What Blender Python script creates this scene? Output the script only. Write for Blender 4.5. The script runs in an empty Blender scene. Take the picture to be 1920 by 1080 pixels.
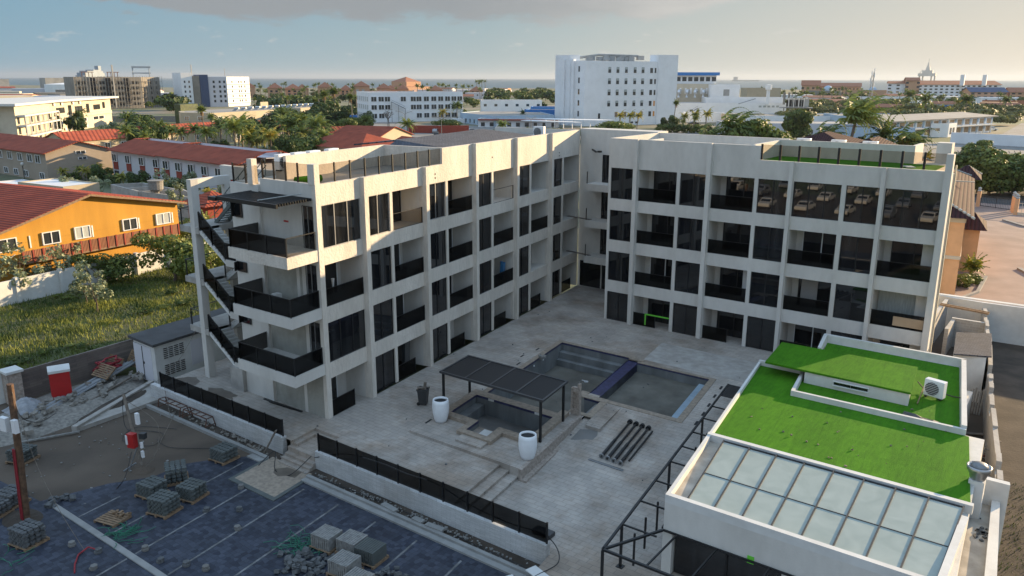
import bpy, bmesh, math, random
from mathutils import Vector, Matrix
R = math.radians
random.seed(7)
sc = bpy.context.scene
COL = sc.collection

# ------------------------------------------------------------ camera
cam_d = bpy.data.cameras.new("camera"); cam = bpy.data.objects.new("camera", cam_d); COL.objects.link(cam)
cam.location = (32.845, -27.122, 18.406)
_fw = Vector((-0.57714, 0.77651, -0.25287)); _r = Vector((0.80218, 0.59708, 0.00265)); _u = Vector((-0.15305, 0.20132, 0.9675))
cam.matrix_world = Matrix(((_r.x, _u.x, -_fw.x, 32.845), (_r.y, _u.y, -_fw.y, -27.122), (_r.z, _u.z, -_fw.z, 18.406), (0, 0, 0, 1)))
cam_d.lens = 1503.7 / 1920 * 36; cam_d.sensor_width = 36
cam_d.clip_start = 0.5; cam_d.clip_end = 200000
sc.camera = cam

# ------------------------------------------------------------ sun and sky
SUN_EL = 12.0
SUN_AZ = math.atan2(0.395, 1.0)                 # from +Y towards +X
sd = Vector((math.sin(SUN_AZ) * math.cos(R(SUN_EL)), math.cos(SUN_AZ) * math.cos(R(SUN_EL)), math.sin(R(SUN_EL))))
sl = bpy.data.lights.new("sun", 'SUN'); sl.energy = 5.0; sl.angle = R(0.5); sl.color = (1.0, 0.73, 0.42)
so = bpy.data.objects.new("sun", sl); COL.objects.link(so)
so.rotation_euler = sd.to_track_quat('Z', 'Y').to_euler()

w = bpy.data.worlds.new("World"); sc.world = w; w.use_nodes = True
nt = w.node_tree; N = nt.nodes; L = nt.links
bg = N["Background"]; bg.inputs[1].default_value = 0.105
sky = N.new("ShaderNodeTexSky"); sky.sky_type = 'NISHITA'; sky.sun_disc = False
sky.sun_elevation = R(SUN_EL); sky.sun_rotation = SUN_AZ; sky.altitude = 0
sky.air_density = 1.3; sky.dust_density = 0.9; sky.ozone_density = 1.6
tc = N.new("ShaderNodeTexCoord")
def wn(t, **k):
    n = N.new(t)
    for a, b in k.items(): setattr(n, a, b)
    return n
def wm(op, a, b=None, c=None, clamp=False):
    n = N.new("ShaderNodeMath"); n.operation = op; n.use_clamp = clamp
    for i, v in enumerate((a, b, c)):
        if v is None: continue
        if isinstance(v, (int, float)): n.inputs[i].default_value = v
        else: L.new(v, n.inputs[i])
    return n.outputs[0]
def wramp(v, a, b, lo=0.0, hi=1.0):
    n = N.new("ShaderNodeMapRange"); n.interpolation_type = 'SMOOTHSTEP'
    L.new(v, n.inputs[0]); n.inputs[1].default_value = a; n.inputs[2].default_value = b
    n.inputs[3].default_value = lo; n.inputs[4].default_value = hi
    return n.outputs[0]
# clouds: a grey stratus bank overhead in the north-west and small cumulus above the sea
sp = wn("ShaderNodeSeparateXYZ"); L.new(tc.outputs["Generated"], sp.inputs[0])
X, Y, Z = sp.outputs
az = wm('ARCTAN2', X, Y)                         # 0 = +Y, positive towards +X
el = wm('ARCSINE', Z)
cmb = wn("ShaderNodeCombineXYZ"); L.new(az, cmb.inputs[0]); L.new(wm('MULTIPLY', el, 3.2), cmb.inputs[1])
n1 = wn("ShaderNodeTexNoise"); n1.inputs["Scale"].default_value = 9; n1.inputs["Detail"].default_value = 9; n1.inputs["Roughness"].default_value = 0.62
L.new(cmb.outputs[0], n1.inputs[0])
n2 = wn("ShaderNodeTexNoise"); n2.inputs["Scale"].default_value = 26; n2.inputs["Detail"].default_value = 7; n2.inputs["Roughness"].default_value = 0.6
L.new(cmb.outputs[0], n2.inputs[0])
base = wm('ADD', el, wm('MULTIPLY', wm('SUBTRACT', n1.outputs[0], 0.5), 0.055))
base = wm('ADD', base, wm('MULTIPLY', wm('SUBTRACT', n2.outputs[0], 0.5), 0.016))
azoff = wm('ADD', az, wm('MULTIPLY', wm('SUBTRACT', n1.outputs[0], 0.5), 0.25))
AZC = -0.639
# lower edge of the bank slopes; it ends left and right of the middle of the view
win = wm('MULTIPLY', wramp(azoff, AZC - 0.62, AZC - 0.40), wramp(azoff, AZC + 0.40, AZC + 0.16))
edge = wm('SUBTRACT', base, wm('MULTIPLY', wm('SUBTRACT', 1.0, win), 0.06))
bank = wm('MULTIPLY', wramp(edge, 0.062, 0.074), wramp(el, 0.34, 0.20))
cum = wm('MULTIPLY', wramp(n2.outputs[0], 0.60, 0.70), wm('MULTIPLY', wramp(el, 0.018, 0.03), wramp(el, 0.075, 0.045)))
# hazy-evening grading of the sky: paler near the sun's azimuth, bluer away from it and overhead; unseen sky above and behind the view brightened to add fill
dsun = wm('ADD', wm('MULTIPLY', X, math.sin(SUN_AZ)), wm('MULTIPLY', Y, math.cos(SUN_AZ)))
def cramp(v, stops):
    r_ = N.new("ShaderNodeValToRGB"); L.new(v, r_.inputs[0]); e_ = r_.color_ramp.elements
    while len(e_) < len(stops): e_.new(0.5)
    for i_, (p_, c_) in enumerate(stops): e_[i_].position = p_; e_[i_].color = (*c_, 1)
    return r_.outputs[0]
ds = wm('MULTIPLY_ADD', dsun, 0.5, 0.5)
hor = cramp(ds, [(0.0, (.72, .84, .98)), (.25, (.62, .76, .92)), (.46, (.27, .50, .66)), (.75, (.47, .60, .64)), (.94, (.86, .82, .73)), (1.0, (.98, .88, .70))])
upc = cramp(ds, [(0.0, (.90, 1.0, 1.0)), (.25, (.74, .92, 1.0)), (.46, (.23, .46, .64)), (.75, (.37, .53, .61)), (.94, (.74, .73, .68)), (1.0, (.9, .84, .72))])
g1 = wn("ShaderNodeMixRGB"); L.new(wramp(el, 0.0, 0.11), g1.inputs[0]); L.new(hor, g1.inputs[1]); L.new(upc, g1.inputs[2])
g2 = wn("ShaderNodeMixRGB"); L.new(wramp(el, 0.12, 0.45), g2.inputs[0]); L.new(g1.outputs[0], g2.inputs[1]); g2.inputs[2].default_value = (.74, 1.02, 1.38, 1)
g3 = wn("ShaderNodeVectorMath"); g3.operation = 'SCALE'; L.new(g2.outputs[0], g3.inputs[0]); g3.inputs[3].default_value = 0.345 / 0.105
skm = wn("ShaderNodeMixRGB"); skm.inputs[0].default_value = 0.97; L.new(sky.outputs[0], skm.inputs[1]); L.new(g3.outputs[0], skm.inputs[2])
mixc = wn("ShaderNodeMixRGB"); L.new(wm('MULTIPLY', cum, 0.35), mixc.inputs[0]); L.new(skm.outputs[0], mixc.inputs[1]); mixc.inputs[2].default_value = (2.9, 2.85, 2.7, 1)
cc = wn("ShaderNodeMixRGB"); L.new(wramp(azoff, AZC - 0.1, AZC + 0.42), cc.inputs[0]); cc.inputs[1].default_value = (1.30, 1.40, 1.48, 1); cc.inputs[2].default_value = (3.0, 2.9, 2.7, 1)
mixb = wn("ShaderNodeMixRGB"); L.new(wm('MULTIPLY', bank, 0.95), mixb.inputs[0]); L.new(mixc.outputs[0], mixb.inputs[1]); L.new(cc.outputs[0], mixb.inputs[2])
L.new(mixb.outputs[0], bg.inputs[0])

sc.view_settings.view_transform = 'Standard'; sc.view_settings.look = 'None'; sc.view_settings.gamma = 1
sc.view_settings.exposure = 1.2
sc.render.engine = 'CYCLES'; sc.render.resolution_x = 1024; sc.render.resolution_y = 576
sc.cycles.max_bounces = 6; sc.cycles.diffuse_bounces = 3; sc.cycles.glossy_bounces = 3; sc.cycles.transparent_max_bounces = 10
sc.cycles.volume_bounces = 0

# ------------------------------------------------------------ materials
MATS = {}
def mat(name, col, rough=0.8, var=0.0, vs=1.0, bump=0.0, bs=30.0, metal=0.0, spec=0.5, col2=None, dirt=0.0, ds=0.25, mapz=1.0, sheen=0):
    """procedural surface: two-tone fine noise (var), large soft stains (dirt) and noise bump, all in world space"""
    m = bpy.data.materials.new(name); m.use_nodes = True; t = m.node_tree; n = t.nodes; l = t.links
    b = n["Principled BSDF"]; b.inputs["Roughness"].default_value = rough; b.inputs["Metallic"].default_value = metal
    b.inputs["Specular IOR Level"].default_value = spec
    g = n.new("ShaderNodeNewGeometry"); mp = n.new("ShaderNodeMapping"); mp.inputs[3].default_value = (1, 1, mapz); l.new(g.outputs["Position"], mp.inputs[0])
    c1 = Vector(col); c2 = Vector(col2) if col2 else c1 * (1 - var)
    out = None
    if var or col2:
        nz = n.new("ShaderNodeTexNoise"); nz.inputs["Scale"].default_value = vs; nz.inputs["Detail"].default_value = 5; l.new(mp.outputs[0], nz.inputs[0])
        cr = n.new("ShaderNodeValToRGB"); cr.color_ramp.elements[0].position = 0.36; cr.color_ramp.elements[1].position = 0.64
        cr.color_ramp.elements[0].color = (*c2, 1); cr.color_ramp.elements[1].color = (*c1, 1); l.new(nz.outputs[0], cr.inputs[0]); out = cr.outputs[0]
    if dirt:
        nz = n.new("ShaderNodeTexNoise"); nz.inputs["Scale"].default_value = ds; nz.inputs["Detail"].default_value = 8; nz.inputs["Roughness"].default_value = 0.65; l.new(mp.outputs[0], nz.inputs[0])
        mr = n.new("ShaderNodeMapRange"); l.new(nz.outputs[0], mr.inputs[0]); mr.inputs[1].default_value = 0.40; mr.inputs[2].default_value = 0.70; mr.inputs[3].default_value = 0; mr.inputs[4].default_value = dirt
        mx = n.new("ShaderNodeMixRGB"); mx.blend_type = 'MULTIPLY'; l.new(mr.outputs[0], mx.inputs[0])
        if out: l.new(out, mx.inputs[1])
        else: mx.inputs[1].default_value = (*c1, 1)
        mx.inputs[2].default_value = (0.35, 0.31, 0.26, 1); out = mx.outputs[0]
    if out: l.new(out, b.inputs["Base Color"])
    else: b.inputs["Base Color"].default_value = (*c1, 1)
    if bump:
        nb = n.new("ShaderNodeTexNoise"); nb.inputs["Scale"].default_value = bs; nb.inputs["Detail"].default_value = 3; l.new(g.outputs["Position"], nb.inputs[0])
        bm_ = n.new("ShaderNodeBump"); bm_.inputs["Strength"].default_value = bump; bm_.inputs["Distance"].default_value = 0.03; l.new(nb.outputs[0], bm_.inputs["Height"]); l.new(bm_.outputs[0], b.inputs["Normal"])
    MATS[name] = m
    return m
def nodes(m): return m.node_tree.nodes, m.node_tree.links, m.node_tree.nodes["Principled BSDF"]
def brickmat(name, c1, c2, mortar, bw, rh, ms=0.02, rough=0.85, vert=False, rot=0.0, bump=0.4, noise=0.25, scale=1.0, offset=0.5, dirt=0.0):
    m = bpy.data.materials.new(name); m.use_nodes = True; n, l, b = nodes(m); b.inputs["Roughness"].default_value = rough
    g = n.new("ShaderNodeNewGeometry"); mp = n.new("ShaderNodeMapping"); l.new(g.outputs["Position"], mp.inputs[0]); mp.inputs[2].default_value = (0, 0, rot)
    src = mp.outputs[0]
    if vert:                                      # horizontal run (x+y) against height
        s = n.new("ShaderNodeSeparateXYZ"); l.new(src, s.inputs[0]); a = n.new("ShaderNodeMath"); a.operation = 'ADD'; l.new(s.outputs[0], a.inputs[0]); l.new(s.outputs[1], a.inputs[1])
        c = n.new("ShaderNodeCombineXYZ"); l.new(a.outputs[0], c.inputs[0]); l.new(s.outputs[2], c.inputs[1]); src = c.outputs[0]
    br = n.new("ShaderNodeTexBrick"); l.new(src, br.inputs[0]); br.offset = offset
    br.inputs["Color1"].default_value = (*c1, 1); br.inputs["Color2"].default_value = (*c2, 1); br.inputs["Mortar"].default_value = (*mortar, 1)
    br.inputs["Scale"].default_value = scale; br.inputs["Mortar Size"].default_value = ms; br.inputs["Brick Width"].default_value = bw; br.inputs["Row Height"].default_value = rh
    br.inputs["Bias"].default_value = 0.0; br.inputs["Mortar Smooth"].default_value = 0.3
    nz = n.new("ShaderNodeTexNoise"); nz.inputs["Scale"].default_value = 0.35; nz.inputs["Detail"].default_value = 9; nz.inputs["Roughness"].default_value = 0.7; l.new(g.outputs["Position"], nz.inputs[0])
    mr = n.new("ShaderNodeMapRange"); l.new(nz.outputs[0], mr.inputs[0]); mr.inputs[1].default_value = 0.3; mr.inputs[2].default_value = 0.7; mr.inputs[3].default_value = 1 - noise; mr.inputs[4].default_value = 1 + noise * 0.5
    mx = n.new("ShaderNodeMixRGB"); mx.blend_type = 'MULTIPLY'; mx.inputs[0].default_value = 1; l.new(br.outputs[0], mx.inputs[1]); l.new(mr.outputs[0], mx.inputs[2])
    out = mx.outputs[0]
    if dirt:
        nz2 = n.new("ShaderNodeTexNoise"); nz2.inputs["Scale"].default_value = 0.16; nz2.inputs["Detail"].default_value = 10; nz2.inputs["Roughness"].default_value = 0.72; l.new(g.outputs["Position"], nz2.inputs[0])
        m2 = n.new("ShaderNodeMapRange"); l.new(nz2.outputs[0], m2.inputs[0]); m2.inputs[1].default_value = 0.47; m2.inputs[2].default_value = 0.62; m2.inputs[3].default_value = 0; m2.inputs[4].default_value = dirt
        x2 = n.new("ShaderNodeMixRGB"); x2.blend_type = 'MULTIPLY'; l.new(m2.outputs[0], x2.inputs[0]); l.new(out, x2.inputs[1]); x2.inputs[2].default_value = (0.5, 0.38, 0.27, 1); out = x2.outputs[0]
    l.new(out, b.inputs["Base Color"])
    bp = n.new("ShaderNodeBump"); bp.inputs["Strength"].default_value = bump; bp.inputs["Distance"].default_value = 0.01; bp.invert = True; l.new(br.outputs["Fac"], bp.inputs["Height"]); l.new(bp.outputs[0], b.inputs["Normal"])
    MATS[name] = m; return m
def glassmat(name, tint, trans=0.0, rough=0.015, base=(0.006, 0.007, 0.009)):
    """tinted pane: dark body, mirror-like coat, and a share of light let through"""
    m = bpy.data.materials.new(name); m.use_nodes = True; n, l, b = nodes(m)
    b.inputs["Base Color"].default_value = (*base, 1)
    if not trans:                                 # faint curtains and rooms behind the tint
        g = n.new("ShaderNodeNewGeometry"); mp = n.new("ShaderNodeMapping"); mp.inputs[3].default_value = (1.7, 1.7, .22); l.new(g.outputs["Position"], mp.inputs[0]); nz = n.new("ShaderNodeTexNoise"); nz.inputs["Scale"].default_value = 1.1; nz.inputs["Detail"].default_value = 3; l.new(mp.outputs[0], nz.inputs[0])
        cr = n.new("ShaderNodeValToRGB"); e = cr.color_ramp.elements; e[0].position = .44; e[0].color = (*base, 1); e[1].position = .72; e[1].color = (base[0] + .018, base[1] + .018, base[2] + .018, 1); l.new(nz.outputs[0], cr.inputs[0]); l.new(cr.outputs[0], b.inputs["Base Color"])
    b.inputs["Roughness"].default_value = rough; b.inputs["IOR"].default_value = 1.58; b.inputs["Specular IOR Level"].default_value = 0.6
    if trans:
        tr = n.new("ShaderNodeBsdfTransparent"); tr.inputs[0].default_value = (*tint, 1)
        mx = n.new("ShaderNodeMixShader"); fr0 = n.new("ShaderNodeLayerWeight"); fr = n.new("ShaderNodeMath"); fr.operation = 'POWER'; l.new(fr0.outputs["Facing"], fr.inputs[0]); fr.inputs[1].default_value = 3.5
        mt = n.new("ShaderNodeMath"); mt.operation = 'MULTIPLY_ADD'; l.new(fr.outputs[0], mt.inputs[0]); mt.inputs[1].default_value = trans; mt.inputs[2].default_value = 1 - trans
        gl = n.new("ShaderNodeBsdfGlossy"); gl.inputs[0].default_value = (0.8, 0.85, 0.9, 1); gl.inputs[1].default_value = rough
        l.new(mt.outputs[0], mx.inputs[0]); l.new(tr.outputs[0], mx.inputs[1]); l.new(b.outputs[0], mx.inputs[2])
        l.new(mx.outputs[0], n["Material Output"].inputs[0])
    MATS[name] = m; return m
def leafmat(name, a, b_, yellow=None):
    m = bpy.data.materials.new(name); m.use_nodes = True; n, l, b = nodes(m)
    b.inputs["Roughness"].default_value = 0.55; b.inputs["Specular IOR Level"].default_value = 0.35
    g = n.new("ShaderNodeNewGeometry"); o = n.new("ShaderNodeObjectInfo")
    nz = n.new("ShaderNodeTexNoise"); nz.inputs["Scale"].default_value = 0.9; nz.inputs["Detail"].default_value = 6; l.new(g.outputs["Position"], nz.inputs[0])
    ad = n.new("ShaderNodeMath"); ad.operation = 'MULTIPLY_ADD'; l.new(o.outputs["Random"], ad.inputs[0]); ad.inputs[1].default_value = 0.30; l.new(nz.outputs[0], ad.inputs[2])
    a2 = n.new("ShaderNodeMath"); a2.operation = 'MULTIPLY_ADD'; l.new(g.outputs["Random Per Island"], a2.inputs[0]); a2.inputs[1].default_value = 0.35; l.new(ad.outputs[0], a2.inputs[2])
    cr = n.new("ShaderNodeValToRGB"); e = cr.color_ramp.elements; e[0].position = 0.55; e[0].color = (*a, 1); e[1].position = 1.0; e[1].color = (*b_, 1)
    if yellow: x = e.new(1.0); e[-1].color = (*yellow, 1); e[1].position = 0.9
    l.new(a2.outputs[0], cr.inputs[0]); l.new(cr.outputs[0], b.inputs["Base Color"])
    tr = n.new("ShaderNodeBsdfTranslucent"); l.new(cr.outputs[0], tr.inputs[0]); mx = n.new("ShaderNodeMixShader"); mx.inputs[0].default_value = 0.25
    l.new(b.outputs[0], mx.inputs[1]); l.new(tr.outputs[0], mx.inputs[2]); l.new(mx.outputs[0], n["Material Output"].inputs[0])
    MATS[name] = m; return m

mat('stucco', (0.66, 0.61, 0.54), 0.92, 0.12, 9.0, bump=1.0, bs=8, dirt=0.26, ds=0.7, mapz=0.2)
mat('stucco_smooth', (0.60, 0.58, 0.54), 0.9, 0.07, 3, bump=0.25, bs=14, dirt=0.22, ds=0.35, mapz=0.4)
mat('concrete', (0.42, 0.40, 0.37), 0.9, 0.2, 2, bump=0.3, bs=20, dirt=0.4, ds=0.6)
mat('plaster', (0.36, 0.355, 0.315), 0.95, 0.15, 1.5, bump=0.3, bs=10, dirt=0.35, ds=0.8)
mat('concrete_dark', (0.22, 0.215, 0.205), 0.9, 0.25, 1.4, bump=0.3, bs=16, dirt=0.5, ds=0.7)
mat('white_paint', (0.62, 0.62, 0.60), 0.75, 0.05, 3, dirt=0.22, ds=0.8, bump=0.1, bs=20)
mat('white_metal', (0.74, 0.75, 0.76), 0.4, 0.04, 5)
mat('black_metal', (0.018, 0.019, 0.021), 0.45, 0.3, 6, metal=0.3)
mat('grey_metal', (0.23, 0.24, 0.25), 0.5, 0.15, 8, metal=0.6)
mat('alu', (0.42, 0.43, 0.44), 0.35, 0.1, 8, metal=0.8)
mat('green_steel', (0.11, 0.14, 0.14), 0.5, 0.2, 6, metal=0.3)
mat('rust', (0.12, 0.055, 0.035), 0.8, 0.4, 8)
mat('wood', (0.26, 0.17, 0.10), 0.8, 0.35, 5, bump=0.3, bs=12)
mat('old_wood', (0.20, 0.17, 0.14), 0.85, 0.35, 5, bump=0.3, bs=12)
mat('red_plastic', (0.42, 0.018, 0.018), 0.4, 0.12, 3)
mat('red_cloth', (0.30, 0.02, 0.03), 0.7, 0.3, 8)
mat('blue_cloth', (0.03, 0.16, 0.34), 0.7, 0.2, 8)
mat('lime', (0.13, 0.55, 0.04), 0.7, 0.1, 5)
mat('purple_tile', (0.04, 0.042, 0.12), 0.45, 0.5, 5, dirt=0.5, ds=2)
mat('pool_wall', (0.185, 0.20, 0.205), 0.7, 0.3, 1.2, dirt=0.5, ds=0.9, mapz=0.25)
mat('pool_floor', (0.145, 0.14, 0.12), 0.8, 0.35, 0.6, dirt=0.6, ds=0.5)
mat('pool_ledge', (0.27, 0.36, 0.43), 0.5, 0.2, 2)
mat('coping', (0.33, 0.27, 0.21), 0.8, 0.3, 5, bump=0.2, bs=20, dirt=0.3)
mat('stone_face', (0.40, 0.34, 0.29), 0.9, 0.35, 7, bump=1.0, bs=14)
mat('roof_screed', (0.52, 0.47, 0.40), 0.9, 0.25, 1.5, dirt=0.45, ds=0.8)
mat('roof_grey', (0.36, 0.35, 0.33), 0.9, 0.25, 0.6, dirt=0.5, ds=0.3)
mat('soil', (0.075, 0.058, 0.044), 0.95, 0.45, 0.8, bump=0.6, bs=8, dirt=0.5, ds=0.35)
mat('sand', (0.13, 0.10, 0.075), 0.95, 0.4, 0.5, bump=0.5, bs=6, dirt=0.5, ds=0.25)
mat('rubble', (0.27, 0.25, 0.22), 0.95, 0.4, 5, bump=0.6, bs=15)
mat('grey_stone', (0.12, 0.125, 0.128), 0.9, 0.4, 6, bump=0.5, bs=15)
mat('pale_stone', (0.25, 0.245, 0.23), 0.9, 0.3, 6)
mat('asphalt', (0.075, 0.075, 0.078), 0.9, 0.25, 1.2, dirt=0.3)
mat('road', (0.25, 0.245, 0.235), 0.9, 0.25, 0.15, dirt=0.4, ds=0.08)
mat('pave_brick', (0.33, 0.235, 0.20), 0.9, 0.2, 0.4, bump=0.2, dirt=0.3)
mat('kerb', (0.30, 0.30, 0.29), 0.9, 0.2, 2, dirt=0.3)
mat('kerb_grey', (0.10, 0.112, 0.108), 0.9, 0.2, 2, dirt=0.3)
mat('line_paint', (0.22, 0.225, 0.23), 0.8, 0.5, 4, dirt=0.6, ds=1.5)
mat('ground_far', (0.23, 0.20, 0.155), 0.95, 0.5, 0.02, dirt=0.5, ds=0.012, col2=(0.10, 0.13, 0.055))
mat('grass', (0.11, 0.10, 0.04), 0.95, 0.5, 0.35, bump=0.8, bs=5, col2=(0.06, 0.075, 0.022))
mat('blade', (0.20, 0.22, 0.035), 0.85, 0.5, 0.28, col2=(0.035, 0.07, 0.010))  # two tones put sunlit and shaded patches of the field into the colour
mat('orange_wall', (0.52, 0.265, 0.035), 0.9, 0.10, 1.2, bump=0.2, bs=20, dirt=0.18, ds=0.5, mapz=0.2)
mat('peach', (0.68, 0.40, 0.21), 0.9, 0.1, 1.5, bump=0.2)
mat('cream', (0.55, 0.50, 0.40), 0.9, 0.06, 1.2, dirt=0.15)
mat('beige', (0.45, 0.39, 0.29), 0.9, 0.06, 1.2, dirt=0.15)
mat('taupe', (0.36, 0.30, 0.24), 0.9, 0.06, 1.2, dirt=0.15)
mat('far_white', (0.80, 0.82, 0.84), 0.85, 0.04, 0.5, dirt=0.12, ds=0.2)
mat('lilac_white', (0.58, 0.58, 0.62), 0.85, 0.04, 0.5, dirt=0.1)
mat('brick_red', (0.30, 0.055, 0.035), 0.9, 0.15, 2)
mat('navy', (0.06, 0.085, 0.16), 0.8, 0.1, 1)
mat('bright_blue', (0.035, 0.19, 0.52), 0.7, 0.1, 1)
mat('sky_blue', (0.40, 0.52, 0.64), 0.7, 0.1, 1)
mat('terracotta', (0.36, 0.15, 0.085), 0.9, 0.2, 1)
mat('coral_wall', (0.52, 0.30, 0.185), 0.9, 0.1, 1)
mat('tan_panel', (0.42, 0.30, 0.19), 0.85, 0.2, 1)
mat('far_grey', (0.40, 0.40, 0.39), 0.9, 0.3, 0.2, dirt=0.3, ds=0.1)
mat('raw_concrete', (0.34, 0.31, 0.27), 0.95, 0.3, 0.4, dirt=0.5, ds=0.2)
mat('dark_open', (0.02, 0.02, 0.022), 0.9)
mat('hazed_white', (0.24, 0.29, 0.34), 0.7, 0.1, 0.05)  # white paint with distance haze put into its colour
mat('ship_haze', (0.42, 0.42, 0.40), 0.8, 0.1, 0.05)
mat('bark', (0.17, 0.13, 0.10), 0.95, 0.4, 4, bump=0.4)
mat('palm_bark', (0.22, 0.19, 0.155), 0.95, 0.3, 4, bump=0.4)
mat('dead_frond', (0.34, 0.22, 0.10), 0.9, 0.35, 3)
mat('pot', (0.74, 0.76, 0.78), 0.55, 0.08, 3, bump=0.15, bs=25)
mat('pole_wood', (0.15, 0.085, 0.05), 0.85, 0.45, 5, bump=0.4, bs=12)
mat('bin_plastic', (0.035, 0.037, 0.04), 0.5, 0.2, 5)
mat('pvc', (0.24, 0.26, 0.28), 0.5, 0.15, 2)
mat('hose', (0.012, 0.012, 0.013), 0.6)
mat('green_strap', (0.01, 0.16, 0.09), 0.5, 0.3, 4)
mat('tarp', (0.30, 0.31, 0.33), 0.6, 0.3, 3, bump=0.8, bs=5)
mat('black_tarp', (0.05, 0.05, 0.052), 0.4, 0.5, 3, bump=1.0, bs=4)
mat('solar_tank', (0.62, 0.63, 0.64), 0.35, metal=0.5)
mat('car_white', (0.72, 0.72, 0.71), 0.25); mat('car_dark', (0.03, 0.03, 0.035), 0.25); mat('car_silver', (0.35, 0.36, 0.38), 0.25, metal=0.5)
mat('car_blue', (0.04, 0.08, 0.2), 0.25); mat('car_red', (0.35, 0.02, 0.02), 0.25); mat('tyre', (0.012, 0.012, 0.012), 0.9)
mat('orange_panel', (0.62, 0.27, 0.07), 0.8)
mat('curtain', (0.42, 0.45, 0.44), 0.9, 0.25, 14, mapz=0.1)
mat('interior', (0.32, 0.31, 0.30), 0.9, 0.1, 2)
mat('wet', (0.13, 0.105, 0.08), 0.6, 0.3, 2)
brickmat('travertine', (0.42, 0.375, 0.33), (0.36, 0.33, 0.295), (0.24, 0.22, 0.195), 0.62, 0.31, 0.012, bump=0.25, noise=0.34, dirt=0.6)
brickmat('split_face', (0.62, 0.63, 0.63), (0.50, 0.51, 0.51), (0.22, 0.22, 0.22), 0.55, 0.055, 0.006, vert=True, bump=1.0, noise=0.2, dirt=0.3)
brickmat('block_wall', (0.34, 0.30, 0.25), (0.27, 0.24, 0.21), (0.20, 0.18, 0.16), 0.40, 0.20, 0.012, vert=True, bump=0.5, noise=0.3, dirt=0.3)
brickmat('plank_wall', (0.20, 0.165, 0.14), (0.13, 0.11, 0.10), (0.09, 0.08, 0.075), 1.4, 0.16, 0.006, vert=True, bump=0.4, noise=0.4)
brickmat('slate_tile', (0.085, 0.095, 0.12), (0.05, 0.055, 0.075), (0.02, 0.02, 0.025), 0.28, 0.16, 0.015, bump=1.0, noise=0.3)
brickmat('grey_block', (0.40, 0.38, 0.35), (0.33, 0.31, 0.29), (0.45, 0.44, 0.42), 0.40, 0.19, 0.014, vert=True, bump=0.4, noise=0.2)

def pavers():
    m = bpy.data.materials.new('pavers'); m.use_nodes = True; n, l, b = nodes(m); b.inputs["Roughness"].default_value = 0.75
    g = n.new("ShaderNodeNewGeometry")
    v = n.new("ShaderNodeTexVoronoi"); v.inputs["Scale"].default_value = 4.4; v.inputs["Randomness"].default_value = 0.42; l.new(g.outputs["Position"], v.inputs[0])
    e = n.new("ShaderNodeTexVoronoi"); e.feature = 'DISTANCE_TO_EDGE'; e.inputs["Scale"].default_value = 4.4; e.inputs["Randomness"].default_value = 0.42; l.new(g.outputs["Position"], e.inputs[0])
    s = n.new("ShaderNodeSeparateColor"); l.new(v.outputs["Color"], s.inputs[0])
    cr = n.new("ShaderNodeValToRGB"); q = cr.color_ramp.elements; q[0].color = (0.012, 0.017, 0.032, 1); q[1].color = (0.046, 0.055, 0.080, 1); l.new(s.outputs[0], cr.inputs[0])
    nz = n.new("ShaderNodeTexNoise"); nz.inputs["Scale"].default_value = 0.22; nz.inputs["Detail"].default_value = 9; nz.inputs["Roughness"].default_value = 0.7; l.new(g.outputs["Position"], nz.inputs[0])
    mr = n.new("ShaderNodeMapRange"); l.new(nz.outputs[0], mr.inputs[0]); mr.inputs[1].default_value = 0.35; mr.inputs[2].default_value = 0.68; mr.inputs[3].default_value = 0.68; mr.inputs[4].default_value = 1.35
    mx = n.new("ShaderNodeMixRGB"); mx.blend_type = 'MULTIPLY'; mx.inputs[0].default_value = 1; l.new(cr.outputs[0], mx.inputs[1]); l.new(mr.outputs[0], mx.inputs[2])
    m2 = n.new("ShaderNodeMapRange"); l.new(e.outputs[0], m2.inputs[0]); m2.inputs[1].default_value = 0.0; m2.inputs[2].default_value = 0.07; m2.inputs[3].default_value = 0.45; m2.inputs[4].default_value = 1
    x2 = n.new("ShaderNodeMixRGB"); x2.blend_type = 'MULTIPLY'; x2.inputs[0].default_value = 1; l.new(mx.outputs[0], x2.inputs[1]); l.new(m2.outputs[0], x2.inputs[2]); l.new(x2.outputs[0], b.inputs["Base Color"])
    bp = n.new("ShaderNodeBump"); bp.inputs["Strength"].default_value = 0.5; bp.inputs["Distance"].default_value = 0.01; l.new(m2.outputs[0], bp.inputs["Height"]); l.new(bp.outputs[0], b.inputs["Normal"])
    MATS['pavers'] = m
pavers()
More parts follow.
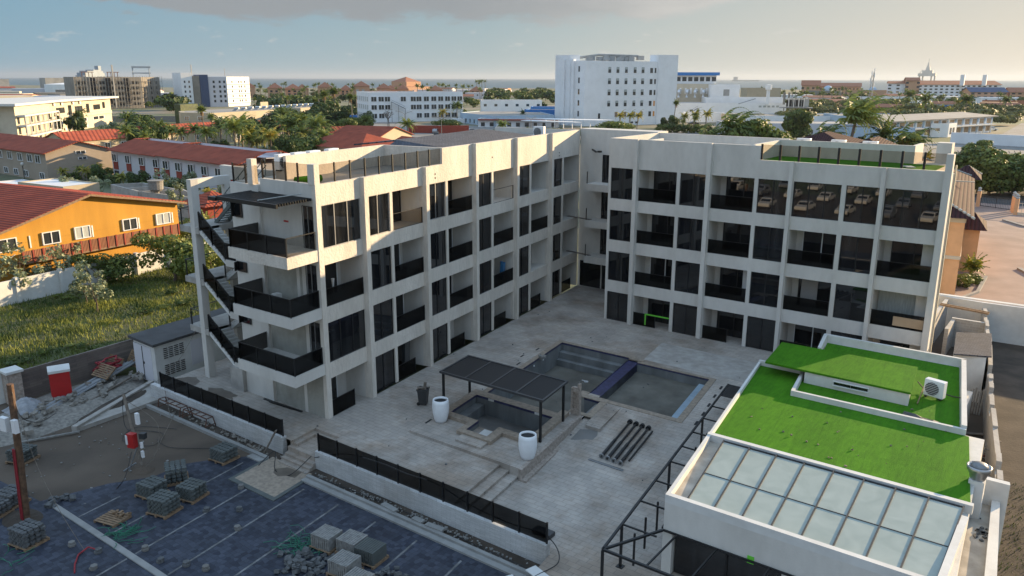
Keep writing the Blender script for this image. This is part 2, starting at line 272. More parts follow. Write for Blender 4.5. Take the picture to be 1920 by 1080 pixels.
def ribmat(name, c1, c2, pitch, direction, rough=0.55, noise=0.2, depth=0.05):
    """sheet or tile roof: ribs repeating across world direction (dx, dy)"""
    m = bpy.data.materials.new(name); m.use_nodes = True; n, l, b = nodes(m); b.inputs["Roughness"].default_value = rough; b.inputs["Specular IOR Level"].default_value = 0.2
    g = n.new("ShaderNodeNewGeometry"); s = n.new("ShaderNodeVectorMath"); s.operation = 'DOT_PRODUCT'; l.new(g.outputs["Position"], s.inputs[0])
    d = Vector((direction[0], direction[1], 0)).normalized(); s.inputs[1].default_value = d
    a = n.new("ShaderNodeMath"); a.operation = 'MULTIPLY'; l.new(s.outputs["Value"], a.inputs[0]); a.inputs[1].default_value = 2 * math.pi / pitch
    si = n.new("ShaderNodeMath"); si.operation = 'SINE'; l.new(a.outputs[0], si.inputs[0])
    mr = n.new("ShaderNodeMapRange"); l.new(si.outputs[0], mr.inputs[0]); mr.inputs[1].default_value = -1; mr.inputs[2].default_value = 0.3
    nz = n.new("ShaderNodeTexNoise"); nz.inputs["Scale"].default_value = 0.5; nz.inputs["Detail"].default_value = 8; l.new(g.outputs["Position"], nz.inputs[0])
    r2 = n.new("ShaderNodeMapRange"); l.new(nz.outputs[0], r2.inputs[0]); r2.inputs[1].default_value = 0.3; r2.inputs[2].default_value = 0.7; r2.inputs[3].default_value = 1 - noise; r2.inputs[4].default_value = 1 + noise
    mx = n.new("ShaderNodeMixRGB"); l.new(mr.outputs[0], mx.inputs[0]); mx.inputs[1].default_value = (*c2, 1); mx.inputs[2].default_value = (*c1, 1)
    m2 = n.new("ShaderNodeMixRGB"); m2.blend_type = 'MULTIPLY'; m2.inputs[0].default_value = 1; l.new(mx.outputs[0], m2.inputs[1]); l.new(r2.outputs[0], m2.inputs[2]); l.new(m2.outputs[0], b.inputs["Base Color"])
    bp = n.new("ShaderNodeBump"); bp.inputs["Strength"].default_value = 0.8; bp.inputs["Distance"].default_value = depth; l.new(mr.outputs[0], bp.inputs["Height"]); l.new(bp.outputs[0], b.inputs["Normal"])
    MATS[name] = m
SK = (-0.149, 0.989)
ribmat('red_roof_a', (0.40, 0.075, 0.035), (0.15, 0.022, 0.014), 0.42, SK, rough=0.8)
ribmat('red_roof', (0.30, 0.070, 0.038), (0.20, 0.042, 0.024), 0.5, (0, 1), rough=0.85, noise=0.22)
ribmat('red_roof_far', (0.36, 0.085, 0.045), (0.20, 0.04, 0.025), 1.1, (0.3, 1), rough=0.85, noise=0.2)
ribmat('maroon_tile', (0.050, 0.018, 0.020), (0.022, 0.008, 0.010), 0.36, (0.991, 0.13), rough=0.9, noise=0.25)
ribmat('wood_slats', (0.27, 0.12, 0.07), (0.16, 0.065, 0.04), 0.09, (0.0001, 0.0001), noise=0.3)
def turfmat():
    m = bpy.data.materials.new('turf'); m.use_nodes = True; n, l, b = nodes(m); b.inputs["Roughness"].default_value = 0.9; b.inputs["Specular IOR Level"].default_value = 0.12
    g = n.new("ShaderNodeNewGeometry"); s = n.new("ShaderNodeVectorMath"); s.operation = 'DOT_PRODUCT'; l.new(g.outputs["Position"], s.inputs[0]); s.inputs[1].default_value = (0.989, 0.149, 0)
    def noise(sc_, d_=4, src=None):
        q = n.new("ShaderNodeTexNoise"); q.inputs["Scale"].default_value = sc_; q.inputs["Detail"].default_value = d_; l.new(src or g.outputs["Position"], q.inputs[0]); return q.outputs[0]
    mp = n.new("ShaderNodeMapping"); mp.inputs[2].default_value = (0, 0, -0.15); mp.inputs[3].default_value = (9, 1.2, 1); l.new(g.outputs["Position"], mp.inputs[0])
    def mth(op, a, b_): q = n.new("ShaderNodeMath"); q.operation = op; [l.new(v, q.inputs[i]) if not isinstance(v, (int, float)) else setattr(q.inputs[i], 'default_value', v) for i, v in enumerate((a, b_))]; return q.outputs[0]
    seam = mth('LESS_THAN', mth('ABSOLUTE', mth('SUBTRACT', mth('FRACT', mth('MULTIPLY', s.outputs["Value"], 0.5), 0), 0.5), 0), 0.012)
    alt_ = mth('MULTIPLY', mth('GREATER_THAN', mth('FRACT', mth('MULTIPLY', s.outputs["Value"], 0.25), 0), 0.5), 0.05)
    v = mth('ADD', mth('ADD', mth('MULTIPLY', noise(34), 0.45), mth('MULTIPLY', noise(1.0, 3, mp.outputs[0]), 0.32)), mth('ADD', mth('MULTIPLY', noise(2.5, 5), 0.22), alt_)); v = mth('SUBTRACT', v, mth('MULTIPLY', seam, 0.05))
    cr = n.new("ShaderNodeValToRGB"); e = cr.color_ramp.elements; e[0].position = 0.30; e[0].color = (0.022, 0.10, 0.004, 1); e[1].position = 0.68; e[1].color = (0.068, 0.225, 0.008, 1); l.new(v, cr.inputs[0]); l.new(cr.outputs[0], b.inputs["Base Color"])
    bp = n.new("ShaderNodeBump"); bp.inputs["Strength"].default_value = 1.0; bp.inputs["Distance"].default_value = 0.02; l.new(noise(45, 2), bp.inputs["Height"]); l.new(bp.outputs[0], b.inputs["Normal"]); MATS['turf'] = m
turfmat()
glassmat('dark_glass', (0.1, 0.1, 0.1))
glassmat('rail_glass', (0.29, 0.29, 0.29), 0.9)
glassmat('clear_rail', (0.82, 0.78, 0.73), 0.95)
glassmat('mesh_fabric', (0.30, 0.30, 0.30), 0.62, rough=0.6, base=(0.02, 0.02, 0.022))
glassmat('house_glass', (0.1, 0.1, 0.1), base=(0.03, 0.035, 0.04))
def skyglass():
    m = bpy.data.materials.new('skylight_glass'); m.use_nodes = True; n, l, b = nodes(m)
    g = n.new("ShaderNodeNewGeometry"); nz = n.new("ShaderNodeTexNoise"); nz.inputs["Scale"].default_value = 0.9; nz.inputs["Detail"].default_value = 7; nz.inputs["Distortion"].default_value = 1.2; l.new(g.outputs["Position"], nz.inputs[0])
    cr = n.new("ShaderNodeValToRGB"); e = cr.color_ramp.elements; e[0].position = 0.35; e[0].color = (0.27, 0.315, 0.285, 1); e[1].position = 0.8; e[1].color = (0.35, 0.395, 0.36, 1); l.new(nz.outputs[0], cr.inputs[0]); l.new(cr.outputs[0], b.inputs["Base Color"])
    b.inputs["Roughness"].default_value = 0.34; b.inputs["Specular IOR Level"].default_value = 0.5; MATS['skylight_glass'] = m
skyglass()
leafmat('leaf_dark', (0.014, 0.032, 0.008), (0.075, 0.12, 0.026))
leafmat('leaf_mid', (0.028, 0.058, 0.012), (0.15, 0.19, 0.035))
leafmat('leaf_light', (0.05, 0.085, 0.018), (0.19, 0.22, 0.045))
leafmat('leaf_silver', (0.10, 0.13, 0.07), (0.30, 0.34, 0.20))
leafmat('leaf_olive', (0.045, 0.062, 0.02), (0.15, 0.16, 0.05))
leafmat('palm_leaf', (0.022, 0.055, 0.012), (0.19, 0.23, 0.045))
leafmat('palm_bright', (0.06, 0.11, 0.015), (0.26, 0.26, 0.04), yellow=(0.42, 0.32, 0.05))

# sea
m = bpy.data.materials.new('sea'); m.use_nodes = True; n_, l_, b_ = nodes(m); MATS['sea'] = m
b_.inputs["Base Color"].default_value = (0.045, 0.085, 0.10, 1); b_.inputs["Roughness"].default_value = 0.35; b_.inputs["Specular IOR Level"].default_value = 0.4
g_ = n_.new("ShaderNodeNewGeometry"); q_ = n_.new("ShaderNodeTexNoise"); q_.inputs["Scale"].default_value = 0.05; q_.inputs["Detail"].default_value = 6; l_.new(g_.outputs["Position"], q_.inputs[0])
bp_ = n_.new("ShaderNodeBump"); bp_.inputs["Strength"].default_value = 0.6; bp_.inputs["Distance"].default_value = 1.5; l_.new(q_.outputs[0], bp_.inputs["Height"]); l_.new(bp_.outputs[0], b_.inputs["Normal"])

# ------------------------------------------------------------ mesh building
class MB:
    def __init__(s, f=None): s.v = []; s.f = []; s.m = []; s.tf = f; s.mi = 0
    def add(s, vs, fs):
        o = len(s.v)
        for p in vs: s.v.append(s.tf(*p) if s.tf else tuple(p))
        for q in fs: s.f.append(tuple(i + o for i in q)); s.m.append(s.mi)
    def box(s, x0, x1, y0, y1, z0, z1):
        s.add([(x0, y0, z0), (x1, y0, z0), (x1, y1, z0), (x0, y1, z0), (x0, y0, z1), (x1, y0, z1), (x1, y1, z1), (x0, y1, z1)],
              [(0, 3, 2, 1), (4, 5, 6, 7), (0, 1, 5, 4), (1, 2, 6, 5), (2, 3, 7, 6), (3, 0, 4, 7)]); return s
    def cbox(s, c, size, rz=0, tilt=(0, 0)):
        cx, cy, cz = c; a, b, h = size[0] / 2, size[1] / 2, size[2] / 2
        M = Matrix.Rotation(rz, 3, 'Z') @ Matrix.Rotation(tilt[0], 3, 'X') @ Matrix.Rotation(tilt[1], 3, 'Y')
        vs = [tuple(M @ Vector(p) + Vector(c)) for p in [(-a, -b, -h), (a, -b, -h), (a, b, -h), (-a, b, -h), (-a, -b, h), (a, -b, h), (a, b, h), (-a, b, h)]]
        s.add(vs, [(0, 3, 2, 1), (4, 5, 6, 7), (0, 1, 5, 4), (1, 2, 6, 5), (2, 3, 7, 6), (3, 0, 4, 7)]); return s
    def bar(s, p, q, w, h=None):
        """square bar between two points"""
        h = h or w; p = Vector(p); q = Vector(q); d = (q - p)
        if d.length < 1e-6: return s
        d.normalize(); up = Vector((0, 0, 1)) if abs(d.z) < 0.95 else Vector((0, 1, 0))
        a = d.cross(up).normalized() * w / 2; b = a.cross(d).normalized() * h / 2
        vs = [tuple(x + y) for x in (p, q) for y in (-a - b, a - b, a + b, -a + b)]
        s.add(vs, [(0, 1, 2, 3), (7, 6, 5, 4), (0, 4, 5, 1), (1, 5, 6, 2), (2, 6, 7, 3), (3, 7, 4, 0)]); return s
    def tube(s, pts, r, n=8, r2=None, caps=True):
        pts = [Vector(p) for p in pts]; rings = []; k = len(pts)
        for i, p in enumerate(pts):
            d = (pts[min(i + 1, k - 1)] - pts[max(i - 1, 0)]).normalized(); up = Vector((0, 0, 1)) if abs(d.z) < 0.9 else Vector((0, 1, 0))
            a = d.cross(up).normalized(); b = a.cross(d).normalized(); rr = r if r2 is None else r + (r2 - r) * i / max(1, k - 1)
            if isinstance(r, (list, tuple)): rr = r[i]
            rings.append([tuple(p + (a * math.cos(t) + b * math.sin(t)) * rr) for t in [2 * math.pi * j / n for j in range(n)]])
        vs = [v for rg in rings for v in rg]; fs = []
        for i in range(k - 1):
            for j in range(n): fs.append((i * n + j, i * n + (j + 1) % n, (i + 1) * n + (j + 1) % n, (i + 1) * n + j))
        if caps: fs.append(tuple(reversed(range(n)))); fs.append(tuple(range((k - 1) * n, k * n)))
        s.add(vs, fs); return s
    def lathe(s, prof, c=(0, 0, 0), n=20):
        vs = []; fs = []; k = len(prof)
        for r_, z in prof:
            for j in range(n): t = 2 * math.pi * j / n; vs.append((c[0] + r_ * math.cos(t), c[1] + r_ * math.sin(t), c[2] + z))
        for i in range(k - 1):
            for j in range(n): fs.append((i * n + j, i * n + (j + 1) % n, (i + 1) * n + (j + 1) % n, (i + 1) * n + j))
        s.add(vs, fs); return s
    def prism(s, poly, z0, z1):
        k = len(poly); area = sum(poly[i][0] * poly[(i + 1) % k][1] - poly[(i + 1) % k][0] * poly[i][1] for i in range(k))
        if area < 0: poly = poly[::-1]
        vs = [(x, y, z0) for x, y in poly] + [(x, y, z1) for x, y in poly]
        s.add(vs, [tuple(reversed(range(k))), tuple(range(k, 2 * k))] + [(i, (i + 1) % k, k + (i + 1) % k, k + i) for i in range(k)]); return s
    def slab(s, pts, t):
        """thick sheet: top polygon given in 3D, extruded down by t"""
        k = len(pts); vs = [tuple(p) for p in pts] + [(p[0], p[1], p[2] - t) for p in pts]
        s.add(vs, [tuple(range(k)), tuple(reversed(range(k, 2 * k)))] + [(i, k + i, k + (i + 1) % k, (i + 1) % k) for i in range(k)]); return s
    def quad(s, a, b, c, d): s.add([a, b, c, d], [(0, 1, 2, 3)]); return s
    def mesh(s, name, mats, smooth=False):
        me = bpy.data.meshes.new(name); me.from_pydata(s.v, [], s.f)
        for mm in (mats if isinstance(mats, (list, tuple)) else [mats]): me.materials.append(MATS[mm] if isinstance(mm, str) else mm)
        if any(s.m): me.polygons.foreach_set('material_index', s.m)
        if smooth: me.polygons.foreach_set('use_smooth', [True] * len(me.polygons))
        me.update(); return me
def part(name, mb, mats, parent=None, smooth=False, label=None, rot=0.0, bevel=0.0, kind=None):
    o = bpy.data.objects.new(name, mb.mesh(name, mats, smooth)); COL.objects.link(o)
    if parent is not None: o.parent = parent
    if rot: o.rotation_euler.z = rot
    if label: o['label'] = label
    if kind: o['kind'] = kind
    if bevel:
        b = o.modifiers.new('bevel', 'BEVEL'); b.width = bevel; b.segments = 2; b.limit_method = 'ANGLE'
    return o
def thing(name, label, cat, loc=(0, 0, 0), rz=0.0, group=None):
    o = bpy.data.objects.new(name, None); COL.objects.link(o); o.location = loc; o.rotation_euler.z = rz; o.empty_display_size = 0.3
    o['label'] = label; o['category'] = cat
    if group: o['group'] = group
    return o
def tag(o, label, cat, group=None):
    o['label'] = label; o['category'] = cat
    if group: o['group'] = group
    return o
def single(name, mb, mats, label, cat, group=None, **k): return tag(part(name, mb, mats, **k), label, cat, group)
def struct(name, mb, mats, **k): return part(name, mb, mats, kind='structure', **k)
def dup(o, parent=None, loc=None, rz=None, scale=None, label=None, group=None):
    c = o.copy(); COL.objects.link(c); c.parent = parent
    if loc is not None: c.location = loc
    if rz is not None: c.rotation_euler.z = rz
    if scale is not None: c.scale = scale if isinstance(scale, (tuple, list)) else (scale,) * 3
    if label: c['label'] = label
    if group: c['group'] = group
    for ch in [x for x in bpy.data.objects if x.parent is o] if False else KIDS.get(o.name, []): dup(ch, c)
    return c
KIDS = {}
def kids(o):
    """remember the children of a prototype (and theirs) before copying it"""
    KIDS[o.name] = [x for x in bpy.data.objects if x.parent is o]
    for x in KIDS[o.name]: kids(x)
def sk(X, y): return (X - 0.1506 * y, y)          # skewed site grid -> site xy
# ============================================================ GROUND
G = -1.0
g = MB()
coast = [(-2500, 900), (-1500, 900), (-1150, 1150), (-900, 1350), (-620, 1500), (-430, 1560), (-260, 1560), (100, 1600), (700, 1500), (2500, 1400)]
cl_ = [p for p in coast if p[0] < 2] + [(2, 1585)]; cr_ = [(16, 1587)] + [p for p in coast if p[0] > 16]
def gp_(pts): g.add([(x, y, G - .02) for x, y in pts], [tuple(range(len(pts)))])
gp_([(-2500, -500), (2, -500), (2, 1585)] + list(reversed(cl_))[1:]); gp_([(16, -500), (2500, -500)] + list(reversed(cr_))); gp_([(2, -500), (16, -500), (16, 4), (2, 4)]); gp_([(2, 20), (16, 20), (16, 1587), (2, 1585)])
struct('ground', g, 'ground_far')
g = MB(); g.add([(-35000, -35000, -2.4), (35000, -35000, -2.4), (35000, 35000, -2.4), (-35000, 35000, -2.4)], [(0, 1, 2, 3)])
struct('water', g, 'sea')
# vacant grass lot left of the site
g = MB(); g.add([(-70, -40, G), (-17, -40, G), (-17, 60, G), (-60, 60, G)], [(0, 1, 2, 3)]); struct('grass_lot_ground', g, 'grass')
# building-site earth and parking surface
g = MB(); g.add([(-21, -60, -.93), (33, -60, -.93), (33, -2.9, -.93), (-21, -2.9, -.93)], [(0, 1, 2, 3)]); struct('site_earth', g, 'sand')
pk = MB(); pk.add([(-1.3, -4.35, -.895), (40, -4.35, -.895), (40, -60, -.895), (-60, -60, -.895), (-60, -22, -.895), (-12, -13.6, -.895), (-5.2, -13.1, -.895), (-4.9, -12.2, -.895), (-4.3, -10.3, -.895), (-3.2, -8.6, -.895), (-3.3, -7.0, -.895), (-2.6, -5.9, -.895)], [tuple(reversed(range(12)))])
struct('parking_surface', pk, 'pavers')
ml = MB()
for k, x0 in enumerate((-3.55, -1.0, 1.3, 3.75, 6.2, 8.68, 11.2, 13.7)):
    ya, yb = (-10.6 if k == 0 else (-4.9 if k != 1 else -5.0)), -12.7
    if k == 2: ya = -6.6
    a = sk(x0 + .15 * -4.6, ya); b = sk(x0 + .15 * -4.6, yb)
    ml.add([(a[0] - .05, a[1], -.888), (a[0] + .05, a[1], -.888), (b[0] + .05, b[1], -.888), (b[0] - .05, b[1], -.888)], [(0, 3, 2, 1)])
    a = sk(x0 + .15 * -4.6, -13.1); b = sk(x0 + .15 * -4.6, -19)
    if k not in (0, 1): ml.add([(a[0] - .05, a[1], -.888), (a[0] + .05, a[1], -.888), (b[0] + .05, b[1], -.888), (b[0] - .05, b[1], -.888)], [(0, 3, 2, 1)])
struct('parking_markings', ml, 'line_paint')
k = MB(); k.box(-4.6, 20, -13.05, -12.78, -.93, -.84); k.box(-15, -4.6, -16.3, -16.0, -.93, -.80)
k.box(3.05, 40, -4.5, -4.2, -.93, -.80); k.box(3.05, 40, -4.18, -4.0, -.93, -.70); k.box(-12.7, -.25, -4.12, -3.9, -.93, -.75); k.box(-1.3, -.25, -4.5, -4.14, -.93, -.82)
struct('kerb', k, 'kerb')
k = MB(); k.prism([sk(-.95, -4.0), sk(-.75, -4.0), sk(-.75, -6.5), sk(-.95, -6.5)], -.93, -.85); k.prism([sk(2.4, -4.0), sk(2.62, -4.0), sk(2.62, -6.5), sk(2.4, -6.5)], -.93, -.85); k.prism([sk(-.95, -6.3), sk(2.62, -6.3), sk(2.62, -6.55), sk(-.95, -6.55)], -.94, -.845)
struct('pad_kerb', k, 'kerb_grey')
k = MB(); k.prism([sk(-.75, -3.7), sk(2.4, -3.7), sk(2.4, -6.3), sk(-.75, -6.3)], -.94, -.855); struct('entrance_pad', k, 'coping')
k = MB(); k.box(-12.6, .3, -3.85, -3.2, -.95, -.86); k.box(2.7, 16.8, -4.0, -3.2, -.95, -.86); struct('planting_strip', k, 'soil')
# access road left below
k = MB(); k.box(-80, 40, -62, -17.0, -.99, -.885); struct('access_road', k, 'sand')

# courtyard deck on the skewed grid, with holes for the pools
cuts_x = [-13.0, 5.87, 5.9, 7.9, 9.3, 11.1, 11.4, 12.15, 12.5, 17.26, 24.0, 40]
def deckz(y): return 0.0 if y >= 11.3 else max(-.45, -.45 * (11.3 - y) / 8.0)
def hole(X, y):
    return (5.87 < X < 11.4 and 7.9 < y < 19.1) or (11.39 < X < 12.5 and 9.3 < y < 11.25) or (12.15 < X < 17.26 and 11.75 < y < 18.55) or (11.39 < X < 12.16 and 12.1 < y < 18.8) or (5.9 < X < 11.3 and 4.3 < y < 7.1) or (0.1 < X < 2.05 and y < -1.2)
xs = [-13.0, 0.1, 2.05, 5.87, 5.9, 7.9, 9.3, 11.1, 11.3, 11.4, 12.15, 12.45, 12.5, 17.26, 24.0, 29.4, 31.6]
ys = [-3.0, -1.2, 1.45, 3.0, 4.3, 7.1, 7.9, 9.3, 11.25, 11.3, 11.75, 12.1, 18.55, 18.8, 19.1, 26.0, 27.0, 36.0]
d = MB()
for i in range(len(xs) - 1):
    for j in range(len(ys) - 1):
        X0, X1, y0, y1 = xs[i], xs[i + 1], ys[j], ys[j + 1]; cx, cy = (X0 + X1) / 2, (y0 + y1) / 2
        if hole(cx, cy): continue
        low = cx > 12.45 and cy < 11.3
        if cx > 11.1 and cx < 12.45 and cy < 1.45: continue
        f = (lambda y: deckz(y)) if low else (lambda y: 0.0)
        P = [(*sk(X0, y0), f(y0)), (*sk(X1, y0), f(y0)), (*sk(X1, y1), f(y1)), (*sk(X0, y1), f(y1))]
        if cx < 0 and cy > 4: continue
        if cx > 24 and not (cy < 11.3 or (cx < 29.4 and 19 < cy < 27)): continue
        d.add(P, [(0, 1, 2, 3)])
d.slab([(*sk(16.3, -3.0), -.45), (*sk(40, -3.0), -.45), (*sk(40, 11), -.453), (*sk(24, 11), -.453)][:0] or [(*sk(16.35, -14), -.45), (*sk(29.6, -14), -.45), (*sk(31.4, -3.0), -.45), (*sk(16.35, -3.0), -.45)], .6)
struct('courtyard_paving', d, 'travertine')
e = MB()                                             # edges and steps of the deck
e.prism([sk(11.1, -2.85), sk(11.65, -2.85), sk(11.65, 1.45), sk(11.1, 1.45)], -.9, -.15); e.prism([sk(11.65, -2.85), sk(12.2, -2.85), sk(12.2, 1.45), sk(11.65, 1.45)], -.9, -.30)
e.prism([sk(12.2, -2.85), sk(12.46, -2.85), sk(12.46, 1.45), sk(12.2, 1.45)], -.9, -.447)
e.prism([sk(11.0, -2.85), sk(11.1, -2.85), sk(11.1, 1.45), sk(11.0, 1.45)], -.9, .006)
for i in range(4):                                   # entrance steps
    y1 = -2.85 - .26 * i; e.prism([sk(.1 - .2, y1), sk(2.15, y1), sk(2.15, y1 - .27), sk(.1 - .2, y1 - .27)], -.95, -.30 - .15 * (i + (1 if i else 0)) * .85)
e.prism([sk(.1, -1.5), sk(2.05, -1.5), sk(2.05, -2.86), sk(.1, -2.86)], -.95, -.302)
e.prism([sk(.1, -1.2), sk(2.05, -1.2), sk(2.05, -1.5), sk(.1, -1.5)], -.95, -.152); e.prism([sk(.1, -1.5), sk(.4, -1.5), sk(.4, -2.86), sk(.1, -2.86)], -.95, -.15)
e.prism([sk(-.12, -1.1), sk(.1, -1.1), sk(.1, -2.9), sk(-.12, -2.9)], -.95, .004); e.prism([sk(2.05, -1.1), sk(2.2, -1.1), sk(2.2, -2.9), sk(2.05, -2.9)], -.95, .004); e.prism([sk(-.12, -1.2), sk(2.2, -1.2), sk(2.2, -1.0), sk(-.12, -1.0)], -.95, .005)
struct('steps', e, 'travertine')
# pavement of the plaza seen in front of the right wing: darker cement strip
e = MB(); e.slab([(*sk(12.3, 19.4), .012), (*sk(26, 19.4), .012), (*sk(26, 23.4), .012), (*sk(12.3, 23.4), .012)], .01); struct('cement_strip', e, 'concrete')
# wet patches left on the deck
e = MB()
for cx, cy, rx, ry in ((-8.2, -1.3, 1.5, .55), (-11.6, -1.5, 1.0, .8)):
    random.seed(int(cx * 10)); pts = [(cx + rx * math.cos(t) * random.uniform(.7, 1.1), cy + ry * math.sin(t) * random.uniform(.7, 1.1), .006) for t in [i * math.pi / 9 for i in range(18)]]
    e.add(pts, [tuple(range(18))])
e.add([(x, y, -.85) for x, y in [(1.4, -4.0), (2.4, -3.9), (2.6, -4.5), (2.1, -4.6), (1.8, -4.9), (1.3, -4.8), (1.0, -4.5)]], [tuple(reversed(range(7)))])
struct('wet_earth_stains', e, 'wet')

# ============================================================ POOLS
pool = thing('swimming_pool', 'empty grey concrete pool with purple tiled band beside the courtyard pergola', 'pool')
b = MB()
def wallq(mb, X0, y0, X1, y1, z0, z1): a = sk(X0, y0); c = sk(X1, y1); mb.quad((*a, z0), (*c, z0), (*c, z1), (*a, z1))
P1 = [(5.87, 7.9), (5.87, 19.1), (11.4, 19.1), (11.4, 11.25), (12.5, 11.25), (12.5, 9.3), (11.4, 9.3), (11.4, 7.9)]
for i in range(8): wallq(b, *P1[i], *P1[(i + 1) % 8], -1.45, -.12)
for z, t in ((-.55, .5), (-1.0, .9)):                # bench and ledge along the far wall
    b.prism([sk(5.88, 19.09), sk(11.39, 19.09), sk(11.39, 19.1 - t), sk(5.88, 19.1 - t)], -1.45, z)
for i in range(5): b.prism([sk(11.41 + i * .2, 9.31), sk(12.49, 9.31), sk(12.49, 11.24), sk(11.41 + i * .2, 11.24)], -1.44 + i * .002, -1.15 + i * .24)
part('basin', b, 'pool_wall', pool)
b = MB(); b.add([(*sk(X, y), -1.44) for X, y in P1], [tuple(reversed(range(8)))]); part('floor', b, 'pool_floor', pool)
b = MB()
for i in range(8): wallq(b, *P1[i], *P1[(i + 1) % 8], -.12, .0)
b.prism([sk(11.4, 12.1), sk(12.15, 12.1), sk(12.15, 18.8), sk(11.4, 18.8)], -1.44, -.06)
part('tile_band', b, 'purple_tile', pool)
b = MB()
def cop(mb, X0, X1, y0, y1, z0=.0, z1=.035): mb.prism([sk(X0, y0), sk(X1, y0), sk(X1, y1), sk(X0, y1)], z0, z1)
cop(b, 5.5, 5.87, 7.9, 19.45); cop(b, 5.87, 11.9, 19.1, 19.45); cop(b, 11.4, 12.5, 18.8, 19.1, z1=.09); cop(b, 10.9, 11.4, 11.25, 12.1, z1=.05); cop(b, 11.4, 12.95, 11.25, 11.75, z1=.05)
cop(b, 12.5, 12.95, 8.95, 11.25); cop(b, 11.4, 12.5, 8.95, 9.3)
part('coping', b, 'coping', pool)
# fittings on the pool wall
b = MB()
for y in (16.0, 14.6, 13.2): b.lathe([(0, 0), (.07, 0), (.07, .02), (0, .02)], (0, 0, 0), 8) if False else b.cbox((*sk(5.9, y), -.3), (.03, .1, .1))
part('nozzle', b, 'white_metal', pool)
pool2 = thing('shallow_pool', 'shallow empty pool with a pale blue ledge right of the purple divider', 'pool')
b = MB(); P2 = [(12.15, 11.75), (12.15, 18.55), (17.26, 18.55), (17.26, 11.75)]
for i in range(4): wallq(b, *P2[i], *P2[(i + 1) % 4], -.62, -.10)
part('basin', b, 'pool_wall', pool2)
b = MB(); b.add([(*sk(X, y), -.61) for X, y in P2], [tuple(reversed(range(4)))]); part('floor', b, 'pool_floor', pool2)
b = MB(); b.prism([sk(16.75, 11.76), sk(17.25, 11.76), sk(17.25, 18.0), sk(16.75, 18.0)], -.6, -.2); part('ledge', b, 'pool_ledge', pool2)
b = MB()
for i in range(1, 3): wallq(b, *P2[i], *P2[(i + 1) % 4], -.10, .0)
part('tile_band', b, 'purple_tile', pool2)
b = MB(); cop(b, 12.15, 17.65, 18.55, 18.85); cop(b, 17.26, 17.65, 11.35, 18.55); cop(b, 12.95, 17.26, 11.35, 11.75); part('coping', b, 'coping', pool2)
# spa platform
spa = thing('spa_platform', 'raised stone platform with plunge pool under the black mesh pergola', 'platform')
b = MB()
def pbox(mb, X0, X1, y0, y1, z0, z1): mb.prism([sk(X0, y0), sk(X1, y0), sk(X1, y1), sk(X0, y1)], z0, z1)
pbox(b, 5.0, 5.4, 1.45, 7.7, -.4, .15); pbox(b, 5.4, 11.8, 1.45, 2.4, -.4, .15); pbox(b, 5.4, 7.5, 2.4, 3.8, -.4, .15); pbox(b, 9.8, 11.8, 2.4, 3.8, -.4, .15); pbox(b, 11.8, 12.3, 1.45, 8.6, -.4, .15); pbox(b, 7.5, 9.8, 2.4, 2.6, -.4, .152)
pbox(b, 7.9, 9.6, 1.9, 2.7, .1, .26)
part('deck', b, 'travertine', spa)
b = MB()
pbox(b, 5.4, 5.9, 3.8, 7.75, -.4, .36); pbox(b, 11.3, 11.8, 3.8, 8.3, -.4, .36); pbox(b, 5.9, 11.3, 7.1, 7.75, -.4, .36)
pbox(b, 5.9, 7.5, 3.8, 4.3, -.4, .36); pbox(b, 9.8, 11.3, 3.8, 4.3, -.4, .36); pbox(b, 7.5, 7.9, 2.6, 4.3, -.4, .36); pbox(b, 9.3, 9.8, 2.6, 4.3, -.4, .36); pbox(b, 7.9, 9.3, 2.6, 3.0, -.4, .36)
part('coping', b, 'coping', spa)
b = MB()
SP = [(5.905, 4.305), (5.905, 7.095), (11.295, 7.095), (11.295, 4.305), (9.295, 4.305), (9.295, 3.005), (7.905, 3.005), (7.905, 4.305)]
for i in range(8): wallq(b, *SP[i], *SP[(i + 1) % 8], -.75, .22)
pbox(b, 5.91, 6.5, 4.31, 7.09, -.75, -.1); pbox(b, 7.91, 9.29, 3.01, 4.2, -.75, -.05)
part('basin', b, 'pool_wall', spa)
b = MB(); b.add([(*sk(X, y), -.74) for X, y in SP], [tuple(reversed(range(8)))]); part('floor', b, 'concrete_dark', spa)
b = MB()
for i in range(8): wallq(b, *SP[i], *SP[(i + 1) % 8], .22, .358)
part('tile_band', b, 'purple_tile', spa)
b = MB(); pbox(b, 12.3, 12.48, 1.35, 8.6, -.5, .17); pbox(b, 12.48, 12.75, 1.35, 8.0, -.5, -.33); part('side_wall', b, 'stone_face', spa)
b = MB(); pbox(b, 8.5, 9.25, 3.2, 4.0, .1, .13); part('step_block', b, 'white_paint', spa)
for q, X in enumerate((7.0, 10.3)):                   # depth marker tiles with the figures painted on
    m_ = MB(); a = sk(X, 7.08); m_.box(a[0] - .2, a[0] + .2, a[1] - .02, a[1], .225, .35); part('depth_marker', m_, 'white_paint', spa)
# shower wall
b = thing('shower_wall', 'narrow unfinished shower wall with a chrome head beside the pool steps', 'shower')
x, y = sk(12.1, 8.55)
m_ = MB(); m_.box(x - .28, x - .17, y - .1, y + .1, .15, 1.75); m_.box(x + .14, x + .28, y - .1, y + .1, -.4, 2.05); m_.box(x - .17, x + .14, y + .02, y + .1, -.4, 1.8); m_.box(x - .17, x + .14, y - .1, y + .02, -.4, .5); m_.box(x - .17, x + .14, y - .1, y + .02, 1.5, 1.8); part('wall', m_, 'stone_face', b)
m_ = MB(); m_.tube([(x + .2, y, 1.9), (x + .2, y, 2.15), (x + .35, y, 2.3), (x + .6, y, 2.3)], .025, 6); m_.lathe([(0, 0), (.12, 0), (.12, .04), (0, .04)], (x + .62, y, 2.25), 10); part('shower_head', m_, 'alu', b)
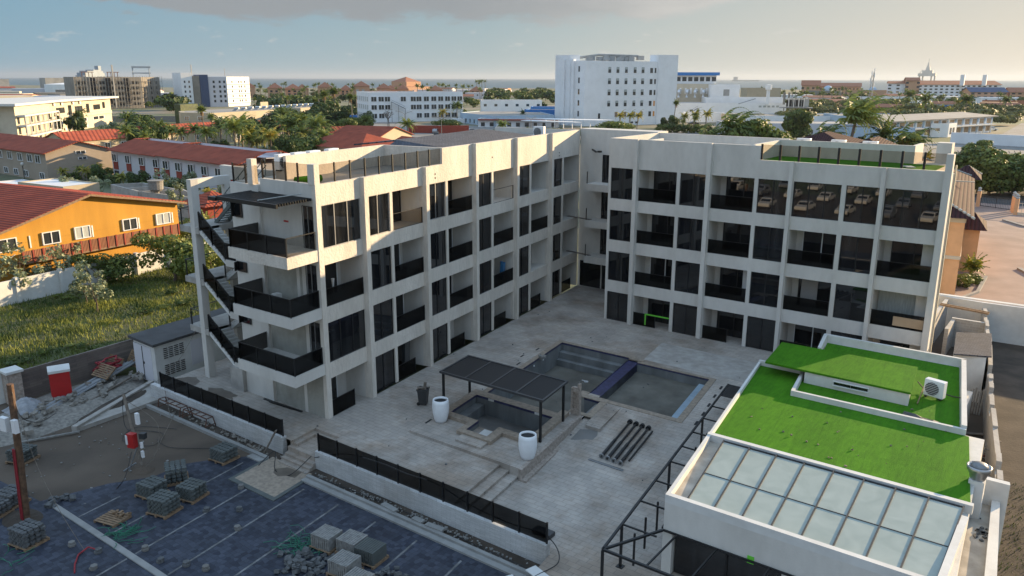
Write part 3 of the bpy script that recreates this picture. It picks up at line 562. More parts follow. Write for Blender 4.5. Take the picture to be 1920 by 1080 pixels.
# pergola
pg = thing('pergola', 'black steel pergola with mesh shade panels over the plunge pool', 'pergola')
for X, y in ((5.2, 4.55), (5.2, 7.35), (11.9, 4.45), (11.85, 7.35)):
    m_ = MB(); p = sk(X, y); m_.box(p[0] - .055, p[0] + .055, y - .055, y + .055, .15 if y > 5 else .15, 2.4); part('post', m_, 'black_metal', pg)
m_ = MB(); c0, c1 = 5.0, 12.05
for X0, X1, y0, y1 in ((c0, c1, 4.42, 4.54), (c0, c1, 7.40, 7.52)): pbox(m_, X0, X1, y0, y1, 2.4, 2.52)
for X in (5.0, 6.74, 8.48, 10.22, 11.94): pbox(m_, X, X + .11, 4.54, 7.40, 2.41, 2.51)
part('frame', m_, 'bin_plastic', pg)
for i in range(4):
    m_ = MB(); X0 = 5.11 + 1.74 * i; pbox(m_, X0, X0 + 1.63, 4.54, 7.40, 2.47, 2.478); part('shade_panel', m_, 'mesh_fabric', pg)
# small deck things
def pot(x, y, z, label):
    t = thing('planter_pot', label, 'planter', (x, y, z), group='white pots on the spa platform')
    m_ = MB(); m_.lathe([(0, 0), (.30, 0), (.36, .12), (.44, .5), (.47, .8), (.455, 1.1), (.43, 1.28), (.37, 1.28), (.37, 1.18)], n=28); part('body', m_, 'pot', t, smooth=True)
    m_ = MB(); m_.lathe([(.37, 1.16), (0, 1.16)], n=28); part('soil', m_, 'dark_open', t)
pot(5.35, 3.35, .15, 'tall white egg-shaped planter left of the plunge pool'); pot(11.75, 2.6, .15, 'tall white egg-shaped planter right of the plunge pool by the pergola post')
t = thing('wheeled_bin', 'dark wheeled bin overfilled with scrap wood on the deck', 'bin', (2.75, 4.75, 0), rz=.5)
m_ = MB(); m_.add([(-.22, -.22, 0.06), (.22, -.22, 0.06), (.22, .22, 0.06), (-.22, .22, 0.06), (-.29, -.3, .95), (.29, -.3, .95), (.29, .3, .95), (-.29, .3, .95)], [(0, 3, 2, 1), (0, 1, 5, 4), (1, 2, 6, 5), (2, 3, 7, 6), (3, 0, 4, 7), (4, 5, 6, 7)])
m_.box(-.33, .33, -.34, -.28, .93, .99); m_.box(-.33, .33, .28, .34, .93, .99); m_.box(-.33, -.28, -.3, .3, .93, .99); m_.box(.28, .33, -.3, .3, .93, .99); part('body', m_, 'bin_plastic', t)
for s in (-1, 1): m_ = MB(); m_.tube([(-.25, .2 * s - .03, .1), (-.25, .2 * s + .03, .1)], .1, 12); part('wheel', m_, 'tyre', t)
m_ = MB()
for i in range(7): m_.cbox((random.uniform(-.18, .18), random.uniform(-.18, .18), 1.02), (.5, .08, .03), random.uniform(0, 3), (random.uniform(-.5, .5), random.uniform(-.5, .5)))
m_.cbox((.1, .05, 1.15), (.16, .04, .45), .4, (.15, .1)); part('scrap', m_, 'old_wood', t)
# four lamp posts and a pipe lying on the courtyard
Lb = ['leftmost', 'second from left', 'third from left', 'rightmost']
for i in range(4):
    x0, y0 = 14.25 + .38 * i, 5.55 - .03 * i; x1, y1 = 13.55 + .40 * i, 9.9 - .04 * i; z = -.19; z2 = .0
    t = thing('lamp_post', 'black post lying on the courtyard floor, %s of the four flanged ones' % Lb[i], 'post', group='black posts lying in the courtyard')
    a = Vector((x0, y0, z)); b = Vector((x1, y1, z2)); m_ = MB(); m_.tube([a, a.lerp(b, .45)], .085, 10); m_.tube([a.lerp(b, .45), b], .06, 10); part('shaft', m_, 'black_metal', t)
    m_ = MB(); m_.tube([a, a + (b - a).normalized() * .04], .15, 14); part('base_flange', m_, 'alu', t); m_ = MB(); m_.tube([b, b - (b - a).normalized() * .16], .14, 12); part('head_collar', m_, 'black_metal', t)
m_ = MB(); m_.tube([(15.6, 6.0, -.2), (15.1, 9.5, -.03)], .05, 8); single('steel_pipe', m_, 'black_metal', 'thin black pipe lying right of the flanged posts', 'pipe')
m_ = MB(); m_.cbox((14.75, 5.1, -.33), (2.0, .10, .03), -.02); m_.cbox((14.75, 5.22, -.33), (2.0, .02, .02), -.02); single('metal_rail', m_, 'grey_metal', 'flat steel rail lying in front of the black posts', 'rail')
# drain slots along the shallow pool
dl = MB()
for i, (X, y) in enumerate([(18.2, 17.4), (18.2, 15.9), (18.25, 14.4), (18.3, 13.0), (18.3, 11.6)]):
    pbox(dl, X, X + .14, y, y + .55, -.05 if i < 9 else -.05, .012)
struct('drain_slots', dl, 'dark_open')
dl = MB()
for X, y in ((4.6, 14.8), (4.9, 16.6), (5.1, 13.4), (3.6, 11.8)): pbox(dl, X, X + .11, y, y + .5, -.02, .012)
pbox(dl, 5.2, 5.33, 2.6, 3.2, .1, .157); struct('deck_slots', dl, 'dark_open')
# broken paving pit by the pool steps
dl = MB(); dl.add([(*p, -.05) for p in (sk(12.8, 7.7), sk(13.7, 8.2), sk(13.95, 7.6), sk(13.9, 7.0), sk(13.5, 6.9), sk(13.2, 6.6), sk(12.8, 6.4))], [tuple(reversed(range(7)))])
for v in range(7): dl.v[v] = (dl.v[v][0], dl.v[v][1], deckz(dl.v[v][1]) + .008)
struct('unpaved_patch', dl, 'concrete_dark')
dl = MB(); pbox(dl, 12.95, 13.9, 8.2, 11.3, -.4, .02); pbox(dl, 13.0, 13.9, 8.0, 8.2, -.3, .0); struct('pool_side_step', dl, 'travertine')
m_ = MB(); random.seed(3)
for i in range(7): m_.cbox((3.9 + random.uniform(-.2, .2), 15.3 + random.uniform(-.2, .2), .06 + .04 * i), (.22, .16, .10), random.uniform(0, 3), (random.uniform(-.4, .4), 0))
single('tile_rubble', m_, 'pale_stone', 'small heap of broken pale tiles on the deck by the left wing', 'rubble')
m_ = MB(); m_.prism([(15.3, -1.6), (16.2, -1.6), (16.2, -2.05), (15.3, -2.05)], -.44, -.25); single('mortar_tray', m_, 'bin_plastic', 'black mortar tray behind the tinted fence on the deck', 'tray')

# ============================================================ BOUNDARY WALLS WITH TINTED FENCES
def fence_wall(name, label, x0, x1, posts, zb):
    t = thing(name, label, 'wall')
    m_ = MB(); m_.box(x0, x1, -3.2, -2.9, zb, .10); part('wall', m_, 'split_face', t)
    for a in posts:
        m_ = MB(); m_.box(a - .035, a + .035, -3.08, -3.01, .10, 1.07); part('post', m_, 'black_metal', t)
    for a, b2 in zip(posts[:-1], posts[1:]):
        m_ = MB(); m_.box(a + .035, b2 - .035, -3.055, -3.035, .13, 1.03); part('glass_panel', m_, 'rail_glass', t)
fence_wall('perimeter_wall', 'white split-stone wall with tinted glass fence beside the courtyard steps', 2.63, 16.8, [2.78 + 1.397 * i for i in range(11)], -1.2)
fence_wall('perimeter_wall', 'shorter white split-stone wall with tinted fence in front of the stair tower', -12.75, .02, [-11.75 + 1.46 * i for i in range(9)], -1.2)
# ============================================================ THE NEW BUILDING
AL = R(8.567)
def l2s(x, y): return (x * math.cos(AL) - y * math.sin(AL), x * math.sin(AL) + y * math.cos(AL))
B0 = [0.0, 3.2, 6.4, 9.6]; T0 = [2.3, 5.5, 8.72, 11.92]
bld = thing('apartment_building', 'new L-shaped four storey cream building with dark glass round the courtyard', 'building')
def facade(tf, rot, cols, end0, end1, grids, top, pil, stucco, rails, doorskip=(), ground_partial=True, seed=1):
    """cols: (u0,u1) openings; grids[floor][i] = 'w' window, 'o' open balcony; d = outward"""
    fw = MB(tf)
    us = [end0] + [v for c in cols for v in c] + [end1]
    for k in range(0, len(us), 2):                       # full-height piers
        a, b = us[k], us[k + 1]
        fw.box(*((a, b, -.25, 0, 0.0, 11.92)))
    for i, (a, b) in enumerate(cols):
        for k in range(3): fw.box(a, b, -.25, 0, T0[k], B0[k + 1])
    for (a, b, z) in top: fw.box(a, b, -.25, 0, 11.92, z)
    part('facade_wall', fw, stucco, bld, rot=rot)
    for (a, b, z) in pil:
        m_ = MB(tf); m_.box(a, b, .0, .30, 0, z); part('pilaster', m_, stucco, bld, rot=rot)
    rnd = random.Random(seed)
    inner = MB(tf)
    for k in range(4):
        for i, (a, b) in enumerate(cols):
            kind = grids[k][i]
            if kind == 'w':
                m_ = MB(tf); m_.box(a, b, -.16, -.11, B0[k] + .0, T0[k]); w_ = part('window', m_, 'dark_glass', bld, rot=rot)
                n = 3 if b - a > 2.6 else 2; f_ = MB(tf)
                for q in range(1, n): u = a + (b - a) * q / n; f_.box(u - .03, u + .03, -.11, -.075, B0[k] + .04, T0[k] - .04)
                f_.box(a, b, -.11, -.08, B0[k], B0[k] + .04); f_.box(a, b, -.11, -.08, T0[k] - .04, T0[k]); f_.box(a, a + .04, -.11, -.08, B0[k] + .04, T0[k] - .04); f_.box(b - .04, b, -.11, -.08, B0[k] + .04, T0[k] - .04)
                fr = part('frame', f_, 'black_metal' if not (k == 3 and rot and i < 4) else 'alu', w_)
                inner.box(a - .1, b + .1, -.6, -.26, B0[k], T0[k])
            else:
                # recess: side walls, ceiling, floor and a sliding door at the back
                inner.box(a - .14, a - .001, -1.7, -.25, B0[k], T0[k] + .3); inner.box(b + .001, b + .14, -1.7, -.25, B0[k], T0[k] + .3)
                inner.box(a - .14, b + .14, -1.7, -.25, T0[k], T0[k] + .5)
                if k: inner.box(a - .14, b + .14, -1.7, -.25, B0[k] - .3, B0[k])
                inner.box(a - .14, b + .14, -1.9, -1.7, B0[k], T0[k] + .3)
                dm = MB(tf); u0, u1 = (a + .2, b - rnd.choice((.1, .35, .9))) if rot else (a + .45, b - .02)
                dm.box(u0, u1, -1.7, -1.65, B0[k], T0[k] - .02); dr = part('sliding_door', dm, 'dark_glass', bld, rot=rot)
                f_ = MB(tf); u = (u0 + u1) / 2
                for uu in ((u0, u0 + .05), (u - .03, u + .03), (u1 - .06, u1)): f_.box(uu[0], uu[1], -1.65, -1.62, B0[k], T0[k] - .02)
                f_.box(u0, u1, -1.651, -1.618, T0[k] - .07, T0[k] - .015)
                part('frame', f_, 'white_metal' if rnd.random() < .3 else 'black_metal', dr)
                rk = rails[k][i]
                if rk:
                    ub = b if (k or rot == 0 and False) else a + (b - a) * .62
                    if k: ub = b
                    g_ = MB(tf); g_.box(a + .02, ub - .02, -.07, -.05, B0[k] + .02, B0[k] + .97)
                    f_ = MB(tf); f_.box(ub - .06, ub - .01, -.085, -.035, B0[k], B0[k] + 1.0); f_.box(a + .0, ub - .06, -.08, -.04, B0[k] + .965, B0[k] + .99); f_.box(a, ub - .06, -.08, -.04, B0[k], B0[k] + .03)
                    if rk == 3: part('railing', f_, 'black_metal', bld, rot=rot)
                    else:
                        rg = part('railing', g_, 'rail_glass' if rk == 1 else 'clear_rail', bld, rot=rot); part('rail_frame', f_, 'black_metal', rg)
    part('balcony_recess', inner, 'stucco_smooth', bld, rot=rot)
# left wing, local frame turned by AL: u runs north, d points into the courtyard
tfL = lambda u, d, z: (d, u, z)
colsL = [(.38, 3.62)]; 
for s0 in (4.13, 10.2, 16.3, 22.4, 28.5): colsL += [(s0, s0 + 2.2), (s0 + 2.46, s0 + 5.6 if s0 < 28 else 34.2)]
def alt(first): return first + 'wowowowowo'
gl = [alt('o'), alt('w'), alt('o'), alt('w')]
rl = [[1] * 11, [1] * 11, [1] * 11, [1] * 11]
rl[3] = [0, 0, 2, 0, 1, 0, 3, 0, 0, 0, 0]; rl[2][10] = 0; rl[1][8] = 0; rl[1][10] = 0
pilL = [(3.62, 3.98, 13.08), (9.73, 10.07, 13.08), (15.83, 16.17, 14.12), (21.93, 22.27, 14.12), (28.03, 28.37, 14.12)]
facade(tfL, AL, colsL, 0.0, 34.3, gl, [(0, 12.05, 13.05), (12.05, 34.3, 14.07)], pilL, 'stucco', rl, seed=5)
# right wing: u runs east, d points south
YR = 26.19
tfR = lambda u, d, z: (u, YR - d, z)
colsR = [(2.52, 4.5), (4.86, 7.92), (8.18, 10.2), (10.56, 13.61), (13.87, 15.95), (16.24, 19.27), (19.56, 21.57), (21.86, 25.0)]
gr = ['wowowowo', 'wowowowo', 'wowowowo', 'wowowwww']
rr = [[0, 1, 0, 1, 0, 1, 0, 1], [1] * 8, [1] * 8, [1] * 8]
pilR = [(4.53, 4.84, 14.13), (10.23, 10.54, 14.13), (15.97, 16.22, 13.2), (21.59, 21.84, 13.2), (25.02, 25.4, 14.2)]
facade(tfR, 0, colsR, 2.32, 25.4, gr, [(2.32, 13.87, 14.1), (13.87, 25.02, 13.17), (25.02, 25.4, 14.2)], pilR, 'stucco_smooth', rr, seed=9)
# pale room seen through the second floor right, and parcels on balconies
m_ = MB(tfR); m_.box(21.9, 25.0, -1.64, -1.6, 3.2, 5.4); part('room_wall', m_, 'curtain', bld)
m_ = MB(tfR); m_.box(23.2, 24.95, -.045, -.03, 3.35, 3.95); part('plywood_sheet', m_, 'tan_panel', bld)
m_ = MB(tfR); m_.box(12.75, 13.55, -1.64, -1.55, 3.2, 5.1); part('wrapped_door', m_, 'white_metal', bld)
m_ = MB(tfR); m_.box(16.9, 18.0, -1.64, -1.6, 3.2, 5.4); part('room_wall', m_, 'interior', bld)
# cores, end walls, roofs
core = MB(); fp = [l2s(-1.9, .3), l2s(-1.9, 34.3), l2s(-8.6, 34.3), (-7.9, 4.5), (-7.15, .02)]
core.prism([(x, y) for x, y in [l2s(-.25, 0.02), (0 - .25, .35), l2s(-1.9, .35), l2s(-1.9, 34.3), l2s(-8.6, 34.3), (-8.3, 7.5), (-7.15, .0), (-4.6, .0), (-4.6, .12), (-.25, .12)]][1:], 0, 12.7)
core.prism([(-7.15, .0), (-4.62, .0), (-4.62, .118), (-7.15, .118)], 0, 0) if False else None
part('wall', core, 'stucco_smooth', bld)
e = MB(); e.prism([(-4.6, .0), (-.02, .0), (-.22, .36), (-4.6, .36)], 12.7, 13.07); e.prism([(-7.13, .1), (-7.3, 1.3), (-4.7, 1.3), (-4.6, .36), (-4.6, .1)], 12.68, 12.72)
e.box(-7.17, -4.6, -.16, .0, 0, 12.7); e.box(-4.6, -.05, .0, .12, 0, 12.7)
part('front_wall', e, 'stucco_smooth', bld)
for z0, z1 in ((.0, 2.6), (3.3, 5.8), (6.5, 9.0)): e = MB(); e.box(-4.55, -1.5 if z0 else -.1, -.014, .0, z0, z1); part('bare_plaster', e, 'plaster', bld)
# terrace parapets and the raised dark roof of the left wing
for bb in ((-4.95, -4.75, 3.0, 12.25, 12.7, 14.08), (-4.95, -.25, 12.25, 12.45, 12.7, 14.07), (-.45, 0, -.02, .38, 13.05, 14.1), (-5.3, -4.95, .55, .95, 12.7, 14.1)): m_ = MB(); m_.box(*bb); part('parapet', m_, 'stucco', bld, rot=AL)
m_ = MB(); m_.box(-8.6, -.25, 34.3, 34.5, 12.7, 14.05); part('rear_parapet', m_, 'stucco_smooth', bld, rot=AL)
m_ = MB(); m_.slab([(-.3, 13.0, 13.98), (-.3, 26.6, 13.98), (-4.9, 25.6, 14.45), (-4.9, 13.9, 14.3)], .1); m_.slab([(-4.9, 13.9, 14.3), (-4.9, 25.6, 14.45), (-8.4, 26.0, 13.9), (-8.4, 13.6, 13.9)], .1); m_.slab([(-4.75, 12.5, 13.9), (-.3, 12.5, 13.95), (-.3, 13.02, 13.98), (-4.9, 13.92, 14.3)], .1)
m_.slab([(-8.4, 26, 13.9), (-4.9, 25.6, 14.45), (-.3, 26.6, 13.98), (-.3, 27.3, 13.5)], .1)
part('roof', m_, 'slate_tile', bld, rot=AL)
m_ = MB(); m_.slab([(-.25, 26.7, 13.6), (-.25, 34.3, 13.6), (-8.6, 34.3, 13.6), (-8.6, 26.7, 13.6)], .3); m_.slab([(-.26, .4, 12.74), (-.26, 12.25, 12.74), (-4.75, 12.25, 12.74), (-4.75, 1.0, 12.74)], .03); part('roof', m_, 'roof_grey', bld, rot=AL)
# glass balustrades of the left terrace
def balus(tf, rot, segs, z0, z1, d, glass='clear_rail', post=.035, mt='black_metal'):
    for a, b in segs:
        g_ = MB(tf); g_.box(a + post, b - post, d - .01, d + .01, z0 + .02, z1 - .03); gg = part('railing', g_, glass, bld, rot=rot)
        f_ = MB(tf); f_.box(a - post, a + post, d - .04, d + .04, z0, z1); part('rail_post', f_, mt, gg)
balus(tfL, AL, [(.42 + 1.29 * i, .42 + 1.29 * (i + 1)) for i in range(9)], 13.06, 14.08, -.12)
tfF = lambda u, d, z: (u, .2 - d, z)
balus(tfF, 0, [(-4.45 + 1.0 * i, -4.45 + 1.0 * (i + 1)) for i in range(4)], 13.08, 14.1, .1)
balus(tfF, 0, [(-7.0 + 1.15 * i, -7.0 + 1.15 * (i + 1)) for i in range(2)], 12.71, 13.78, .2)
# right terrace
balus(tfR, 0, [(13.92 + 1.237 * i, 13.92 + 1.237 * (i + 1)) for i in range(9)], 13.19, 14.22, -.12, post=.07)
core = MB(); core.box(2.32, 24.2, YR + 1.9, 34.2, 0, 13.0); core.box(2.32, 2.5, YR + .25, YR + 1.9, 0, 14.1); core.box(25.15, 25.4, YR + .25, YR + 1.5, 0, 13.0); core.box(24.2, 25.4, YR + 1.0, YR + 1.5, 0, 13.0)
part('wall', core, 'stucco_smooth', bld)
m_ = MB(); m_.box(2.32, 13.87, YR + .25, YR + 1.9, 12.7, 13.0); m_.box(13.87, 25.15, YR + .25, YR + 1.0, 12.7, 13.0); m_.box(13.87, 24.2, YR + 1.0, YR + 1.9, 12.7, 13.0); m_.box(2.32, 2.5, YR + 1.9, 34.2, 13.0, 14.1); m_.box(13.2, 13.4, YR + .25, 31.4, 13.0, 14.15); m_.box(13.2, 22.3, 31.4, 31.6, 13.0, 14.2); m_.box(22.1, 22.3, 31.6, 34.2, 13.0, 14.2); m_.box(2.5, 13.2, 34.0, 34.2, 13.0, 14.1)
m_.box(4.2, 4.4, YR + .25, 31, 13.0, 13.9); m_.box(23.3, 24.2, 33.0, 34.0, 13.0, 14.35)
part('roof_parapet', m_, 'stucco_smooth', bld)
m_ = MB(); m_.box(13.4, 25.14, YR + .26, YR + 1.5, 13.0, 13.03); m_.box(13.4, 24.19, YR + 1.5, 31.39, 13.0, 13.03); part('artificial_turf', m_, 'turf', bld)
m_ = MB(); m_.box(25.42, 25.5, YR + .6, YR + .75, 0, 13.5); part('drain_pipe', m_, 'cream', bld)
# link wall with small balconies
m_ = MB(); m_.box(-5.2, 2.32, 34.15, 36, 0, 14.15); m_.box(-5.3, 1.2, 34.3, 36.5, 13.9, 14.0); part('link_wall', m_, 'stucco_smooth', bld)
for z in (3.2, 6.4, 9.6):
    m_ = MB(); m_.box(-3.55, 2.3, 32.5, 34.15, z - .6, z); bl = part('link_balcony', m_, 'stucco_smooth', bld)
    m_ = MB()
    for x in (-3.45, -1.3): m_.box(x - .03, x + .03, 32.55, 32.61, z, z + 1.05)
    part('rail_post', m_, 'black_metal', bl)
    m_ = MB(); m_.box(-2.85, -2.0, 34.08, 34.15, z, z + 2.4); part('link_door', m_, 'dark_glass', bld)
    m_ = MB(); m_.slab([(-5.9, 33.2, z + .05), (-3.2, 32.7, z + .05), (-3.1, 33.0, z + .05), (-5.8, 33.5, z + .05)], .05)
    if z < 9: part('plank', m_, 'old_wood', bld)
m_ = MB(); m_.box(-4.9, -2.75, 34.08, 34.15, 0, 2.35); m_.box(-2.6, -1.2, 34.10, 34.15, 0, 2.35); part('lobby_door', m_, 'dark_glass', bld)
m_ = MB(); m_.bar((-3.9, 34.05, 12.4), (-3.0, 33.2, 12.3), .12); m_.box(-2.9, -2.6, 33.2, 33.5, 12.25, 12.4); part('wall_light', m_, 'black_metal', bld)
# front block: balconies, doors, windows, stair tower
for k, z in enumerate((3.25, 6.45, 9.62)):
    m_ = MB(); m_.prism([(-.04, -.001), (.30, -2.3), (-4.65, -2.3), (-4.95, -.001)], z - .60, z); bl = part('front_balcony', m_, 'stucco_smooth' if k < 2 else 'stucco', bld)
    for a, b, gm in (((-4.5, -2.24), (-2.93, -2.24), 0), ((-2.93, -2.24), (-1.36, -2.24), 0), ((-1.36, -2.24), (.22, -2.24), 0), ((.22, -2.24), (-.08, -.1), 0), ((-4.5, -2.24), (-4.85, -.1), 0)):
        g_ = MB(); g_.bar((a[0], a[1], z + .49), (b[0], b[1], z + .49), .02, .92); gg = part('railing', g_, 'rail_glass' if not (k == 2 and a[0] > 0) else 'clear_rail', bld)
        f_ = MB(); f_.bar((a[0], a[1], z), (a[0], a[1], z + 1.0), .06); f_.bar((a[0], a[1], z + .975), (b[0], b[1], z + .975), .05, .04); part('rail_frame', f_, 'black_metal', gg)
    m_ = MB(); m_.box(-1.13, -.28, -.05, .0, z, z + 2.28); dr = part('balcony_door', m_, 'dark_glass', bld); f_ = MB(); f_.box(-1.05, -.98, -.08, -.05, z, z + 2.25); f_.box(-.66, -.62, -.08, -.05, z, z + 2.25); part('frame', f_, 'alu', dr)
    m_ = MB(); za, zb = ((4.45, 4.95), (7.58, 8.1), (10.78, 11.78))[k]; m_.box(-6.86 if k == 2 else -7.0, -6.18, -.21, -.16, za, zb); dr = part('window', m_, 'dark_glass', bld); f_ = MB(); x0 = -6.86 if k == 2 else -7.0
    f_.box(x0 - .04, -6.14, -.23, -.21, zb, zb + .04); f_.box(x0 - .04, -6.14, -.23, -.21, za - .04, za); f_.box(x0 - .04, x0, -.23, -.21, za, zb); f_.box(-6.18, -6.14, -.23, -.21, za, zb); f_.bar((x0, -.23, (za + zb) / 2), (x0 + .1, -.5, (za + zb) / 2), .03, zb - za); part('frame', f_, 'black_metal', dr)
m_ = MB(); m_.box(-2.75, -2.35, -.01, .02, 10.85, 10.95); part('red_tape', m_, 'red_plastic', bld)
# louvred sunshade
m_ = MB()
for i in range(13): y = -.12 - .185 * i; m_.box(-5.2 + .15 * -y * .0 - .33 * (-y / 2.4) * 0 + .15 * -y, -.25 + .15 * -y, y - .03, y + .03, 12.22, 12.36)
m_.bar((-5.25, -.05, 12.27), (-4.85, -2.6, 12.27), .12, .2); m_.bar((-2.6, -.05, 12.24), (-2.3, -2.5, 12.24), .06, .1); m_.box(-4.85, .15, -2.62, -2.5, 12.15, 12.36); m_.box(-5.5, -4.85, -2.7, -2.3, 12.1, 12.3)
part('sunshade', m_, 'black_metal', bld)
m_ = MB(); m_.tube([(-1.6, -2.4, 12.4), (-.9, -.2, 12.55)], .03, 5); part('pvc_pipe', m_, 'curtain', bld)
# stair tower
m_ = MB(); m_.box(-11.4, -10.95, -.26, .22, 0, 12.52); part('column', m_, 'stucco_smooth', bld)
m_ = MB(); m_.box(-11.75, -11.4, 2.3, 2.75, 0, 12.5); part('column', m_, 'stucco_smooth', bld)
m_ = MB(); m_.prism([(-11.4, .22), (-10.98, .22), (-11.36, 2.3), (-11.74, 2.3)], 11.98, 12.52); m_.box(-13.4, -7.2, 3.4, 3.75, 12.1, 12.95); m_.box(-10.7, -7.2, 3.4, 3.6, 0, 12.1); part('beam', m_, 'stucco_smooth', bld)
def flight(x0, z0, x1, z1, ya, yb, n=10):
    m_ = MB(); dx = (x1 - x0) / n; dz = (z1 - z0) / n; prof = []
    for i in range(n): prof += [(x0 + dx * i, z0 + dz * i), (x0 + dx * i, z0 + dz * (i + 1))] if False else [(x0 + dx * i, z0 + dz * i), (x0 + dx * (i + 1), z0 + dz * i)]
    prof += [(x1, z1), (x1, z1 - .35), (x0, z0 - .35)]
    k = len(prof); vs = [(x, ya, z) for x, z in prof] + [(x, yb, z) for x, z in prof]
    m_.add(vs, [tuple(range(k)), tuple(reversed(range(k, 2 * k)))] + [(i, k + i, k + (i + 1) % k, (i + 1) % k) for i in range(k)])
    o = part('stair_flight', m_, 'concrete' if False else 'white_paint', bld); return o
def slope_rail(x0, z0, x1, z1, y, n=2, h=1.0, glass='rail_glass'):
    for i in range(n):
        a, b = i / n, (i + 1) / n; xa, xb = x0 + (x1 - x0) * a, x0 + (x1 - x0) * b; za, zb = z0 + (z1 - z0) * a, z0 + (z1 - z0) * b
        m_ = MB(); m_.slab([(xa, y - .01, za + h), (xb, y - .01, zb + h), (xb, y + .01, zb + h), (xa, y + .01, za + h)], h - .05); g_ = part('stair_railing', m_, glass, bld)
        f_ = MB(); f_.bar((xa, y, za - .1), (xa, y, za + h), .06); f_.bar((xa, y, za + h), (xb, y, zb + h), .06); f_.bar((xb, y, zb - .1), (xb, y, zb + h), .06); part('rail_frame', f_, 'black_metal', g_)
for k, z in enumerate((3.25, 6.45, 9.65)):
    flight(-8.15, z - 1.6, -10.6, z, -.2, 1.15); slope_rail(-10.55, z, -8.2, z - 1.6, -.2)
    flight(-10.6, z - 3.2 if z > 4 else 0, -8.15, z - 1.6, 1.35, 2.7); slope_rail(-10.6, z - 3.2 if z > 4 else 0, -8.2, z - 1.6, 1.3, glass='clear_rail')
    m_ = MB(); m_.prism([(-12.6, -.24), (-10.6, -.24), (-10.6, 3.2), (-13.1, 3.2)], z - .38, z); part('landing', m_, 'concrete', bld)
    m_ = MB(); m_.box(-8.15, -7.16, -.24, 2.7, z - 1.6 - .38, z - 1.6); part('landing', m_, 'stucco_smooth', bld)
    m_ = MB(); m_.bar((-12.5, -.15, z), (-12.5, -.15, z + 1.05), .06); m_.bar((-12.95, 3.1, z), (-12.95, 3.1, z + 1.05), .06); m_.bar((-12.5, -.15, z + 1.03), (-12.95, 3.1, z + 1.03), .05); m_.bar((-12.5, -.15, z + 1.03), (-11.4, -.15, z + 1.03), .04); part('landing_rail', m_, 'black_metal', bld)
    m_ = MB(); m_.box(-8.12, -7.2, -.2, -.18, z - 1.57, z - .6); g_ = part('stair_railing', m_, 'rail_glass', bld)
m_ = MB(); m_.box(-8.45, -7.18, -.4, 1.0, 0, 1.42); part('low_wall', m_, 'concrete', bld)
# steel stair to the roof
m_ = MB(); m_.bar((-11.5, 1.5, 9.62), (-7.4, 1.5, 12.75), .08, .22); m_.bar((-11.5, 2.4, 9.62), (-7.4, 2.4, 12.75), .08, .22)
for i in range(17): u = i / 17; m_.cbox((-11.4 + 4.1 * u, 1.95, 9.75 + 3.13 * u), (.26, .9, .05))
ss = part('steel_stair', m_, 'green_steel', bld)
m_ = MB()
for y in (1.5, 2.4):
    for h in (.5, .95): m_.tube([(-11.5, y, 9.7 + h), (-7.2, y, 12.9 + h)], .028, 6)
    for u in (0, .33, .66, 1): m_.tube([(-11.5 + 4.2 * u, y, 9.65 + 3.15 * u), (-11.5 + 4.2 * u, y, 10.6 + 3.2 * u)], .028, 6)
part('handrail', m_, 'green_steel', ss)
# rooftop air conditioners (things of their own)
def ac_unit(loc, rz, label, group='air conditioners on the flat roofs'):
    t = thing('air_conditioner', label, 'air conditioner', loc, rz, group)
    m_ = MB(); m_.box(-.48, .48, -.19, .19, .08, .95); part('casing', m_, 'white_metal', t, bevel=.02)
    m_ = MB(); m_.lathe([(0, 0), (.34, 0), (.34, .02), (0, .02)], n=20); m_.v = [(x - .08, -.20 - z, y + .5) for x, y, z in m_.v]; f = part('fan', m_, 'bin_plastic', t)
    m_ = MB()
    for i in range(8): m_.box(-.44, .28, -.235, -.225, .16 + .09 * i, .175 + .09 * i)
    m_.box(.30, .46, -.2, -.192, .15, .9); part('grille', m_, 'white_metal', t)
    m_ = MB(); m_.box(-.4, -.3, -.2, .2, 0, .08); m_.box(.3, .4, -.2, .2, 0, .08); part('foot', m_, 'black_metal', t)
    return t
lp = lambda x, y: l2s(x, y)
w_ = ['nearest the front corner', 'second from the front', 'third from the front', 'farthest back']
for i, (x, y) in enumerate([(-5.3, 3.3), (-5.3, 4.6), (-5.3, 5.9), (-5.3, 7.6)]): ac_unit((*lp(x, y), 13.2), AL + math.pi / 2, 'white air conditioner standing behind the left wing parapet, ' + w_[i])
m_ = MB(tfL); m_.box(3.0, 8.4, -5.6, -4.96, 12.7, 13.2); part('plinth', m_, 'roof_screed', bld, rot=AL)
ac_unit((*lp(-1.2, 28.6), 13.65), AL, 'single air conditioner with tan grille by the corner of the left wing roof')
for i, (x, l) in enumerate(((14.8, 'first from left'), (17.2, 'in the middle'), (19.3, 'rightmost'))): ac_unit((x, 32.3, 13.35), 0, 'air conditioner behind the right wing terrace wall, ' + l)
m_ = MB(); a = lp(-2.8, 1.6); m_.tube([(a[0], a[1], 12.95), (a[0] + .2, a[1] + 1.6, 12.95)], .2, 10); single('turf_roll', m_, 'turf', 'roll of green artificial turf on the left roof terrace', 'turf roll')
m_ = MB(); m_.cbox((22.6, 28.5, 13.1), (.5, .9, .05), .5); single('roof_panel', m_, 'white_metal', 'loose white board lying on the roof terrace turf', 'board')
for y, zz in ((11.2, 12.45), (11.2, 12.2), (18.6, 12.9), (30.0, 12.35), (30.0, 12.1)): m_ = MB(tfL); m_.box(y - .05, y + .05, .0, .015, zz, zz + .1); part('weep_hole', m_, 'dark_open', bld, rot=AL)
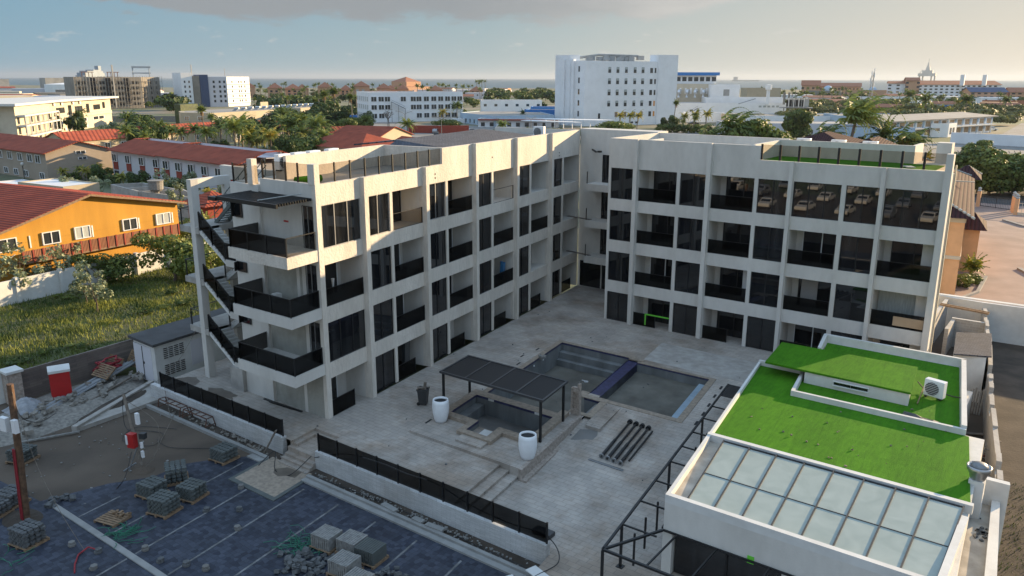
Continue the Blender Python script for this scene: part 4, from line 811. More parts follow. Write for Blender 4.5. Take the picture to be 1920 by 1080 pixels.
# loose things on balconies
t = MB(); p = l2s(-.9, 2.0); t.lathe([(.03, 0), (.04, .5), (.07, .9), (.1, 1.15), (0, 1.15)], (p[0], p[1], 6.4), 10); single('white_cone', t, 'white_paint', 'slim white vase standing on the second balcony of the left wing', 'vase')
p = l2s(-.6, 21.2); t = MB(); t.cbox((p[0], p[1], 4.0), (.25, .5, 1.3), .3, (.1, .1)); t.cbox((p[0], p[1] - .1, 4.4), (.2, .3, .7), .8, (.2, 0)); single('blue_sheet', t, 'blue_cloth', 'blue cloth hanging over a balcony rail of the left wing', 'cloth')
t = MB(tfR); t.box(5.9, 7.9, .02, .04, .95, 1.05); t.box(5.9, 6.0, .02, .04, .15, .95); single('green_barrier', t, 'lime', 'bright green strip along the ground floor rail of the right wing', 'barrier')
t = MB(); t.box(-3.1, -2.7, -.9, -.5, 6.45, 6.95); single('bucket', t, 'white_paint', 'white box on the middle front balcony', 'box')
# ============================================================ RESTAURANT PAVILION WITH TURF ROOF
pav = thing('pavilion', 'low white pavilion with artificial turf roof and sloped glass skylight', 'pavilion')
FX, BX = 20.99, 18.4
def pl(y): return 20.99 - .1497 * (y + 1.25)         # left (west) face of the pavilion
m_ = MB()
m_.prism([(pl(-1.25), -1.25), (30.9, -1.25), (30.55, 4.2), (30.1, 12.5), (29.2, 12.5), (27.75, 22.5), (20.3, 22.5), (20.8, 19.6), (19.0, 19.6), (pl(15.9), 15.9)], 1.4, 2.62)
m_.prism([(21.3, -.9), (30.6, -.9), (28.6, 15.0), (28.5, 22.3), (20.4, 22.3), (19.3, 14.0)], -.45, 1.39)
m_.box(20.95, 21.35, -1.2, -.8, -.45, 1.4); m_.box(25.6, 25.9, -1.2, -.95, -.45, 1.4)
part('wall', m_, 'stucco_smooth', pav)
m_ = MB(); m_.box(21.4, 30.5, -1.0, -.92, -.4, 1.38); m_.prism([(21.0, -.8), (21.06, -.8), (19.3, 13.5), (19.24, 13.5)], -.4, 1.38); gl_ = part('shopfront_glass', m_, 'dark_glass', pav)
m_ = MB()
for x in (23.5, 25.75, 28.0): m_.box(x - .04, x + .04, -1.06, -1.0, -.4, 1.38)
part('frame', m_, 'black_metal', gl_)
# skylight bay: upstand walls, sloped panes and bars
m_ = MB(); m_.prism([(pl(-1.25), -1.25), (30.9, -1.25), (30.9, -1.02), (pl(-1.02), -1.02)], 2.62, 2.95); part('parapet', m_, 'white_paint', pav)
m_ = MB(); m_.prism([(pl(-1.02), -1.02), (pl(-1.02) + .16, -1.02), (pl(4.8) + .16, 4.8), (pl(4.8), 4.8)], 2.62, 2.94); part('parapet', m_, 'white_paint', pav)
m_ = MB(); m_.prism([(pl(4.8), 4.8), (30.62, 4.8), (30.62, 5.05), (pl(5.05), 5.05)], 2.62, 2.98); part('parapet', m_, 'white_paint', pav)
m_ = MB(); m_.box(30.35, 30.6, -1.02, 4.0, 2.62, 2.9); part('parapet', m_, 'white_paint', pav)
m_ = MB(); m_.prism([(pl(5.05), 5.05), (pl(5.05) + .13, 5.05), (pl(15.9) + .13, 15.9), (pl(15.9), 15.9)], 2.62, 2.9); part('parapet', m_, 'white_paint', pav)
m_ = MB(); m_.prism([(pl(-1.02) + .16, -1.02), (21.72, -1.02), (20.98, 4.78), (pl(4.8) + .16, 4.78)], 2.62, 2.66); part('gutter', m_, 'roof_screed', pav)
bx = [(20.89, 21.71), (21.78, 22.70), (23.03, 23.71), (24.27, 24.79), (25.51, 25.87), (26.76, 26.94), (27.97, 28.0), (29.2, 29.1), (30.34, 30.34)]
bx = [(20.93 + 1.176 * i, 21.72 + 1.078 * i) for i in range(9)]
def zs(y): return 2.70 + .20 * (y + 1.02) / 5.6
for i in range(8):
    for (ya, yb) in ((-1.0, 1.55), (1.6, 4.55)):
        m_ = MB()
        def xx(k, y): a, b = bx[k]; return b + (a - b) * (y + 1.02) / 5.6
        m_.slab([(xx(i, ya) + .03, ya, zs(ya)), (xx(i + 1, ya) - .03, ya, zs(ya)), (xx(i + 1, yb) - .03, yb, zs(yb)), (xx(i, yb) + .03, yb, zs(yb))], .02); part('skylight_pane', m_, 'skylight_glass', pav)
m_ = MB()
for i in range(9): m_.bar((xx(i, -1.0), -1.0, zs(-1.0) + .02), (xx(i, 4.7), 4.7, zs(4.7) + .02), .055, .06)
for y in (1.57,): m_.bar((xx(0, y), y, zs(y) + .01), (xx(8, y), y, zs(y) + .01), .03, .03)
m_.bar((xx(0, 4.65), 4.65, zs(4.65) + .01), (xx(8, 4.65), 4.65, zs(4.65) + .01), .05, .05)
part('skylight_bar', m_, 'bin_plastic', pav)
# turf
m_ = MB(); m_.prism([(pl(5.05) + .14, 5.06), (30.54, 5.06), (29.5, 12.25), (21.6, 12.25), (20.98, 15.7), (pl(15.8) + .14, 15.7)], 2.62, 2.70); part('turf', m_, 'turf', pav)
m_ = MB(); m_.prism([(21.55, 12.42), (29.1, 12.42), (27.65, 22.3), (20.4, 22.3), (20.78, 19.7), (19.1, 18.6), (21.05, 15.7)], 2.615, 2.66); part('turf', m_, 'turf', pav)
# low parapets round the raised box and the back enclosure
m_ = MB(); m_.prism([(21.4, 12.25), (29.35, 12.25), (29.33, 12.42), (21.55, 12.42)], 2.62, 2.98); part('parapet', m_, 'white_paint', pav)
m_ = MB(); m_.prism([(21.4, 12.25), (21.55, 12.42), (21.05, 15.7), (20.9, 15.7)], 2.62, 2.98); part('parapet', m_, 'white_paint', pav)
m_ = MB(); m_.prism([(18.45, 15.72), (20.9, 15.72), (20.9, 15.9), (18.45, 15.9)], 2.62, 2.98); part('parapet', m_, 'white_paint', pav)
m_ = MB(); m_.prism([(29.12, 12.42), (29.35, 12.42), (27.9, 22.6), (27.68, 22.45)], 2.62, 3.12); part('parapet', m_, 'white_paint', pav)
m_ = MB(); m_.prism([(20.1, 22.45), (27.9, 22.45), (27.9, 22.65), (20.1, 22.65)], 2.62, 3.12); part('parapet', m_, 'white_paint', pav)
m_ = MB(); m_.prism([(20.1, 22.45), (20.3, 22.45), (20.75, 19.65), (20.55, 19.65)], 2.62, 3.12); part('parapet', m_, 'white_paint', pav)
m_ = MB(); m_.prism([(19.2, 14.55), (26.58, 14.45), (26.08, 18.7), (18.8, 18.5)], 3.30, 3.40); part('box_turf', m_, 'turf', pav)
m_ = MB(); m_.prism([(21.35, 14.6), (26.5, 14.5), (26.0, 18.6), (18.95, 18.4), (19.3, 15.95), (21.2, 15.95)], 2.6, 3.298); bw = part('box_wall', m_, 'white_paint', pav)
m_ = MB()
for x in (22.9, 23.75): m_.box(x, x + .82, 14.48, 14.56, 2.95, 3.12)
cw = part('clerestory_window', m_, 'dark_glass', bw); m_ = MB(); m_.box(22.85, 24.62, 14.44, 14.5, 3.12, 3.17); m_.box(22.85, 24.62, 14.44, 14.5, 2.9, 2.95); part('frame', m_, 'white_metal', pav)
m_ = MB(); m_.box(24.35, 24.6, -1.27, -1.25, 1.32, 1.62); part('sticker', m_, 'lime', pav)
# side service strip on the right
m_ = MB(); m_.prism([(30.7, -1.2), (32.2, -1.2), (31.2, 8.9), (30.25, 8.9)], 1.0, 1.24); part('side_roof', m_, 'roof_screed', pav)
m_ = MB(); m_.prism([(31.9, -3), (32.35, -3), (31.25, 8.9), (30.95, 8.9)], -.9, 1.5); m_.prism([(30.1, 8.9), (31.5, 8.9), (31.45, 9.2), (30.05, 9.2)], -.9, 2.35); part('side_wall', m_, 'white_paint', pav)
fan = thing('roof_fan', 'round aluminium exhaust fan on a white duct at the turf edge', 'exhaust fan', (30.42, 7.6, 2.3))
m_ = MB(); m_.box(-.28, .28, -.28, .28, -1.2, .55); part('duct', m_, 'white_paint', fan)
m_ = MB(); m_.lathe([(.26, .55), (.30, .65), (.34, .8), (.44, .95), (.46, 1.12), (.42, 1.14), (.36, 1.0), (.30, .98)], n=24); part('bowl', m_, 'alu', fan, smooth=True)
m_ = MB(); m_.lathe([(.30, 1.0), (.33, 1.12), (.26, 1.22), (.14, 1.27), (0, 1.28)], n=24); part('cap', m_, 'grey_metal', fan, smooth=True)
ac_unit((27.35, 16.4, 2.7), -.25, 'white air conditioner standing on the pavilion turf beside the raised box')
m_ = MB(); m_.tube([(27.55, 16.8, 2.9), (28.1, 17.0, 2.75), (28.6, 16.9, 2.8)], .03, 6); m_.tube([(26.4, 17.2, 3.1), (26.8, 17.0, 2.8), (27.2, 16.8, 2.9)], .03, 6); single('cooling_pipe', m_, 'hose', 'black insulated pipe running from the pavilion air conditioner', 'pipe')
m_ = MB(); m_.bar((26.85, 14.9, 2.75), (26.75, 17.1, 2.95), .05); single('timber_batten', m_, 'wood', 'wooden batten leaning by the raised turf box', 'batten')
random.seed(11); m_ = MB()
n = 7; vs = []; fs = []
for i in range(n):
    for j in range(4): vs.append((26.5 + i * .28, 12.6 + j * .35 * (1 - .08 * i) + random.uniform(-.05, .05), 2.70 + (random.uniform(.02, .2) if 0 < j < 3 and 0 < i < n - 1 else 0)))
for i in range(n - 1):
    for j in range(3): fs.append((i * 4 + j, (i + 1) * 4 + j, (i + 1) * 4 + j + 1, i * 4 + j + 1))
m_.add(vs, fs); single('crumpled_tarp', m_, 'black_tarp', 'crumpled black tarp on the turf beside the low parapet', 'tarp')
ac_unit((31.3, -.8, 1.25), .1, 'white air conditioner on the narrow service roof right of the skylight')
m_ = MB(); random.seed(4)
for i in range(30): m_.cbox((30.75 + abs(random.gauss(0, .3)), 6.2 + random.gauss(0, .35), 1.26 + .02), (random.uniform(.04, .14),) * 2 + (.05,), random.uniform(0, 3))
single('mortar_rubble', m_, 'grey_stone', 'scattered mortar crumbs on the service roof', 'rubble')
# steel canopy frame wrapped round the pavilion
fr = thing('steel_pergola', 'black steel canopy frame without covering along the pavilion wall', 'steel frame')
def fx(y): return 19.81 - .1445 * (y + 3.88)
m_ = MB(); z = 1.45
m_.bar((fx(-3.88), -3.88, z), (fx(14.9), 14.9, z), .09); m_.bar((fx(-3.88), -3.88, z), (30.5, -3.88, z), .09); m_.bar((21.0, -1.32, z), (30.9, -1.32, z), .07); m_.bar((fx(-3.88), -3.88, z), (21.0, -1.35, z), .09)
m_.bar((pl(-1.2) - .06, -1.2, z), (pl(14.8) - .06, 14.8, z), .07)
part('rail', m_, 'black_metal', fr)
for y in (-1.9, .15, 2.1, 4.14, 5.9, 7.7, 9.59, 11.35, 13.1, 14.86):
    m_ = MB(); m_.bar((fx(y), y, z), (pl(y) - .06, y, z), .06); part('cross_bar', m_, 'black_metal', fr)
for x in (21.6, 23.2, 25.2, 27.2): m_ = MB(); m_.bar((x, -3.84, z), (x + .0, -1.36, z), .06); part('cross_bar', m_, 'black_metal', fr)
for y in (-3.88, -1.9, 4.14, 9.59): m_ = MB(); m_.bar((fx(y), y, -.45), (fx(y), y, z - .04), .09); m_.box(fx(y) - .14, fx(y) + .14, y - .14, y + .14, -.45, -.42); part('post', m_, 'black_metal', fr)
for y, x in ((-2.2, 20.25), (-.9, 20.05), (.5, 19.88), (6.2, 19.0), (8, 18.8)): m_ = MB(); m_.bar((x, y, z - 1.4), (x, y, z), .07); part('drop_post', m_, 'black_metal', fr)
m_ = MB(); m_.prism([(fx(12.9) + .08, 12.9), (pl(12.9) - .1, 12.9), (pl(14.8) - .1, 14.8), (fx(14.8) + .08, 14.8)], z + .04, z + .06); part('mesh_cover', m_, 'mesh_fabric', fr)
# white planks on the ground front right
m_ = MB(); m_.cbox((17.5, -4.4, -.42), (1.6, .5, .04), -.3); single('white_board', m_, 'white_paint', 'large white board lying at the end of the perimeter wall', 'board')
m_ = MB(); m_.cbox((17.1, -5.5, -.42), (1.7, .3, .04), -.5); single('white_board', m_, 'white_paint', 'narrow white board lying nearest the black frame post', 'board')

# ============================================================ RIGHT-HAND STRIP: walls, hut, rubble
m_ = MB(); m_.prism([(26.6, 41.4), (40, 42.2), (40, 42.5), (26.6, 41.7)], -.9, 2.0); m_.prism([(22.0, 41.9), (26.6, 41.4), (26.6, 41.7), (22.0, 42.2)], -.9, 2.0); m_.prism([(22.0, 41.85), (40, 42.1), (40, 42.6), (22.0, 42.25)], 2.0, 2.06); single('garden_wall', m_, 'white_paint', 'long white garden wall between the building and the peach house', 'wall')
t = thing('block_wall', 'rough unplastered grey block wall with broken top beside the earth plot', 'wall')
pts = [(26.8, 41.3), (28.2, 32.3), (29.05, 25.4), (29.8, 19.7), (30.8, 13.1), (31.3, 9.3)]
m_ = MB(); m_.add([], [])
random.seed(8)
for a, b in zip(pts[:-1], pts[1:]):
    a = Vector(a); b = Vector(b); L_ = (b - a).length; d_ = (b - a) / L_; n_ = Vector((d_.y, -d_.x)); k = int(L_ / .8)
    for i in range(k):
        p, q = a + d_ * (L_ * i / k), a + d_ * (L_ * (i + 1) / k); h = 1.8 + random.choice((0, -.2, 0, .12, -.4)); m_.prism([tuple(p), tuple(q), tuple(q + n_ * .22), tuple(p + n_ * .22)], -.95, h)
part('wall', m_, 'grey_block', t)
t = thing('block_room', 'roofless grey block room under construction behind the right wing', 'building')
m_ = MB(); m_.box(24.0, 24.25, 33.5, 41.3, -.5, 1.9); m_.box(25.2, 27.4, 36.6, 36.85, -.5, 1.7); m_.box(25.2, 25.45, 33.8, 36.6, -.5, 1.6); m_.box(26.0, 27.6, 34.0, 34.3, -.5, 1.2); part('wall', m_, 'grey_block', t)
m_ = MB(); m_.bar((24.0, 39.0, 1.95), (27.3, 38.4, 1.95), .12); m_.bar((24.0, 39.4, 1.95), (27.3, 38.8, 1.95), .10); part('beam', m_, 'wood', t)
t = thing('tiled_hut', 'small white hut with dark slate-tiled lean-to roof', 'hut')
m_ = MB(); m_.prism([(26.9, 25.4), (28.6, 25.8), (28.2, 30.1), (26.5, 29.2)], -.5, 2.45); part('wall', m_, 'white_paint', t)
m_ = MB(); m_.slab([(26.45, 29.2, 2.75), (26.95, 25.1, 2.55), (28.85, 25.9, 2.55), (28.3, 30.3, 2.75)], .08); part('roof', m_, 'slate_tile', t)
m_ = MB(); m_.prism([(29.5, 9.2), (31.2, 9.2), (30.8, 13), (29.0, 25), (27, 41), (22.5, 41), (24.3, 27.8), (25.45, 27.7), (25.5, 26.2), (25.6, 22.7), (27.9, 22.6)], -.6, -.43); struct('yard_earth', m_, 'sand')
m_ = MB(); m_.add([(31, -40, -.9), (90, -40, -.9), (90, 42, -.9), (27, 42, -.9)], [(0, 1, 2, 3)]); struct('earth_plot', m_, 'soil')
random.seed(21)
def planks(name, label, cx, cy, n, L0, sx, sy, z=-.42, mt='old_wood', w=.14, mean=None):
    m_ = MB()
    for i in range(n): m_.cbox((cx + random.uniform(-sx, sx), cy + random.uniform(-sy, sy), z + .03 * i * .6), (random.uniform(.6, 1) * L0, w, .03), (mean if mean is not None else 1.2) + random.uniform(-.5, .5), (random.uniform(-.05, .05), random.uniform(-.06, .06)))
    return single(name, m_, mt, label, 'planks')
planks('plank_pile', 'pile of old planks behind the right wing beside the tiled hut', 25.6, 30.5, 16, 2.2, .7, 1.6)
planks('plank_pile', 'planks and battens scattered between pavilion and block wall', 29.0, 19.0, 12, 2.2, .5, 1.6, mt='old_wood', mean=.2)
planks('plank_pile', 'boards lying nearest the exhaust fan behind the pavilion', 30.0, 13.2, 6, 1.8, .3, .8, mt='wood', mean=.2)
m_ = MB(); m_.box(26.6, 27.0, 31.4, 31.75, -.4, .5); single('wooden_crate', m_, 'wood', 'small light wooden box in front of the block room', 'box')
t = thing('scaffold_frame', 'pale steel scaffold frame leaning against the block wall', 'scaffold frame'); m_ = MB()
a, b = (29.3, 15.2), (30.35, 15.6)
for f in (0, .5, 1): x, y = a[0] + (b[0] - a[0]) * f, a[1] + (b[1] - a[1]) * f; m_.tube([(x, y - .9, -.4), (x + .1, y + .9, .9)], .03, 6)
for f in (0.15, .5, .85): m_.tube([(a[0] + .1 * f, a[1] - .9 + 1.8 * f, -.4 + 1.3 * f), (b[0] + .1 * f, b[1] - .9 + 1.8 * f, -.4 + 1.3 * f)], .03, 6)
part('frame', m_, 'pale_stone', t)
m_ = MB(); m_.tube([(28.8, 18.2, -.35), (29.6, 17.6, -.3), (30.2, 17.8, -.35), (30.4, 16.8, -.35), (29.6, 16.3, -.35), (28.9, 16.8, -.35)], .035, 6); single('red_hose', m_, 'red_cloth', 'red hose curled on the ground behind the pavilion', 'hose')
m_ = MB()
for i in range(6): m_.bar((28.2 + .13 * i, 23.6, -.4), (28.25 + .13 * i, 24.0, .9 + .1 * (i % 3)), .09)
single('leaning_boards', m_, 'pale_stone', 'row of pale boards leaning against the hut base', 'planks')
for i, (x, y) in enumerate(((29.9, 12.2), (30.25, 11.3))):
    m_ = MB(); m_.tube([(x, y, -.4), (x + .35, y + .3, 1.3)], .09, 8); single('leaning_sheet', m_, 'grey_metal', ('rolled metal sheet leaning on the block wall, farther one', 'rolled metal sheet leaning on the block wall, nearer one')[i], 'sheet')

# ============================================================ PEACH HOUSE, DRIVE, GATE
m_ = MB(); m_.add([(15, 42.5, -.4), (60, 43, -.4), (60, 118, -.4), (12, 118, -.4)], [(0, 1, 2, 3)]); struct('driveway', m_, 'pave_brick')
m_ = MB(); m_.prism([(26.6, 68), (29.5, 62), (29.9, 62), (27.0, 68.2)], -.4, -.2); m_.prism([(29.5, 62), (40, 60), (40, 60.3), (29.6, 62.3)], -.4, -.2); m_.prism([(24.0, 51.5), (24.9, 55), (24.7, 62), (24.4, 62), (24.6, 55), (23.8, 51.8)], -.4, -.22); m_.prism([(21.8, 101), (24.6, 97), (40, 95), (40, 95.4), (24.8, 97.4), (22.1, 101.3)], -.4, -.2); struct('drive_kerb', m_, 'kerb')
ph = thing('peach_house', 'peach coloured house with dark red tiled roof behind the right wing', 'house', (23.3, 52.0, 0), R(7.4))
def hip(mb, x0, x1, y0, y1, z, h, r=None, axis='y'):
    if axis == 'y': cx = (x0 + x1) / 2; i = (x1 - x0) / 2 if r is None else r; A_, B_ = (cx, y0 + i, z + h), (cx, y1 - i, z + h)
    else: cy = (y0 + y1) / 2; i = (y1 - y0) / 2 if r is None else r; A_, B_ = (x0 + i, cy, z + h), (x1 - i, cy, z + h)
    a, b, c, d = (x0, y0, z), (x1, y0, z), (x1, y1, z), (x0, y1, z)
    if axis == 'y': mb.add([a, b, c, d, A_, B_], [(0, 1, 4), (1, 2, 5, 4), (2, 3, 5), (3, 0, 4, 5), (3, 2, 1, 0)])
    else: mb.add([a, b, c, d, A_, B_], [(0, 1, 5, 4), (1, 2, 5), (2, 3, 4, 5), (3, 0, 4), (3, 2, 1, 0)])
m_ = MB(); m_.box(-14, 0, 0, 34, -.5, 6.6); m_.box(0, 1.5, 11.5, 17, -.5, 3.9); part('wall', m_, 'peach', ph)
m_ = MB(); m_.box(0, .06, 0, 11.4, 3.0, 3.3); m_.box(-.05, .07, -.1, 34, 6.3, 6.7); m_.box(-10, .05, -.1, 0, 6.3, 6.7); m_.box(-2.2, -1.2, -.12, 0, -.5, 6.3); m_.box(-1.2, 0, -.1, 0, 3.0, 3.3); part('trim', m_, 'cream', ph)
m_ = MB(); hip(m_, -14.6, .65, -.6, 34.6, 6.75, 3.4, r=7.6); hip(m_, -1.2, 2.1, 10.9, 17.6, 4.0, 1.3, r=1.2, axis='x'); hip(m_, -2, 1.4, 33, 40, 6.6, 1.4, r=1.5, axis='x'); part('roof', m_, 'maroon_tile', ph)
m_ = MB()
for a, b in (((.65, -.6, 6.82), (-6.97, 7.0, 10.22)), ((.65, 34.6, 6.82), (-6.97, 27, 10.22)), ((1.4, 40, 6.7), (-.3, 36.5, 8.0))):
    a = Vector(a); b = Vector(b); k = int((b - a).length / .5)
    for i in range(k): m_.tube([a.lerp(b, i / k), a.lerp(b, (i + .6) / k)], .11, 6)
part('ridge_tile', m_, 'curtain', ph)
m_ = MB(); m_.box(-2.2, .5, 18, 18.25, 7.9, 8.0); part('roof_bar', m_, 'cream', ph)
mr_ = thing('maroon_roof_house', 'wide maroon tiled hip roof showing above the right wing terrace', 'house')
m_ = MB(); m_.box(-12, 6, 104, 128, -1, 7.0); part('wall', m_, 'peach', mr_); m_ = MB(); hip(m_, -14, 2, 103, 122, 7.4, 2.6, r=8); hip(m_, -3, 8, 100, 116, 6.8, 2.9, r=5); part('roof', m_, 'maroon_tile', mr_)
gt = thing('driveway_gate', 'black metal double gate between cream pillars with lanterns', 'gate')
m_ = MB()
for a, b in (((17.6, 113.4), (19.7, 112.4)), ((19.7, 112.4), (21.7, 111.4))):
    m_.bar((*a, 1.3), (*b, 1.3), .08); m_.bar((*a, -.2), (*b, -.2), .08); m_.bar((*a, -.3), (*a, 1.4), .08)
    for i in range(9): x, y = a[0] + (b[0] - a[0]) * i / 9, a[1] + (b[1] - a[1]) * i / 9; m_.bar((x, y, -.2), (x, y, 1.3), .03)
part('leaf', m_, 'black_metal', gt)
for x, y in ((17.2, 113.6), (22.0, 111.2), (22.3, 109.6), (22.7, 108.0)):
    m_ = MB(); m_.box(x - .25, x + .25, y - .25, y + .25, -.4, 1.9); pl_ = part('pillar', m_, 'peach', gt); m_ = MB(); m_.lathe([(.2, 1.9), (.32, 2.0), (.2, 2.15), (.26, 2.4), (0, 2.6)], (x, y, 0), 8); part('lantern', m_, 'curtain', pl_)
m_ = MB()
for i in range(22): m_.bar((22.9 + .5 * i, 107.9, -.4), (22.9 + .5 * i, 107.9, 1.4), .05)
m_.bar((22.8, 107.9, 1.3), (34, 107.9, 1.3), .07); m_.box(22.8, 34, 107.8, 108.0, -.4, 0); single('iron_fence', m_, 'cream', 'pale iron railing right of the driveway gate', 'fence')
# ============================================================ SITE CORNER ON THE LEFT
sh = thing('utility_shed', 'white utility shed with louvred wall and flat black roof', 'shed')
m_ = MB(); m_.prism([(-17.3, -1.6), (-14.5, -1.75), (-15.2, 5.5), (-18.0, 5.5)], -.9, 1.78); part('wall', m_, 'white_paint', sh)
m_ = MB(); m_.prism([(-17.6, -1.8), (-14.3, -1.95), (-15.1, 5.8), (-18.3, 5.8)], 1.78, 1.95); part('roof', m_, 'asphalt', sh)
m_ = MB(); m_.box(-17.1, -15.0, -1.74, -1.68, -.85, 1.55); dr = part('door', m_, 'lilac_white', sh); m_ = MB(); m_.box(-16.07, -16.03, -1.77, -1.74, -.8, 1.5); m_.box(-15.95, -15.9, -1.79, -1.74, .3, .45); part('handle', m_, 'black_metal', dr)
m_ = MB()
for (ya, yb) in ((-1.15, -.85), (-.75, -.45), (-.35, -.05), (.05, .35)):
    for z0 in (-.4, .75):
        for i in range(6): z = z0 + .13 * i; x = -14.5 - .0966 * (ya + 1.75); m_.box(x - .02, x + .03, ya, yb, z, z + .045)
part('louvre', m_, 'dark_open', sh)
for (ya, yb) in ((.9, 2.6), (3.4, 4.6)): m_ = MB(); x = -14.5 - .0966 * (ya + 1.75); m_.prism([(x + .02, ya), (x + .02 - .0966 * (yb - ya), yb), (x - .03 - .0966 * (yb - ya), yb), (x - .03, ya)], -.3, 1.4); part('door', m_, 'lilac_white', sh)
bw_ = thing('boundary_wall', 'weathered brown plank-marked wall along the grass lot', 'wall')
m_ = MB(); m_.prism([(-19.2, -8.1), (-19.05, -8.1), (-19.7, 1.0), (-19.85, 1.0)], -1.1, .92); m_.prism([(-19.7, 1.0), (-19.85, 1.0), (-22.5, 14), (-22.3, 14)], -1.1, .92); part('wall', m_, 'plank_wall', bw_)
gp = thing('gate_pillar', 'pale stone gate pillar with white cap and white wall at the left edge', 'pillar')
m_ = MB(); m_.box(-19.35, -18.5, -8.9, -8.1, -1, 1.1); part('pillar', m_, 'stone_face', gp); m_ = MB(); m_.box(-19.45, -18.35, -9.0, -8.0, 1.1, 1.25); part('cap', m_, 'white_paint', gp)
m_ = MB(); m_.box(-26, -19.35, -9.2, -8.9, -1, 1.05); part('wall', m_, 'white_paint', gp)
tl = thing('portable_toilet', 'red portable toilet with white domed roof in the site corner', 'portable toilet', (-16.95, -6.6, -.93), rz=R(-22))
m_ = MB(); m_.box(-.55, .55, -.55, .55, .1, 2.0); part('cabin', m_, 'red_plastic', tl, bevel=.03); m_ = MB(); m_.box(-.6, .6, -.6, .6, 0, .1); part('base', m_, 'bin_plastic', tl)
m_ = MB()
vs = []
for i in range(7): a = -.6 + .2 * i; vs += [(a, -.6, 2.0), (a, -.6, 2.12 + .14 * math.cos(a * 2.2)), (a, .6, 2.12 + .14 * math.cos(a * 2.2)), (a, .6, 2.0)]
fs = [(i * 4 + j, i * 4 + (j + 1) % 4, i * 4 + 4 + (j + 1) % 4, i * 4 + 4 + j) for i in range(6) for j in range(4)] + [(3, 2, 1, 0), (24, 25, 26, 27)]
m_.add(vs, fs); part('roof', m_, 'white_paint', tl)
m_ = MB(); m_.box(-.4, .4, -.57, -.55, .2, 1.9); dr = part('door', m_, 'red_plastic', tl); m_ = MB(); m_.box(.3, .36, -.6, -.57, .9, 1.1); part('handle', m_, 'bin_plastic', dr)
for i, (a, b) in enumerate((((-15.2, -9.3, -.62), (-19.0, -1.6, -.35)), ((-15.3, -8.4, -.62), (-18.9, -.8, -.35)))):
    m_ = MB(); m_.tube([a, b], .12, 10); m_.tube([(a[0] + .2, a[1] + .1, a[2]), (b[0] + .2, b[1] + .2, b[2])], .08, 8); single('pvc_pipes', m_, 'pvc', ('grey plastic pipes lying nearest the portable toilet', 'grey plastic pipes lying nearest the earth ramp')[::-1][i], 'pipes')
m_ = MB(); m_.bar((-13.7, -8.5, -.75), (-17.0, -1.7, -.6), .14, .1); single('timber_beam', m_, 'old_wood', 'thin grey timber beam beside the plastic pipes', 'beam')
m_ = MB(); m_.bar((-12.5, -10.9, -.82), (-11.3, -8.3, -.80), .12, .08); single('timber_beam', m_, 'pale_stone', 'pale straight timber lying in the earth by the leaning pole', 'beam')
m_ = MB(); m_.prism([(-11.8, -8.5), (-11.5, -8.35), (-14.7, -1.9), (-15.0, -2.0)], -.93, -.55); m_.prism([(-12.6, -3.2), (-11.9, -3.2), (-11.6, -8.35), (-11.8, -8.5), (-14.9, -2.0)], -.93, -.70); struct('retaining_kerb', m_, 'concrete')
# earth mound and rubble
random.seed(5)
def mound(name, cx, cy, rx, ry, h, mt, zb=-.95, seed=1, rot=0):
    rnd = random.Random(seed); m_ = MB(); n, k = 20, 6; vs = [(cx, cy, zb + h)]; fs = []
    for i in range(1, k + 1):
        for j in range(n):
            a = 2 * math.pi * j / n; f = i / k; x = rx * f * math.cos(a); y = ry * f * math.sin(a)
            vs.append((cx + x * math.cos(rot) - y * math.sin(rot), cy + x * math.sin(rot) + y * math.cos(rot), zb + h * (1 - f ** 1.5) + (rnd.uniform(-.08, .08) * h if i < k else -.05)))
    for j in range(n): fs.append((0, 1 + j, 1 + (j + 1) % n))
    for i in range(k - 1):
        for j in range(n): fs.append((1 + i * n + j, 1 + (i + 1) * n + j, 1 + (i + 1) * n + (j + 1) % n, 1 + i * n + (j + 1) % n))
    m_.add(vs, fs); return struct(name, m_, mt)
mound('earth_mound', -15.8, -7.4, 3.0, 6.2, .45, 'rubble', rot=.3); mound('earth_mound', -13.5, -4.5, 1.5, 4.0, .35, 'soil', seed=4, rot=.35); mound('earth_mound', -4.4, -8.5, .8, .6, .22, 'sand', seed=7); mound('earth_mound', -4.2, -14.3, 1.2, .9, .3, 'soil', seed=9)
def stones(name, label, cx, cy, sx, sy, n, s0, s1, z, mt, seed, rot=0, cat='rubble'):
    rnd = random.Random(seed); m_ = MB()
    for i in range(n):
        x, y = rnd.gauss(0, sx), rnd.gauss(0, sy); s_ = rnd.uniform(s0, s1); c_ = (cx + x * math.cos(rot) - y * math.sin(rot), cy + x * math.sin(rot) + y * math.cos(rot), z + s_ * .3 + rnd.random() * s1 * (.8 if abs(x) < sx and abs(y) < sy else .1))
        m_.cbox(c_, (s_ * rnd.uniform(.7, 1.4), s_, s_ * rnd.uniform(.4, .8)), rnd.uniform(0, 3), (rnd.uniform(-.5, .5), rnd.uniform(-.5, .5)))
    o = single(name, m_, mt, label, cat); o['kind'] = 'stuff'; return o
stones('rubble', 'broken concrete rubble scattered along the plastic pipes', -15.9, -6.6, .8, 3.2, 110, .08, .38, -.68, 'rubble', 1, rot=.3)
stones('rubble', 'small gravel and debris scattered on the bare earth of the site', -9, -7.5, 3.2, 3.2, 90, .03, .10, -.92, 'pale_stone', 2)
stones('rubble', 'gravel and white crumbs in the strip under the long white wall', 10, -3.6, 4.0, .14, 260, .03, .09, -.86, 'pale_stone', 3)
stones('rubble', 'stones and scraps in the strip under the shorter white wall', -5, -3.55, 3.4, .16, 120, .04, .13, -.86, 'rubble', 4)
t = thing('tarp_heap', 'grey plastic sheet heaped over rubble near the gate pillar', 'tarp'); rnd = random.Random(3); m_ = MB(); vs = []; fs = []
